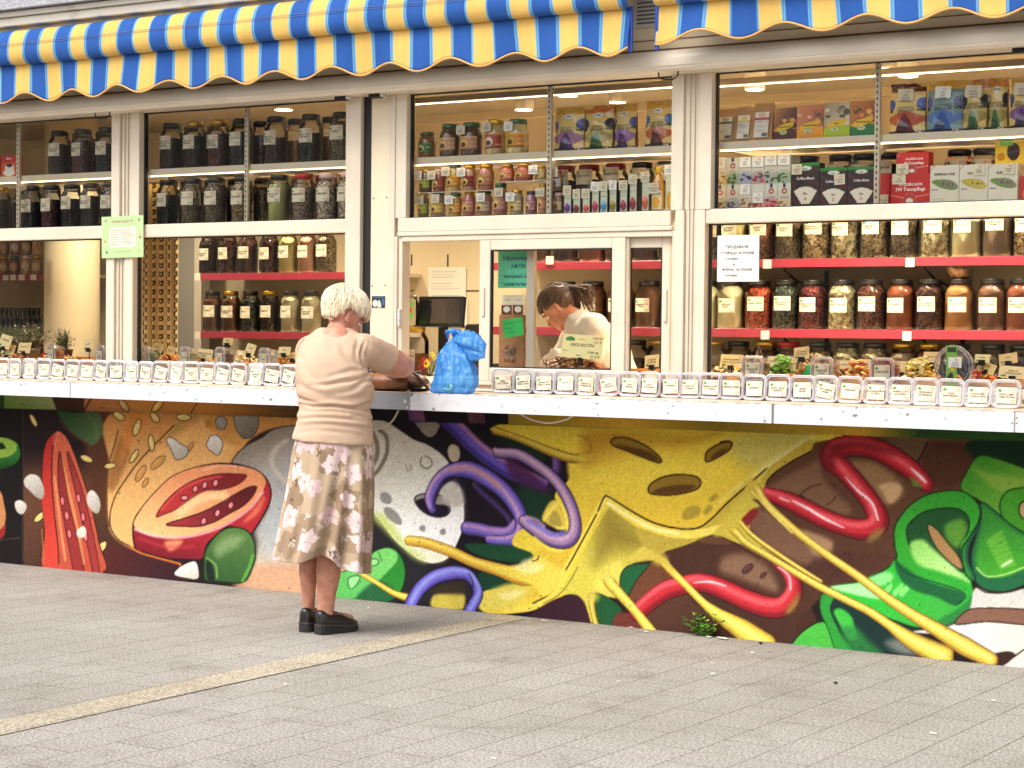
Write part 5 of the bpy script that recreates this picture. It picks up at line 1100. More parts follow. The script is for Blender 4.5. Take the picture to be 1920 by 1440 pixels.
dbl([(322, 'tea', .66, 'black', ['ЗЕЛЕН ЧАЙ С', 'ПОРТОКАЛ И', 'КАНЕЛА'], 'tea2', 'black'), (366, 'tea', .68, 'gold', ['ЗЕЛЕН ЧАЙ С', 'КАЙСИЯ'], 'tea', 'gold'), (411, 'fruit', .7, 'gold', ['ЧЕРЕН ЧАЙ С', 'МАЛИНА И', 'ШОКОЛАД'], 'tea2', 'gold'), (453, 'black', .72, 'black', ['БЯЛ ЧАЙ БИЛКИ'], 'fruit', 'black'), (518, 'tea2', .55, 'black', ['ЗЕЛЕН ЧАЙ С', 'ЖАСМИН И', 'ШИПКА'], 'honey', 'black'), (583, 'black', .6, 'black', ['ЧЕРЕН ЧАЙ С', 'КАРАМЕЛ'], 'honey', 'black'), (641, 'herb', .8, 'black', ['БИЛКИ'], None, None)], ZS, 260, 'top shelf, second window', 'tea jars on the top shelf of the second window')
dbl([(315, 'black', .66, 'black', ['ЗЕЛЕН ЧАЙ', 'ГЪНПАУДЪР'], 'black', 'black'), (361, 'herb', .42, 'black', ['ЗЕЛЕН ЧАЙ - БИО'], 'tea', 'black'), (405, 'herb', .78, 'black', ['ЛАПАЧО'], 'tea2', 'black'), (455, 'herb2', .82, 'black', ['БЪЗОВ ЦВЯТ'], 'herb', 'black'), (524, 'green', .8, 'black', ['МАТЧА НА', 'ПРАХ'], 'herb', 'gold'), (570, 'pink', .72, 'red', ['ЛАВАНДУЛА'], 'fruit', 'red'), (615, 'mixw', .8, 'pale', ['РОЗОВ ЦВЯТ'], 'herb', 'pale'), (655, 'mixw', .8, 'pale', ['ЛАЙКА'], None, None)], ZL, 365, 'lower shelf, second window', 'tea jars on the lower shelf of the second window', r=.062)
# jars standing behind the packets, right windows
for i, (px, key, lid) in enumerate(((1515, 'herb', 'black'), (1577, 'tea2', 'black'), (1622, 'black', 'black'), (1668, 'tea', 'black'), (1720, 'tea2', 'black'), (1800, 'orange', 'black'), (1848, 'lentil', 'black'))):
 big_jar(px, 300, .30, ZL, key, .78, lid, [WORDS[i % 8]], 'squat jar of %s behind the packets, %s from left, right window' % (CONT[key][3], ORD[i]), r=.07, group='jars behind the tea packets', h=.245, lz=.17)
for i, (px, key) in enumerate(((1060, 'black'), (1105, 'darkmix'), (1155, 'tea'), (1205, 'tea'), (1252, 'tea'))):
 big_jar(px, 300, .30, ZL, key, .7, 'red' if i < 3 else 'black', [WORDS[i]], 'dark jar of %s behind the oil bottles, %s from left' % (CONT[key][3], ORD[i]), r=.066, group='jars behind the oil bottles', h=.25, lz=.19)
# jars beside the till
p = onz(782, 697, 1.12)
def till_jar():
 X = ony(779, 650, .22)[0]; big_jar(779, 650, .22, 1.12, 'honey', .45, 'gold', ['СЛЪНЧОГЛЕД', 'БЕЛЕН'], 'gold lidded glass jar half full of amber seeds beside the till', r=.068, lz=.10)
 Xs = ony(770, 585, .22)[0]
till_jar()
# ---------------------------------------------------------------- small preserve jars on the middle window's shelves
SJ = {}
def small_jar(box, Y, base, body, lab, lid, label, tagpos=None, deco=None, group=None, seed=0, shape=0):
 x0, x1, z0, z1 = bb(*box, Y, base); h = z1 - z0; d = ony((box[0]+box[2])/2, 300, Y); q1 = proj((d[0], Y, z0)); q2 = proj((d[0], Y, z0 + .1)); sc = abs(q2[1] - q1[1]) / .1
 r = (box[2] - box[0]) / 2 / sc * .98; X = ony((box[0]+box[2])/2, (box[1]+box[3])/2, Y)[0]
 t = thing('preserve_jar', label, 'jar', (X, Y, z0), 0, group)
 g = MB().use(mat('preserve_%d_%d_%d' % body, body, .12, rgb2=tuple(int(c * .75) for c in body), vs=30, coat=.8), True)
 g.lathe([(r * .9, 0), (r, h * .05), (r, h * .62), (r * .93, h * .74), (r * .74, h * .85), (r * .72, h * .88)], 24); g.build('jar_body', t, world=False)
 g = MB().use(LIDS[lid], True); g.lathe([(r * .78, h * .86), (r * .80, h * .88), (r * .80, h * .97), (r * .76, h)], 24); g.build('lid', t, world=False)
 w = r * 2.3; lh = h * .40
 def art(W_, H_):
  FI('P', RC(0, 0, W_, H_ * .12), tuple(min(255, c + 30) for c in lab), .5, sm=False); c2 = deco or (236, 216, 120)
  FI('P', E_(W_ * .38, H_ * .52, W_ * .24, H_ * .36), c2, 1, ol=((90, 60, 30), 1.2)); FI('P', E_(W_ * .38, H_ * .62, W_ * .15, H_ * .18), (110, 60, 40), 1.5)
  for k in range(4): ST('P', '%f,%f %f,%f' % (W_ * .72, H_ * (.25 + .16 * k), W_ * .95, H_ * (.25 + .16 * k)), (230, 220, 200) if k % 2 else tuple(c * .6 for c in lab), 1.6, .6)
  FI('P', RC(0, H_ * .9, W_, H_), tuple(int(c * .6) for c in lab), .5, sm=False)
 R_ = r + .0008
 def pos(u, v, off=0.0): a = (u - w / 2) / R_; return ((R_ + off) * math.sin(a), -(R_ + off) * math.cos(a), h * .18 + v)
 printed('wrap_label', t, w, lh, canvas(w * 1000, lh * 1000, lab, art), pos)
 if tagpos: price_tag(t, tagpos[0], -r - .012, h * tagpos[1], seed=seed + int(box[0]))
 return t
GJ = 'preserve jars in the middle window'
TOPJ = [((784, 240, 818, 289), (150, 92, 40), (60, 130, 50), 'green', 'small jar of orange paste with green label, leftmost on top middle shelf', None, (210, 220, 170)),
  ((824, 226, 863, 288), (92, 62, 40), (206, 160, 120), 'green', 'tall jar of brown preserve with beige label beside the small green jar', None, (226, 186, 130)),
  ((863, 224, 905, 287), (84, 58, 42), (206, 156, 120), 'green', 'tall brown preserve jar with price tag, third on the top middle shelf', (-.02, .76), (236, 196, 110)),
  ((910, 220, 950, 286), (216, 190, 120), (180, 70, 34), 'gold', 'gold lidded jar of pale honey with red label on the top middle shelf', (-.015, .78), (240, 230, 210)),
  ((950, 218, 993, 283), (226, 204, 140), (226, 150, 30), 'green', 'green lidded jar with bright yellow label, rightmost jar on top middle shelf', (-.015, .78), (206, 180, 60))]
for k, (b, bd, lb, ld, ds, tg, dc) in enumerate(TOPJ): small_jar(b, .10, 2.2, bd, lb, ld, ds, tg, dc, GJ, k)
UP = [((786, 308, 812, 352), (96, 60, 40), (166, 186, 60), 'gold'), ((812, 307, 837, 351), (150, 70, 50), (160, 50, 34), 'pale'), ((838, 303, 866, 355), (220, 190, 110), (226, 156, 30), 'green'), ((867, 301, 895, 350), (200, 150, 110), (140, 40, 34), 'gold'), ((896, 300, 928, 350), (196, 120, 90), (190, 130, 90), 'gold'), ((937, 303, 966, 336), (196, 100, 70), (226, 150, 110), 'gold'), ((966, 301, 1001, 334), (180, 84, 60), (216, 120, 80), 'gold'), ((1003, 304, 1026, 332), (190, 150, 90), (200, 180, 120), 'gold')]
LO = [((783, 354, 806, 402), (150, 130, 110), (176, 200, 70), 'gold'), ((808, 352, 838, 402), (170, 140, 130), (226, 190, 90), 'green'), ((842, 356, 868, 402), (216, 170, 90), (226, 166, 50), 'green'), ((868, 352, 893, 402), (196, 120, 110), (206, 150, 130), 'gold'), ((893, 352, 925, 402), (190, 150, 110), (206, 180, 160), 'green'), ((925, 339, 953, 401), (190, 130, 110), (206, 150, 140), 'green'), ((956, 352, 983, 401), (196, 180, 140), (226, 206, 150), 'gold'), ((985, 354, 1008, 400), (170, 120, 130), (190, 130, 150), 'black'), ((1009, 340, 1027, 400), (196, 150, 100), (210, 140, 110), 'gold')]
for k, (b, bd, lb, ld) in enumerate(LO): small_jar(b, .10, ZL, bd, lb, ld, '%s lidded preserve jar, %s from left in the bottom layer, middle window' % (ld, ORD[k]), (random.uniform(-.02, .02), .72) if k % 4 != 3 else None, None, GJ, k * 3 + 1)
for k, (b, bd, lb, ld) in enumerate(UP):
 base = ZL + .127 if k < 5 else ZL + .165; small_jar(b, .10, base, bd, lb, ld, '%s lidded preserve jar, %s from left in the upper layer, middle window' % (ld, ORD[k]), (-.02, .72) if k not in (4, 5, 6) else None, None, GJ, k * 2)
# slab of card between the layers, so that the upper jars stand on something
g = MB().use(mat('clear_plate', (220, 214, 200), .4)); x0 = ony(783, 350, .06)[0]; x1 = ony(932, 350, .06)[0]; x2 = ony(1028, 350, .06)[0]
g.box(x0, x1, .055, .16, ZL + .1235, ZL + .1268, .001); p_ = g.build('display_plate'); recenter(p_); tag(p_, 'thin plate carrying the upper layer of preserve jars, left part', 'plate')
g = MB().use(MATS['clear_plate']); g.box(x1 + .004, x2, .055, .16, ZL + .1615, ZL + .1648, .001); p_ = g.build('display_plate'); recenter(p_); tag(p_, 'thin plate carrying the highest preserve jars beside the upright', 'plate')
# ---------------------------------------------------------------- boxes
KRAFT = mat('kraft_paper', (176, 136, 90), .8, var=.12, vs=12, bump=.15, bs=18)
def carton(name, box, Y, base, depth, side, bgc, art, label, cat, group=None, texts=(), tagat=None, m=PRINT, rz=0.0, seed=0, dx=0):
 x0, x1, z0, z1 = bb(*box, Y, base); w, h = x1 - x0, z1 - z0; x0 += dx; x1 += dx
 t = thing(name, label, cat, ((x0 + x1) / 2, Y, z0), rz, group)
 g = MB().use(side); g.box(-w/2 + .0008, w/2 - .0008, .0006, depth, 0, h, .0012); g.build('carton_body', t, world=False)
 tx = [(s, a * w - 0, b * h, sz * h, mt, al) for (s, a, b, sz, mt, al) in texts]
 def pos(u, v, off=0.0): return (-w/2 + u, -off, v)
 printed('front_print', t, w, h, canvas(w * 1000, h * 1000, bgc, art), pos, texts=tx, m=m)
 if tagat: price_tag(t, tagat[0] * w - w / 2, -.004, tagat[1] * h, tagat[2] if len(tagat) > 2 else .05, .045, tagat[3] if len(tagat) > 3 else 0, seed=seed + int(box[0]))
 return t
CW_ = mat('white_carton', (226, 220, 204), .5); CR_ = mat('red_carton', (196, 50, 40), .5); CK_ = mat('black_carton', (26, 22, 24), .45); CY_ = mat('yellow_carton', (220, 180, 60), .5); CBR = mat('brown_carton', (96, 50, 30), .5)
# kraft tea bags with a coloured label
for k, (b, top, acc, d) in enumerate((((1340, 197, 1379, 262), (196, 190, 160), (60, 96, 50), 'green'), ((1379, 195, 1411, 262), (230, 206, 90), (226, 190, 60), 'yellow'), ((1410, 187, 1448, 260), (226, 200, 180), (190, 30, 60), 'red'))):
 x0, x1, z0, z1 = bb(*b, .09, ZS - .004); w, h = x1 - x0, z1 - z0
 t = thing('paper_bag', 'brown paper tea bag with %s edged label on the top right shelf' % d, 'bag', ((x0+x1)/2, .09, z0), 0, 'brown paper tea bags')
 g = MB().use(KRAFT, True); rings = []
 for j in range(9):
  v = j / 8; dd = .035 * (1 - v) ** .7 + .004; wv = w * (1 - .02 * v); rings.append([(sx * wv / 2 + .001 * math.sin(j * 2 + k), sy * dd + .03 + .002 * math.sin(3 * j), v * h) for sx, sy in ((-1, -1), (-.5, -1.03), (0, -.97), (.5, -1.03), (1, -1), (1, 1), (0, 1), (-1, 1))])
 g.smooth = False; g.loft(rings); g.build('bag_body', t, world=False)
 def art(W_, H_):
  FI('P', RC(0, 0, W_, H_ * .22), (232, 228, 206), .5, sm=False); FI('P', E_(W_ * .5, H_ * .12, W_ * .22, H_ * .07), top, 1, ol=(acc, 1.5)); FI('P', RC(0, H_ * .22, W_, H_ * .3), acc, .6, sm=False)
  for q in range(7): ST('P', '%f,%f %f,%f' % (W_ * .1, H_ * (.38 + q * .06), W_ * (.5 + .4 * ((q * 7) % 5) / 5), H_ * (.38 + q * .06)), (120, 116, 110), .9, .6, .8)
  FI('P', RC(W_ * .55, H_ * .82, W_ * .92, H_ * .95), (90, 86, 84), 1, sm=False); ST('P', '0,0 0,%f' % H_, acc, 3, .6); ST('P', '%f,0 %f,%f' % (W_, W_, H_), acc, 3, .6)
 printed('bag_label', t, w * .72, h * .66, canvas(w * 720, h * 660, (216, 212, 200), art), lambda u, v, off=0.0, w=w, h=h: (-w * .36 + u, -.016 + .03 * (v / h) - off, h * .10 + v))
# four baking boxes
def art_bake(c1, c2, low, photo, ph2):
 def f(W_, H_):
  FI('P', RC(0, 0, W_, H_ * .62), photo, .5, sm=False, g=(ph2, 0, 0, W_, H_ * .5))
  rs = random.Random(int(sum(photo)))
  for q in range(9):
   x, y, r_ = rs.uniform(0, W_), rs.uniform(H_ * .1, H_ * .5), rs.uniform(6, 16); v = rs.uniform(.5, 1.35); FI('P', E_(x, y, r_, r_ * rs.uniform(.5, .9), a0=rs.random()), tuple(min(250, c * v) for c in photo), 2, ol=((60, 34, 20), .8))
  FI('P', '0,%f %f,%f %f,%f %f,%f 0,%f' % (H_ * .72, W_ * .5, H_ * .60, W_, H_ * .66, W_, H_ + 3, H_ + 3), low, .8, sm=False)
  FI('P', '%f,%f %f,%f %f,%f %f,%f %f,%f' % (W_ * .12, H_ * .62, W_ * .3, H_ * .52, W_ * .85, H_ * .44, W_ * .78, H_ * .60, W_ * .2, H_ * .72), c1, .8)
  FI('P', E_(W_ * .42, H_ * .74, W_ * .17, H_ * .07), (226, 226, 190), .8, ol=((30, 70, 30), 1.8)); FI('P', E_(W_ * .42, H_ * .74, W_ * .10, H_ * .03), (140, 176, 60), .8)
  for q in range(3): ST('P', '%f,%f %f,%f' % (W_ * .1, H_ * (.86 + .04 * q), W_ * .9, H_ * (.86 + .04 * q)), tuple(c * .75 for c in low), 1, .6, .7)
 return f
for k, (b, low, photo, ph2, sd, txt, ds) in enumerate((((1451, 200, 1493, 262), (92, 36, 26), (216, 150, 90), (60, 36, 26), CBR, 'Какаови брашна', 'dark brown baking mix box with yellow banner'), ((1494, 197, 1544, 261), (240, 166, 46), (226, 160, 120), (200, 110, 70), CY_, 'Пшенично брашно', 'orange baking mix box with wheat picture'),
  ((1545, 193, 1593, 259), (176, 200, 40), (180, 160, 130), (226, 216, 190), mat('lime_carton', (170, 190, 50), .5), 'Микс', 'lime green baking mix box with seeds picture'), ((1594, 189, 1643, 257), (20, 124, 66), (216, 150, 80), (160, 80, 40), mat('green_carton', (30, 110, 60), .5), 'Типово брашно', 'dark green baking mix box with bread picture'))):
 carton('baking_mix_box', b, .10, ZS - .004, .05, sd, photo, art_bake((236, 196, 40), None, low, photo, ph2), ds + ' on the top right shelf', 'box', 'baking mix boxes', texts=[(txt, .5, .40, .055, INK, 'CENTER')])
# stand-up pouches
GOLD = (214, 166, 60)
def pouch(box, Y, base, top, body, s1, s2, flower, label, group, word='ЦИКОРІЮ', tagat=None, txtm=INK):
 x0, x1, z0, z1 = bb(*box, Y, base); w, h = x1 - x0, z1 - z0; t = thing('foil_pouch', label, 'pouch', ((x0+x1)/2, Y, z0), 0, group)
 def art(W_, H_):
  FI('P', RC(-2, -2, W_ + 3, H_ * .17), top, 1.5, sm=False)
  rs = random.Random(int(box[0]))
  for q in range(16): x = rs.uniform(0, W_); y = rs.uniform(0, H_ * .17); ST('P', '%f,%f %f,%f' % (x - 6, y, x + 8, y + rs.uniform(-4, 4)), (250, 226, 140) if q % 2 else (110, 70, 30), 1.6, 1, .7)
  FI('P', '-2,%f %f,%f %f,%f %f,%f %f,%f -2,%f' % (H_ * .74, W_ * .16, H_ * .62, W_ * .5, H_ * .56, W_ * .84, H_ * .62, W_ + 2, H_ * .74, H_ * 1.1) + ' %f,%f' % (W_, H_ * 1.1), s2, 1.2, ol=((150, 110, 60), .8))
  FI('P', '%f,%f %f,%f %f,%f %f,%f %f,%f %f,%f' % (W_ * .22, H_, W_ * .3, H_ * .80, W_ * .38, H_ * .66, W_ * .5, H_ * .60, W_ * .62, H_ * .74, W_ * .7, H_), s1, 1.6)
  FI('P', E_(W_ * .42, H_ * .86, W_ * .14, H_ * .08), tuple(c * .6 for c in s1), 2); FI('P', RC(-2, H_ * .93, W_ + 3, H_ + 3), tuple(c * .35 for c in s1), 1.5, sm=False)
  for (cx, cy) in ((W_ * .04, H_ * .42), (W_ * .94, H_ * .40)):
   FI('P', E_(cx, cy, W_ * .16, H_ * .11), flower, 1, ol=(tuple(c * .5 for c in flower), 1))
   for a in range(8): ST('P', '%f,%f %f,%f' % (cx, cy, cx + W_ * .14 * math.cos(a * .785), cy + H_ * .10 * math.sin(a * .785)), tuple(c * .6 for c in flower), 1.2, .7, .8)
   FI('P', E_(cx, cy + H_ * .12, W_ * .07, H_ * .035), (50, 56, 80), 1); FI('P', E_(cx - W_ * .08, cy + H_ * .13, W_ * .07, H_ * .02), (70, 120, 50), 1)
  if not tagat: FI('P', E_(W_ * .5, H_ * .22, W_ * .17, H_ * .065), (240, 238, 228), .8, ol=((150, 130, 90), .8))
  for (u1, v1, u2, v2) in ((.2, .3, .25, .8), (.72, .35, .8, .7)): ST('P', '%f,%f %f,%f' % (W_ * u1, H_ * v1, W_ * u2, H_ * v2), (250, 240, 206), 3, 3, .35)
 ph = random.random() * 6
 def pos(u, v, off=0.0):
  a = u / w * 2 - 1; c = v / h; bul = .028 * (1 - abs(a) ** 2.5) * math.sin(min(1, c * 1.02 + .06) * math.pi) ** .6 + .002 * math.sin(u * 90 + ph) * (c) + .003 * math.sin(v * 70 + u * 30 + ph)
  side = 1 - .03 * math.sin(c * math.pi) ; return (-w/2 * side + u * side, -bul - .018 * (1 - c) - off, v)
 tx = [('ІНДІЙСЬКОГО', w * .5, h * .50, h * .045, txtm, 'CENTER'), (word, w * .5, h * .43, h * .075, txtm, 'CENTER'), ('90 г(g)', w * .9, h * .035, h * .04, WH, 'RIGHT')]
 if not tagat: tx.append(('Індія', w * .5, h * .765, h * .05, INK, 'CENTER'))
 printed('pouch_front', t, w, h, canvas(w * 1000, h * 1000, body, art), pos, m=PRINTG, texts=tx, st=.003)
 g = MB().use(mat('foil_back', (190, 150, 70), .3, metal=.5), True); rows_ = []
 g.smooth = False; V = []; nx, nz = 8, 10
 for j in range(nz + 1):
  for i in range(nx + 1):
   u, v = w * i / nx, h * j / nz; p = pos(u, v); V.append((p[0], -p[1] * .8 + .001, p[2]))
 g.smooth = True; g.add(V, [(j*(nx+1)+i, (j+1)*(nx+1)+i, (j+1)*(nx+1)+i+1, j*(nx+1)+i+1) for j in range(nz) for i in range(nx)]); g.build('pouch_back', t, world=False)
 if tagat: price_tag(t, 0, -.036, h * .76, .07, .05, .05, lines=3, seed=int(box[0]))
PU_, BLU, GRN, DKR = (84, 40, 120), (30, 90, 170), (30, 110, 50), (110, 20, 36)
G2 = 'chicory foil pouches'
CRM = (226, 200, 130)
for k, (b, tp, bd, s1, s2, fl, ds, tg) in enumerate((((1042, 193, 1098, 277), GOLD, CRM, PU_, (166, 120, 150), (80, 90, 170), 'gold foil pouch with violet palace picture, leftmost pouch in the middle window', None), ((1099, 191, 1152, 275), (206, 120, 40), CRM, GRN, (176, 160, 90), (40, 40, 60), 'foil pouch with green palace picture, second pouch in the middle window', None),
  ((1153, 187, 1195, 273), GOLD, CRM, PU_, (150, 110, 170), (80, 90, 170), 'narrow looking gold pouch with violet picture overlapping the green one', None), ((1213, 183, 1263, 271), GOLD, CRM, DKR, (190, 110, 60), (80, 130, 190), 'foil pouch with dark red palace picture, standing alone at the right of the middle window', None),
  ((1670, 153, 1738, 249), (96, 30, 30), CRM, DKR, (190, 90, 50), (76, 110, 190), 'brown topped foil pouch with dark red picture under the ceiling lamp', 1), ((1740, 148, 1808, 246), GOLD, (130, 160, 160), BLU, (90, 130, 190), (110, 120, 170), 'blue foil pouch with gold top on the top right shelf', 1),
  ((1808, 145, 1853, 242), (196, 116, 40), CRM, GRN, (176, 160, 90), (40, 60, 60), 'foil pouch with green picture and orange top, left of its twin', 1), ((1854, 140, 1891, 240), (206, 130, 50), CRM, GRN, (176, 160, 90), (40, 40, 60), 'tall foil pouch with green picture and round white badge at right', None), ((1895, 142, 1950, 239), GOLD, CRM, PU_, (130, 90, 150), (70, 90, 160), 'violet foil pouch cut off by the right edge of the photo', 1))):
 pouch(b, .10 + (.03 if k in (2, 7) else 0), 2.2 - (.0 if k < 4 else -.003), tp, bd, s1, s2, fl, ds, G2, tagat=tg)
# herbal tea boxes, two rows of six
def art_tea(acc, fr, badge):
 def f(W_, H_):
  FI('P', RC(-2, -2, W_ + 3, H_ * .3), (226, 226, 210), 3, sm=False); FI('P', RC(-2, H_ * .6, W_ + 3, H_ + 3), tuple(min(255, (c + 235) / 2) for c in acc), 9, sm=False)
  rs = random.Random(int(sum(fr) * 3 + sum(acc)))
  for q in range(7): FI('P', E_(rs.uniform(4, W_ - 4), rs.uniform(H_ * .72, H_ * .95), rs.uniform(4, 9), rs.uniform(3, 7), a0=rs.random()), tuple(min(250, c * rs.uniform(.6, 1.2)) for c in fr), 1.2)
  for q in range(3): FI('P', E_(rs.uniform(6, W_ - 6), rs.uniform(H_ * .6, H_ * .85), 10, 4, a0=rs.random()), tuple(c * rs.uniform(.5, .9) for c in acc), 1.2)
  if badge: FI('P', E_(W_ * .5, H_ * .3, W_ * .2, W_ * .2), (176, 30, 40), .8); FI('P', E_(W_ * .5, H_ * .3, W_ * .1, W_ * .1), (236, 226, 216), .8); FI('P', RC(W_ * .4, 0, W_ * .6, H_ * .16), (30, 40, 110), .8, sm=False)
  for q in range(2): ST('P', '%f,%f %f,%f' % (W_ * .2, H_ * (.5 + .06 * q), W_ * .8, H_ * (.5 + .06 * q)), (110, 110, 106), 1.1, .6)
 return f
TE = [((206, 170, 90), (200, 160, 70), 0), ((90, 140, 60), (70, 120, 50), 1), ((110, 120, 160), (50, 50, 100), 0), ((150, 90, 90), (190, 30, 50), 0), ((130, 140, 110), (70, 84, 60), 0), ((110, 140, 70), (60, 110, 50), 0)]
TL = [((80, 130, 60), (190, 30, 50), 1), ((110, 120, 130), (90, 80, 150), 1), ((196, 170, 120), (190, 60, 50), 0), ((220, 120, 90), (200, 90, 70), 0), ((200, 70, 70), (200, 30, 40), 1), ((216, 180, 120), (170, 70, 30), 1)]
tds = ['golden grains', 'green herb', 'yellow flower', 'red berries', 'grey green thyme', 'green sage']; tdl = ['red fruit', 'violet flower', 'apple', 'orange sticker', 'bright red fruit', 'glass of tea']
edges = [1338, 1362, 1386, 1410, 1434, 1458, 1483]
for k in range(6):
 a, f_, bd = TL[k]; carton('tea_box', (edges[k], 343, edges[k+1] - .6, 391), .09, ZL, .08, CW_, (222, 216, 200), art_tea(a, f_, bd), 'tea box with %s picture, %s from left in the bottom row' % (tdl[k], ORD[k]), 'box', 'herbal tea boxes', tagat=(.5, .80) if k == 2 else (.5, .45, .05) if k == 3 else None)
 a, f_, bd = TE[k]; carton('tea_box', (edges[k], 293 - (k // 4) * 3, edges[k+1] - .6, 343), .09, bb(edges[k], 343, edges[k+1], 391, .09, ZL)[3] + .0005, .08, CW_, (222, 216, 200), art_tea(a, f_, bd), 'tea box with %s picture, %s from left in the upper row' % (tds[k], ORD[k]), 'box', 'herbal tea boxes', tagat=(.5, .82, .055) if k != 1 else None)
# coffee filter boxes
def art_filter(W_, H_):
 FI('P', RC(-2, H_ * .1, W_ + 3, H_ + 3), (34, 20, 22), .6, sm=False)
 for a in (0, 1, 2): ST('P', '%f,%f %f,%f' % (-5, H_ * (.2 + .3 * a), W_ + 5, H_ * (.5 + .3 * a)), (110, 20, 28), 12, 8, .8); ST('P', '%f,%f %f,%f' % (W_ + 5, H_ * (.1 + .3 * a), -5, H_ * (.45 + .3 * a)), (96, 16, 24), 9, 8, .7)
 FI('P', RC(-2, -2, W_ + 3, H_ * .07), (40, 140, 50), .6, sm=False); FI('P', E_(W_ * .5, H_ * .12, W_ * .22, H_ * .055), (226, 232, 216), .8, ol=((20, 60, 30), 1))
 FI('P', '%f,%f %f,%f %f,%f %f,%f %f,%f %f,%f %f,%f' % (W_ * .08, H_ * .62, W_ * .3, H_ * .54, W_ * .5, H_ * .52, W_ * .7, H_ * .54, W_ * .92, H_ * .62, W_ * .66, H_ * .90, W_ * .36, H_ * .90), (240, 232, 214), .7, sm=False)
for k, (b, n_) in enumerate((((1484, 303, 1536, 388), '4'), ((1537, 313, 1588, 387), '2'), ((1589, 311, 1641, 386), '2'))):
 carton('coffee_filter_box', b, .09, ZL, .06, CK_, (34, 20, 22), art_filter, ['black and red coffee filter box, size 4, tallest of the three', 'black coffee filter box, size 2, with price tag across its title', 'black coffee filter box, size 2, beside the shelf upright'][k], 'box', 'coffee filter boxes',
  texts=[('Coffee filters', .5, .63, .082, WH, 'CENTER'), ('Size', .5, .30, .07, INK, 'CENTER'), (n_, .5, .17, .10, INKR, 'CENTER'), ('Kaffee', .5, .85, .04, INK, 'CENTER')], tagat=[(.2, .86), (.74, .70, .05, -.06), None][k])
# red tea boxes
def art_lion(W_, H_):
 FI('P', RC(-2, -2, W_ + 3, H_ + 3), (206, 48, 40), .6, sm=False); ST('P', '%f,%f %f,%f %f,%f' % (2, H_ * .66, W_ * .4, H_ * .76, W_ * .98, H_ * .66), (226, 150, 130), 5, 1.2); FI('P', E_(W_ * .48, H_ * .84, W_ * .17, H_ * .22), (190, 70, 70), 1, ol=((236, 180, 160), 1.4)); FI('P', E_(W_ * .48, H_ * .86, W_ * .09, H_ * .09), (240, 226, 206), 1)
 ST('P', '0,%f %f,0' % (H_ * .2, W_ * .14), (150, 180, 190), 3, .8)
carton('tea_carton', (1648, 322, 1668, 383), .09, ZL, .13, CR_, (206, 48, 40), art_lion, 'narrow red tea carton standing on end beside the shelf upright', 'box', 'red tea cartons', tagat=(.55, .18, .035))
lb_ = (1670, 322, 1744, 381); carton('tea_carton', lb_, .09, ZL, .07, CR_, (206, 48, 40), art_lion, 'large red carton of 100 tea bags carrying a smaller one', 'box', 'red tea cartons', texts=[('GOLDEN LION', .5, .62, .12, WH, 'CENTER'), ('100 TeacupBags', .5, .46, .155, WH, 'CENTER')], tagat=(.22, .84, .06))
carton('tea_carton', (1681, 281, 1741, 321), .09, bb(*lb_, .09, ZL)[3] + .0005, .06, CR_, (206, 48, 40), art_lion, 'small red carton of 50 tea bags stacked on the larger carton', 'box', 'red tea cartons', texts=[('GOLDEN LION', .55, .64, .13, WH, 'CENTER'), ('50 TeacupBags', .55, .44, .16, WH, 'CENTER')], tagat=(.2, .22, .055))
def art_leaf(col, ol_):
 def f(W_, H_):
  FI('P', '%f,%f %f,%f %f,%f %f,%f %f,%f %f,%f' % (W_ * .05, H_ * .42, W_ * .3, H_ * .36, W_ * .75, H_ * .40, W_ * .97, H_ * .56, W_ * .8, H_ * .64, W_ * .4, H_ * .58), ol_, .8); FI('P', '%f,%f %f,%f %f,%f %f,%f %f,%f' % (W_ * .25, H_ * .40, W_ * .7, H_ * .42, W_ * .93, H_ * .56, W_ * .75, H_ * .60, W_ * .4, H_ * .52), col, .8)
  rs = random.Random(3)
  for q in range(26): x = rs.uniform(.3, .85); SEED('P', W_ * x, H_ * (.42 + .12 * x + rs.uniform(-.04, .04)), 3.2, 1.5, rs.uniform(0, 180), tuple(c * rs.uniform(.4, 1.2) for c in col), (60, 50, 40), .5)
  for q in range(5): ST('P', '%f,%f %f,%f' % (W_ * .06, H_ * (.76 + .05 * q), W_ * .5, H_ * (.76 + .05 * q)), (110, 150, 90), 1, .6, .8)
  ST('P', '0,%f %f,0' % (H_ * .12, W_ * .16), (150, 40, 50), 2, .8)
 return f
for k, (b, col, olc, wd, ds) in enumerate((((1744, 307, 1798, 380), (150, 140, 120), (110, 160, 60), 'БИРЕНА МАЯ', 'white yeast box with green leaf picture next to the red cartons'), ((1799, 306, 1852, 379), (214, 196, 90), (200, 180, 70), 'ХРАНИТ', 'white box with yellow flakes drop between the two green leaf boxes'), ((1853, 305, 1908, 378), (150, 140, 120), (110, 160, 60), 'БИРЕНА', 'white yeast box with green leaf picture at the far right'))):
 carton('yeast_box', b, .09, ZL, .05, CW_, (232, 226, 208), art_leaf(col, olc), ds, 'box', 'white yeast boxes', texts=[(wd, .5, .74, .085, INK, 'CENTER'), ('Люспи', .06, .36, .05, INK, 'LEFT')], tagat=(.7, .86) if k else None)
carton('red_tea_box', (1913, 327, 1950, 376), .09, ZL, .06, CR_, (200, 50, 36), lambda W_, H_: FI('P', E_(W_ * .5, H_ * .7, W_ * .4, H_ * .3), (226, 130, 50), 2), 'red and orange box cut off by the right edge on the lower shelf', 'box')
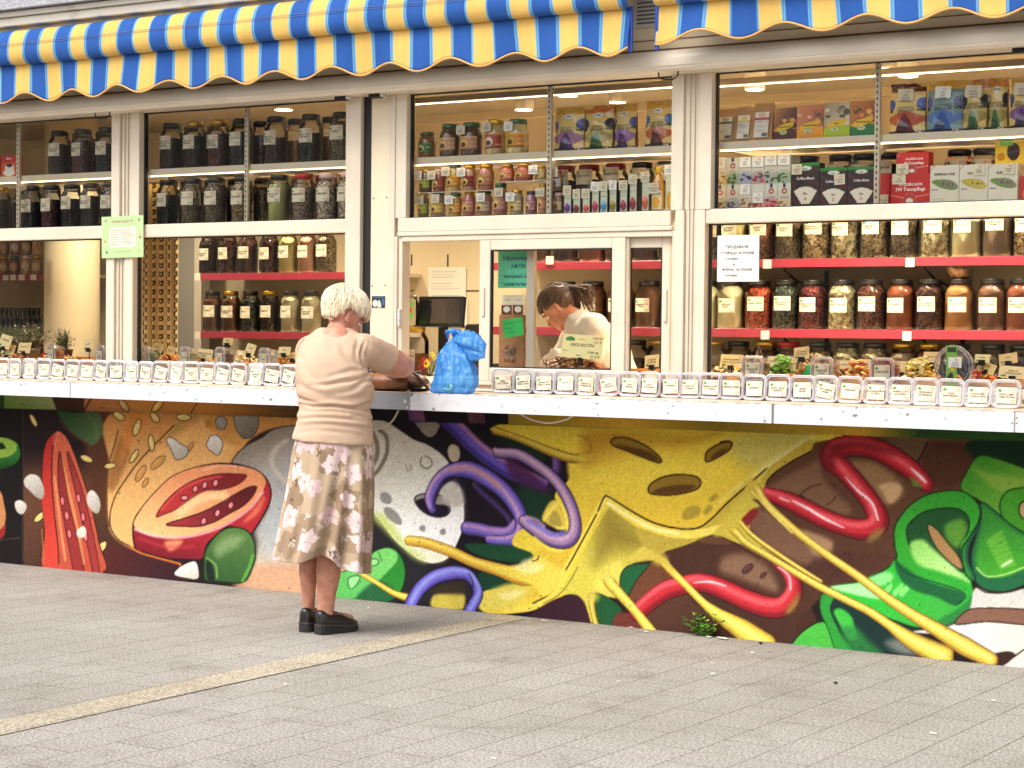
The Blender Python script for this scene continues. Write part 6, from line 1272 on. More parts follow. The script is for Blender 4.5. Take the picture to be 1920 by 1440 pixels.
def art_choc(W_, H_): FI('P', E_(W_ * .62, H_ * .5, W_ * .22, H_ * .36), (60, 30, 24), 1.5); FI('P', RC(W_ * .15, 0, W_ * .6, H_ * .26), (120, 190, 60), 1, sm=False); FI('P', E_(W_ * .2, H_ * .7, W_ * .14, H_ * .16), (206, 140, 30), 1.5)
carton('yellow_pouch', (1866, 258, 1921, 304), .12, bb(1853, 305, 1908, 378, .09, ZL)[3] + .0006, .045, CY_, (236, 200, 40), art_choc, 'bright yellow snack pouch lying on top of the white yeast boxes', 'pouch', m=PRINTG)
def art_cof(W_, H_): FI('P', RC(0, 0, W_, H_ * .3), (196, 40, 26), 6, sm=False); FI('P', E_(W_ * .5, H_ * .78, W_ * .36, H_ * .16), (240, 236, 220), 1.5); FI('P', RC(W_ * .3, H_ * .42, W_ * .75, H_ * .75), (236, 230, 216), 2); FI('P', E_(W_ * .52, H_ * .45, W_ * .2, H_ * .08), (40, 20, 14), 1)
carton('coffee_box', (2, 277, 32, 318), .09, ZS, .045, CR_, (220, 90, 30), art_cof, 'orange red coffee box with white cup on the top shelf at the far left', 'box', texts=[('ёka fe', .5, .82, .14, WH, 'CENTER')])
carton('coffee_box', (-34, 277, 0, 318), .09, ZS, .045, CR_, (220, 90, 30), art_cof, 'orange red coffee box reaching past the left edge of the photo', 'box')
# oil bottle cartons in front of the dark jars
OC = [(1064, 351, (110, 60, 140)), (1081, 358, (120, 50, 56)), (1099, 358, (196, 90, 80)), (1116, 345, (170, 70, 90)), (1132, 345, (90, 150, 180)), (1149, 343, (150, 130, 70)), (1169, 344, (150, 60, 90)), (1187, 333, (150, 60, 70)), (1210, 329, (200, 110, 80))]
for k, (cx, tp, c) in enumerate(OC):
 def art_oil(W_, H_, c=c):
  FI('P', RC(-2, -2, W_ * .14, H_ + 3), (24, 22, 24), .5, sm=False); FI('P', RC(W_ * .88, -2, W_ + 3, H_ + 3), (24, 22, 24), .5, sm=False); FI('P', E_(W_ * .5, H_ * .1, W_ * .28, H_ * .05), (120, 160, 70), .8)
  for q in range(4): ST('P', '%f,%f %f,%f' % (W_ * .25, H_ * (.2 + .06 * q), W_ * .75, H_ * (.2 + .06 * q)), (110, 120, 100), 1, .6)
  FI('P', E_(W_ * .5, H_ * .75, W_ * .34, H_ * .17), c, 2); FI('P', E_(W_ * .45, H_ * .62, W_ * .2, H_ * .08), tuple(min(255, v * 1.4) for v in c), 2)
 carton('oil_carton', (cx - 8.5, tp, cx + 8, 397), .07 + .01 * (k % 2), ZL, .045, CK_, (216, 222, 196), art_oil, 'narrow black and white oil carton, %s from left beside the upright' % ORD[k], 'box', 'oil cartons in the middle window', tagat=(.5, .98, .045, random.uniform(-.1, .1)))
small_jar((1038, 357, 1057, 398), .08, ZL, (150, 110, 70), (200, 196, 150), 'pale', 'pale lidded small jar right of the middle upright, lower of two', None, (200, 60, 50), GJ, 9)
small_jar((1034, 318, 1056, 356), .08, ZL + .112, (150, 110, 70), (190, 200, 206), 'red', 'small jar with red lid and pale label right of the middle upright, upper of two', (0, .9), (200, 60, 50), GJ, 11)
def oil_bottle(box, Y):
 x0, x1, z0, z1 = bb(*box, Y, ZL); h = z1 - z0; t = thing('oil_bottle', 'yellow capped bottle of golden oil with pineapple label at right of the middle window', 'bottle', ((x0+x1)/2, Y, z0)); r = .029
 g = MB().use(mat('golden_oil', (206, 150, 30), .08, coat=1, rgb2=(170, 110, 20), vs=6), True); g.lathe([(r * .9, 0), (r, .006), (r, h * .6), (r * .8, h * .72), (r * .42, h * .82), (r * .4, h * .88)], 20); g.build('bottle_body', t, world=False)
 g = MB().use(mat('yellow_cap', (236, 190, 30), .4), True); g.lathe([(r * .5, h * .87), (r * .5, h * .98), (r * .46, h)], 20); g.build('cap', t, world=False)
 def art(W_, H_): FI('P', E_(W_ * .5, H_ * .62, W_ * .3, H_ * .28), (236, 180, 40), 1.5, ol=((160, 100, 20), 1)); ST('P', '%f,%f %f,%f' % (W_ * .15, H_ * .14, W_ * .85, H_ * .14), (40, 40, 40), 5, 1)
 w = r * 2.2; lh = h * .42; printed('wrap_label', t, w, lh, canvas(w * 1000, lh * 1000, (230, 224, 196), art), lambda u, v, off=0.0: ((r + .001 + off) * math.sin((u - w/2) / r), -(r + .001 + off) * math.cos((u - w/2) / r), h * .05 + v))
 price_tag(t, -.004, -r - .01, h * .52, .055, .05, 0, seed=4)
oil_bottle((1224, 312, 1245, 396), .08)
carton('oil_carton', (1248, 308, 1264, 393), .08, ZL, .045, CW_, (220, 220, 190), lambda W_, H_: FI('P', E_(W_ * .5, H_ * .75, W_ * .4, H_ * .2), (206, 170, 60), 2), 'pale oil carton with yellow fruit, against the right frame of the middle window', 'box', tagat=(.4, .93, .045))
# ---------------------------------------------------------------- clear deli boxes along the counter
PLAS = glassmat('clear_plastic', (.93, .93, .95), .45, haze=.05, hazecol=(.86, .84, .90), rough=.08, ior=1.45)
PRIM = glassmat('clear_plastic_rim', (.80, .80, .84), 1.5, haze=.30, hazecol=(.88, .86, .92), rough=.1, ior=1.5)
def rsq(w, h, rad, n=5):
 pts = []
 for cx, cz, a0 in ((w/2-rad, h/2-rad, 0), (-w/2+rad, h/2-rad, 90), (-w/2+rad, -h/2+rad, 180), (w/2-rad, -h/2+rad, 270)):
  for k in range(n + 1): a = R(a0 + 90 * k / n); pts.append((cx + rad * math.cos(a), cz + rad * math.sin(a)))
 return pts
def ring_loft(g, specs, cap0=False, cap1=False):
 """specs: (w, h, rad, y, zoff)"""
 rings = [[(x, y, z + zo) for x, z in rsq(w, h, rd)] for w, h, rd, y, zo in specs]; n = len(rings[0]); vs = [p for r in rings for p in r]
 fs = [(j*n+k, (j+1)*n+k, (j+1)*n+(k+1) % n, j*n+(k+1) % n) for j in range(len(rings)-1) for k in range(n)]
 if cap0: fs.append(tuple(range(n)))
 if cap1: fs.append(tuple(reversed(range((len(rings)-1)*n, len(rings)*n))))
 g.add(vs, fs)
def deli_meshes(w=.118, h=.112, d=.052):
 z = h / 2
 g = MB().use(PLAS, True); ring_loft(g, [(w*.93, h*.93, .024, 0, z), (w*.90, h*.90, .022, d*.3, z), (w*.84, h*.84, .02, d, z)], False, True); g.use(PLAS)
 tub = local(g, 'tub')
 g = MB().use(PRIM, True); ring_loft(g, [(w*.93, h*.93, .024, .002, z), (w, h, .027, .001, z), (w, h, .027, -.005, z), (w*.965, h*.965, .026, -.008, z), (w*.90, h*.90, .022, -.007, z), (w*.86, h*.86, .02, -.003, z)])
 ring_loft(g, [(w*.84, h*.84, .02, -.0035, z), (w*.80, h*.80, .019, -.006, z), (w*.78, h*.78, .018, -.0035, z)])
 rim = local(g, 'rim')
 g = MB().use(PLAS, True); pts = rsq(w*.86, h*.86, .02); g.add([(x, -.003, zz + z) for x, zz in pts], [tuple(reversed(range(len(pts))))]); lid = local(g, 'lid')
 return tub, rim, lid
TUB, RIM, LIDM = deli_meshes()
def deli_fill(frac, w=.118, h=.112, d=.052):
 """contents settled in the lower part of the upright box"""
 g = MB().use(MATS['printed_card'], True); W2, H2 = w * .86, h * .86; top = h * .07 + H2 * frac; rad = .018; V = []
 pr = []
 for k in range(6): a = R(180 + 90 * k / 5); pr.append((-W2/2 + rad + rad * math.cos(a), h * .07 + rad + rad * math.sin(a)))
 for k in range(6): a = R(270 + 90 * k / 5); pr.append((W2/2 - rad + rad * math.cos(a), h * .07 + rad + rad * math.sin(a)))
 m_ = 7
 for k in range(m_ + 1): x = W2/2 - W2 * k / m_; pr.append((x, top + .004 * math.sin(k * 2.3)))
 n = len(pr); V = [(x, .002, z) for x, z in pr] + [(x * .95, d * .93, h * .5 + (z - h * .5) * .94) for x, z in pr]
 g.smooth = False; g.add(V, [tuple(range(n)), tuple(reversed(range(n, 2*n)))] + [(k, n + k, n + (k+1) % n, (k+1) % n) for k in range(n)]); return local(g, 'contents')
DF = {}
def deli(X, Y, z, key, frac, lines, label, group, rz=0.0, tilt=0.0, lrot=0.0, s=1.0, seed=0, lsz=1.0, slide=0.0):
 t = thing('deli_box', label, 'plastic box', (X, Y, z), 0, group); t.rotation_euler = (-tilt, 0, rz); t.scale = (s, s, s)
 child('tub', TUB, t); child('rim', RIM, t); child('lid', LIDM, t)
 f = round(frac, 2)
 if f not in DF: DF[f] = deli_fill(f)
 child('contents', DF[f], t, {0: gran(key)})
 g = label_mb(.078 * lsz, .062 * lsz, lines, None, seed); lo = child('label', local(g, 'label'), t); lo.location = (.002 + slide, -.0045, .050); lo.rotation_euler = (0, lrot, 0)
 return t
CONT.update({'oats': ((206, 190, 150), (150, 130, 96), 120, 'rolled grains'), 'sesam': ((226, 206, 150), (180, 150, 96), 130, 'sesame seeds'), 'chia': ((60, 52, 54), (24, 20, 24), 170, 'black seeds'), 'bsal': ((120, 100, 96), (40, 34, 36), 130, 'dark mixed seeds'), 'pinks': ((226, 140, 116), (190, 96, 76), 160, 'salmon pink salt'),
'plum': ((110, 40, 60), (60, 20, 34), 70, 'dark red dried fruit'), 'navy': ((50, 44, 62), (22, 20, 30), 70, 'blue black berries'), 'turm': ((216, 150, 50), (190, 120, 30), 0, 'golden powder'), 'coco': ((236, 226, 200), (206, 190, 160), 120, 'pale coconut shavings'), 'apricot': ((226, 130, 50), (176, 84, 26), 45, 'orange dried fruit'), 'goji': ((166, 40, 40), (90, 16, 20), 70, 'red dried berries'),
'green2': ((150, 160, 110), (90, 100, 66), 60, 'green dried pieces'), 'ginger': ((206, 160, 110), (150, 110, 70), 55, 'ginger coloured pieces')})
LN = ['ЛЕН', 'СУСАМ', 'ЧИА', 'КИНОА', 'СИРЕНЕ', 'ЕЛДА', 'МАК', 'БОРОВИНКА', 'АРОНИЯ', 'ОВЕСЕНИ', 'ПШЕНИЧЕН', 'РИЗОВИ', 'ПРОСО', 'БУЛГУР', 'ГАЛЕТА', 'НИШЕСТЕ', 'БРАШНО', 'АМАРАНТ', 'КУСКУС', 'СЛИВА', 'ЧЕРЕША']
LK = ['oats', 'oats', 'plum', 'plum', 'sesam', 'ginger', 'coco', 'navy', 'navy', 'coco', 'oats', 'ginger', 'coco', 'coco', 'sesam', 'white', 'sesam', 'coco', 'navy', 'chia', 'navy']
LPX = [3, 28, 55, 82, 108, 136, 163, 190, 217, 246, 273, 301, 330, 359, 388, 417, 447, 479, 510, 541]
def boty(x): return 702.5 + .0337 * x if x < 700 else 705 + .0322 * x
GL = 'clear deli boxes lined up along the counter'
for i, px in enumerate(LPX):
 p = onz(px, boty(px) , CT); random.seed(i * 3 + 1)
 Yb = min(p[1], -.13); deli(ony(px, boty(px), Yb)[0], Yb, CT, LK[i % len(LK)], random.uniform(.35, .6), [LN[i % len(LN)]] + (['БИО'] if i % 3 else []), '%s counter box from the left end, clear plastic with %s' % (ORD[i], CONT[LK[i]][3]), GL, rz=random.uniform(-.14, .14), tilt=random.uniform(.0, .1), lrot=random.uniform(-.1, .25), seed=i, s=random.uniform(.99, 1.03))
RPX = [(943, 'oats', ['ОВЕС', 'СУХ СТРИВ']), (980, 'chia', ['ЦАРЕВИЧНО', 'ЧЕРЕН СТРИВ']), (1019, 'bsal', ['СЪРНИЧАСТ', 'ЧЕРЕН СТРИВ']), (1059, 'brownseed', ['НАХУТ']), (1099, 'sesam', ['СЕМЕНА ЗА', 'ПОКЪЛВАНЕ']), (1140, 'pinks', ['БЕЛЪЛ', 'НАРЯЗАНИ']), (1180, 'navy', ['ХИНА', 'ФРЕСКА']), (1217, 'plum', ['ЛЕЧО', 'ПОЛОВИН']), (1257, 'goji', ['КОРДИЦА']), (1293, 'bsal', ['МАКО ЗА', 'ПАРНИ']),
 (1331, 'plum', ['ЛЕНЕНИ СУРИ', 'ОТ МЛЕНО']), (1371, 'plum', ['ЛЕНЕНО СИМЕ']), (1413, 'bsal', ['ЦАРЕВИЦА']), (1457, 'brownseed', ['МАКС, ЦЕЛИ', 'СЕМЕНА']), (1503, 'chia', ['ЧЕРЕН', 'ПИПЕР']), (1548, 'coco', ['ЕКО СВЕЖИ', 'МЛЯН']), (1593, 'turm', ['КУРКУМА']), (1641, 'ginger', ['ДЖИНДЖИФИЛ', 'НА ПРАХ']), (1688, 'coco', ['МЛЯКО СУХО', 'МАСЛЕНО']), (1735, 'white', ['ЛИМОНЕНА', 'КИСЕЛИНА']), (1783, 'white', ['СОДА', 'БИКАРБОНАТ']), (1832, 'coco', ['КОКОСОВИ', 'СТЪРГОТИНИ']), (1886, 'coco', ['КОКОСОВИ', 'СТЪРГОТИНИ'])]
for i, (px, key, ln) in enumerate(RPX):
 random.seed(i * 5 + 2); p = onz(px, boty(px), CT)
 Yb = min(p[1], -.13); deli(ony(px, boty(px), Yb)[0], Yb, CT, key, random.uniform(.45, .7), ln, '%s counter box right of the blue bag, clear plastic with %s' % (ORD[i], CONT[key][3]), GL, rz=random.uniform(-.1, .12), tilt=random.uniform(.0, .12), lrot=random.uniform(-.06, .06) if i not in (5, 15) else (-.18 if i == 5 else .2), seed=i + 40, s=random.uniform(.99, 1.04))
# boxes standing inside on the sill
IN = [(95, 668, 'apricot', ['КУМКУАТ']), (186, 668, 'brownseed', ['ГОЛДЕН', 'МИКС НУТ']), (270, 672, 'green2', ['КИВИ']), (345, 672, 'sesam', ['МАНГО КУБЕ']), (411, 677, 'brownseed', ['ГОДЖИ', 'МИКС']), (494, 680, 'coco', ['АНАНАС'])]
for i, (px, py, key, ln) in enumerate(IN):
 X = ony(px, py, .05)[0]; deli(X, .055, 1.137, key, .72, ln, 'deli box of %s behind the glass, %s from left' % (CONT[key][3], ORD[i]), 'deli boxes inside the windows', rz=-.42, tilt=.05, s=1.05, seed=i + 90, slide=-.006)
for i, (px, key, ln) in enumerate(((1415, 'walnut', ['АНАНАС БЕЗ', 'ЗАХАР']), (1545, 'ginger', ['МАНГО БЕЗ', 'ЗАХАР']), (1658, 'goji', ['ГОДЖИ БЕРИ']))):
 X = ony(px - 5, 680, .05)[0]; deli(X, .055, 1.137, key, .78, ln, 'deli box of %s behind the right window, %s of three' % (CONT[key][3], ORD[i]), 'deli boxes inside the windows', rz=-.25, tilt=.05, s=1.06, seed=i + 80)
# round tub of dates with a green sleeve
def date_tub():
 X = ony(1787, 688, .05)[0]; t = thing('date_tub', 'round clear tub of black dates with green paper sleeve standing behind the right window', 'tub', (X, .06, 1.138), -.1); r = .086
 M = Matrix.Translation((0, 0, r)) @ Matrix.Rotation(R(90), 4, 'X')
 g = MB().use(PLAS, True); g.lathe([(r * .86, -.045), (r * .95, -.012), (r, 0), (r, .006), (r * .95, .008)], 40, M); g.build('tub', t, world=False)
 g = MB().use(PRIM, True); g.tube([(r * math.cos(a), -.006, r + r * math.sin(a)) for a in np.linspace(0, 2 * math.pi, 41)], .003, 6); g.tube([(r*.86 * math.cos(a), -.008, r + r*.86 * math.sin(a)) for a in np.linspace(0, 2 * math.pi, 41)], .0022, 6); g.build('rim', t, world=False)
 random.seed(3); dm = mat('black_date', (34, 22, 24), .3, coat=.3, bump=.4, bs=60)
 k = 0
 for (a, b, rot) in ((-.055, .055, .3), (-.045, .035, .8), (-.06, .075, 1.2), (-.03, .06, 1.5), (.045, .05, .2), (.05, .075, .9), (.06, .10, 1.3), (.035, .095, .4), (-.05, .095, .5), (.055, .028, 1.0), (.0, .03, .1), (-.02, .085, .2), (.02, .07, 1.1)):
  g = MB().use(dm, True); M2 = Matrix.Translation((a * .95, .012, b)) @ Matrix.Rotation(rot, 4, 'Y'); g.sphere((0, 0, 0), (.024, .013, .014), 12, M2); g.build('date', t, world=False)
 def art(W_, H_):
  FI('P', RC(0, 0, W_, H_), (140, 190, 90), .5, sm=False); FI('P', RC(W_ * .1, H_ * .04, W_ * .9, H_ * .16), (40, 60, 40), .8, sm=False); FI('P', E_(W_ * .6, H_ * .54, W_ * .26, H_ * .07), (240, 210, 40), .8)
  for x, y, a in ((.3, .78, 40), (.6, .82, 80), (.45, .72, 10)): FI('P', E_(W_ * x, H_ * y, W_ * .2, H_ * .07, a0=a), (36, 26, 36), 1.2)
 w = .05; printed('paper_sleeve', t, w, 2 * r, canvas(w * 1000, 2000 * r, (140, 190, 90), art), lambda u, v, off=0.0: (-.03 + u, -.0125 - off, v))
 price_tag(t, .012, -.0155, r * 1.18, .06, .044, 0, lines=3, seed=9)
date_tub()
# ---------------------------------------------------------------- price cards and heaps in the trays
def heap(name, cx, w, Y, z, cols, n, sz, label, cat, h=.03, seed=0, flat=.6):
 rs = random.Random(seed); X = cx; g = MB()
 for i in range(n):
  u = rs.gauss(0, .38); v = rs.gauss(0, .4); u = max(-1, min(1, u)); v = max(-1, min(1, v)); hh = h * max(0, 1 - u*u*.8) * max(0.1, 1 - v*v*.7) * rs.uniform(.2, 1)
  c = rs.choice(cols); g.use(mat('fruit_%d_%d_%d' % c, c, .5, var=.3, vs=30), True); s_ = sz * rs.uniform(.7, 1.25)
  M = Matrix.Translation((u * w / 2, v * .10, max(hh, s_ * flat * .5))) @ Euler((rs.uniform(-.6, .6), rs.uniform(-.6, .6), rs.uniform(0, 6.3))).to_matrix().to_4x4(); g.sphere((0, 0, 0), (s_, s_ * .7, s_ * flat * .6), 8, M)
 o = g.build(name); o.location = (X, Y, z); return tag(o, label, cat, kind='stuff')
TT = TZ - .0115
def hp(pxa, pxb, cols, n, sz, label, h=.04, seed=0, Y=.22, py=685, flat=.6):
 xa, xb = ony(pxa, py, Y)[0], ony(pxb, py, Y)[0]; heap('dried_fruit_heap', (xa + xb) / 2, (xb - xa), Y, TT, cols, int(n * 1.8), sz, label, 'dried fruit', h * 1.6, seed, flat)
YL = (236, 206, 110); OR_ = (226, 140, 50); GRE = (150, 196, 60)
hp(60, 150, [(236, 206, 140), (226, 186, 110)], 50, .012, 'heap of pale yellow fruit pieces in the far left tray', .03, 1); hp(-20, 60, [(206, 150, 80), (160, 90, 50)], 40, .013, 'heap of brown fruit pieces at the left edge', .03, 2)
hp(290, 345, [YL, OR_], 60, .012, 'heap of yellow fruit strips in front of the curtain', .04, 3); hp(355, 405, [(226, 186, 96), OR_], 50, .012, 'heap of orange fruit strips between two deli boxes', .04, 4); hp(430, 480, [(240, 226, 190), (226, 200, 150)], 60, .012, 'heap of whitish nuts in the second tray', .045, 5); hp(505, 560, [(226, 180, 80), (206, 140, 60)], 50, .012, 'heap of golden fruit beside the woman', .04, 6)
hp(1330, 1395, [(236, 214, 150), (60, 40, 36), YL], 50, .012, 'heap of pale and dark fruit in the right tray beside the frame', .04, 7); hp(1440, 1495, [GRE, (120, 180, 50)], 34, .02, 'heap of bright green candied strips', .07, 8, flat=.5); hp(1488, 1530, [(216, 166, 96), (196, 140, 80)], 20, .02, 'row of tan dried figs by the green heap', .05, 9, flat=.9)
hp(1570, 1640, [(236, 206, 110), (240, 186, 90), (220, 120, 60)], 80, .014, 'heap of yellow and orange fruit slices between deli boxes', .06, 10); hp(1685, 1765, [(240, 226, 130), (236, 206, 90), (246, 236, 180)], 90, .015, 'heap of lemon yellow slices beside the date tub', .07, 11); hp(1815, 1868, [(240, 200, 70), (226, 110, 90), (226, 90, 80)], 50, .013, 'small heap of red and yellow candied cubes', .05, 12); hp(1868, 1925, [(44, 30, 36), (60, 36, 40)], 34, .014, 'heap of black prunes at the right edge', .03, 13)
hp(1015, 1135, [(176, 126, 76), (136, 90, 50), (206, 160, 104), (100, 60, 34)], 170, .014, 'heap of shelled walnuts behind the sliding window', .06, 14, py=680)
CARDM = [mat('card_cream', (236, 216, 160), .6), mat('card_yellow', (236, 220, 150), .6), mat('card_tan', (222, 190, 130), .6)]
def card(px, py, wpx, hpx, Y, lines, label, tilt=0.0, m=0, lean=.25, mats_=None, clip=True, green=True):
 p = ony(px, py, Y); sc = abs(proj((p[0], Y, p[2] + .1))[1] - proj((p[0], Y, p[2]))[1]) / .1; x0, x1 = ony(px - wpx/2, py, Y)[0], ony(px + wpx/2, py, Y)[0]; w = x1 - x0; h = hpx / sc
 t = thing('price_card', label, 'price card', (p[0], Y, p[2] - h / 2), 0, 'price cards stuck in the fruit trays')
 M = Matrix.Rotation(-lean, 4, 'X') @ Matrix.Rotation(tilt, 4, 'Y') @ Matrix.Translation((0, 0, h / 2))
 g = MB().use(mats_ or CARDM[m]); g.box(-w/2, w/2, -.0008, .0008, -h/2, h/2, M=M)
 def T(s, tx, tz, size, mm, al='CENTER'):
  tv, tf = text2d(s, size, .02, al); g.use(mm); g.add([(tx + a, -.0014, tz + b) for a, b in tv], tf, M)
 for i, l in enumerate(lines): T(l, 0, h * (.06 - .2 * i), min(h * .17, w * .85 / max(1, len(l)) / .62), INK)
 T('1,%d0' % (len(label) % 9), w * .42, h * .28, h * .13, INKR, 'RIGHT')
 if green:
  g.use(INKG); g.add([(-w*.42, -.0014, -h*.36), (-w*.22, -.0014, -h*.36), (-w*.24, -.0014, -h*.24), (-w*.32, -.0014, -h*.20), (-w*.40, -.0014, -h*.24)], [(0, 1, 2, 3, 4)], M)
 g.build('card', t, world=False)
 if clip:
  g = MB().use(DMET, True); g.tube([(0, .012, -max(.0, p[2] - h/2 - TT)), (0, .01, h * .1)], .003, 6); g.smooth = False; g.box(-.014, .014, -.008, .012, -.012, .012, .002); g.build('clip', t, world=False)
 return t
CL = [(6, 640, 22, 26, ['КАЙСИИ'], 'cream card at the left edge of the photo, tilted', .2), (12, 657, 24, 24, ['КАЙСИИ'], 'cream card in front of another at the left edge', .1), (44, 652, 23, 20, ['КАЯ КУТРАЛ'], 'cream card beside the potted herb', 0), (165, 647, 17, 18, ['ФУРМИ'], 'cream card leaning left beside a deli box near the first post', -.2), (293, 652, 20, 18, ['МАНГО'], 'cream card behind the green deli box', .06), (316, 660, 14, 22, ['КОКОС'], 'small cream card in the yellow strips', .15), (381, 665, 30, 22, ['СУШЕНА ПРАСКОВА', 'МИКС'], 'wide cream card with two black clips', .06), (426, 640, 18, 14, ['ИНФО'], 'orange card behind the second window', 0), (446, 668, 15, 24, ['ЛЕШНИК'], 'pale card leaning among whitish nuts', .1), (466, 655, 18, 22, ['КАШУ'], 'cream card tilted right above the white nuts', .22), (532, 658, 22, 16, ['СЛИВИ'], 'cream card above another, nearest the woman', .0), (548, 668, 22, 16, ['КРУШИ'], 'cream card touching the woman in the view', -.08)]
for k, (px, py, w_, h_, ln, lb, tl) in enumerate(CL): card(px, py, w_, h_, .16 + .02 * (k % 3), ln, lb, tl, m=0 if k != 7 else 2)
CR2 = [(1370, 677, 42, 26, ['ДЖИНДЖИФИЛ', 'СЛИВА С КОСТИЛКА'], 'wide cream card about ginger beside the left frame of the right window', .02, 0), (1448, 680, 22, 26, ['КИВИ'], 'cream card just right of the pineapple box', .0, 0), (1476, 684, 30, 24, ['ЯГОДИ СУШЕНИ'], 'cream card behind the green strips', .0, 0), (1503, 662, 28, 24, ['СМОКИНИ', 'ИСТАНБУЛ'], 'tan card standing highest, tilted over the figs', -.12, 2), (1582, 686, 30, 22, ['АНАНАС'], 'cream card above the yellow slices', 0, 0), (1618, 686, 24, 26, ['КАЙСИИ', 'ИНДУСТР'], 'cream card left of the goji box', 0, 0), (1689, 690, 16, 26, [''], 'narrow blank pale card right of the goji box', -.05, 0), (1717, 686, 30, 22, ['АЛОЕ ВЕРА'], 'cream card reading aloe over the lemon slices', .02, 0), (1746, 672, 32, 26, ['МАНГО'], 'tan card reading mango left of the date tub', 0, 2), (1841, 672, 28, 16, ['ПОМЕЛО'], 'yellow card behind the pale tilted one', .02, 1), (1846, 688, 34, 20, ['ПАПАЯ'], 'pale card tilted strongly, right of the date tub', .35, 1), (1891, 672, 34, 20, ['ПАПАЯ'], 'tan card rising to the right, rightmost high card', -.16, 2), (1898, 698, 54, 24, ['МИКС ОТ', 'ЧЕРВЕНИ ДАМИ'], 'wide cream card above the black prunes', .06, 0)]
for k, (px, py, w_, h_, ln, lb, tl, m_) in enumerate(CR2): card(px, py, w_, h_, .17 + .025 * (k % 3), ln, lb, tl, m=m_)
card(1222, 677, 26, 24, .20, ['СУШЕНИ', 'КАЙСИИ'], 'cream card tilted in the narrow right sash', -.12)
# the big walnut card, fully lettered
def walnut_card():
 Y = .13; x0, x1, z0, z1 = bb(1050, 627, 1127, 672, Y); w, h = x1 - x0, z1 - z0; t = thing('price_card', 'large yellow card lettered ОРЕХ ЕКСТРА with prices above the walnuts', 'price card', ((x0 + x1) / 2, Y, z0), 0)
 M = Matrix.Rotation(-.2, 4, 'X') @ Matrix.Rotation(.05, 4, 'Y') @ Matrix.Translation((0, 0, h / 2)); g = MB().use(PAPERY); g.box(-w/2, w/2, -.0008, .0008, -h/2, h/2, M=M)
 def T(s, tx, tz, size, mm, al='LEFT'):
  tv, tf = text2d(s, size, .015, al); g.use(mm); g.add([(tx + a, -.0014, tz + b) for a, b in tv], tf, M)
 T('ОРЕХ ЕКСТРА', 0, h * .0, h * .17, INK, 'CENTER'); T('1,98 лв', w * .46, h * .33, h * .15, INKR, 'RIGHT'); T('1,01 €', w * .46, h * .16, h * .15, INKR, 'RIGHT'); T('19,80 лв', w * .42, -h * .28, h * .15, INK, 'RIGHT'); T('10,12 €', w * .46, -h * .45, h * .15, INK, 'RIGHT'); T('100 гр.', -w * .1, h * .28, h * .10, INKR); T('цена:', -w * .12, -h * .40, h * .09, INK); T('Произход:', -w * .47, -h * .22, h * .06, INK)
 g.use(INKG); g.add([(-w*.42, -.0014, h*.22), (-w*.20, -.0014, h*.22), (-w*.20, -.0014, h*.34), (-w*.31, -.0014, h*.42), (-w*.42, -.0014, h*.34)], [(0, 1, 2, 3, 4)], M); g.build('card', t, world=False)
 g = MB().use(DMET); g.box(-.012, .012, -.008, .012, -.03, .004, .002); g.build('clip', t, world=False)
walnut_card()
# plastic-bag bottle-like pourer in the right tray, small green bag
g = MB().use(JARGLASS, True); p = ony(1423, 660, .22); g.lathe([(.045, 0), (.04, .03), (.018, .075), (.009, .105), (.012, .125)], 20); o = g.build('glass_carafe'); o.location = (p[0], .22, TT + .03); tag(o, 'clear conical glass stopper rising behind the pineapple deli box', 'carafe')
g = MB().use(mat('green_cloth', (30, 170, 80), .7), True); g.box(-.03, .03, -.012, .012, 0, .055, .006); p = ony(1518, 675, .19); o = g.build('green_packet'); o.location = (p[0], .19, 1.16); tag(o, 'small bright green packet beside the tan fig card', 'packet')
# basket of nuts on top of a jar
X = ony(1800, 500, 1.385)[0]
t = thing('nut_bowl', 'clear bowl heaped with brown nuts standing on top of a jar at right', 'bowl', (X, 1.385, 1.378 + .25)); g = MB().use(JARGLASS, True); V = []; n = 24
pr = [(.04, 0), (.05, .01), (.062, .04), (.066, .062)]; g.add([(a * math.cos(6.2832*k/n), a * math.sin(6.2832*k/n), z) for a, z in pr for k in range(n)], [(j*n+k, j*n+(k+1) % n, (j+1)*n+(k+1) % n, (j+1)*n+k) for j in range(3) for k in range(n)]); g.build('bowl', t, world=False)
g = MB().use(gran('walnut'), True); g.lathe([(.036, .003), (.046, .012), (.058, .04), (.06, .055), (.03, .062)], 24); g.build('nuts', t, world=False)
# ---------------------------------------------------------------- till, jar, flowers in the open hatch
t = thing('touch_screen', 'black touch screen on a pole in the open serving hatch', 'till screen', (*ony(825, 620, .30)[:2], 1.12), R(6))
x0, x1, z0, z1 = bb(783, 555, 863, 613, .30); w, h = x1 - x0, z1 - z0; zc = (z0 + z1) / 2 - 1.12
g = MB().use(mat('black_plastic', (16, 16, 17), .35)); M = Matrix.Translation((0, 0, zc)) @ Matrix.Rotation(R(-8), 4, 'X'); g.box(-w/2, w/2, 0, .03, -h/2, h/2, .006, M=M); g.build('housing', t, world=False)
g = MB().use(mat('screen_glass', (40, 40, 44), .08, coat=1)); g.box(-w/2 + .016, w/2 - .016, -.0012, -.0002, -h/2 + .018, h/2 - .014, M=M); g.build('screen', t, world=False)
g = MB().use(MATS['black_plastic']); g.box(-.022, .022, .018, .05, 0, zc - h*.4, .004); g.box(-.09, .09, -.05, .12, .0, .012, .004); g.build('stand', t, world=False)
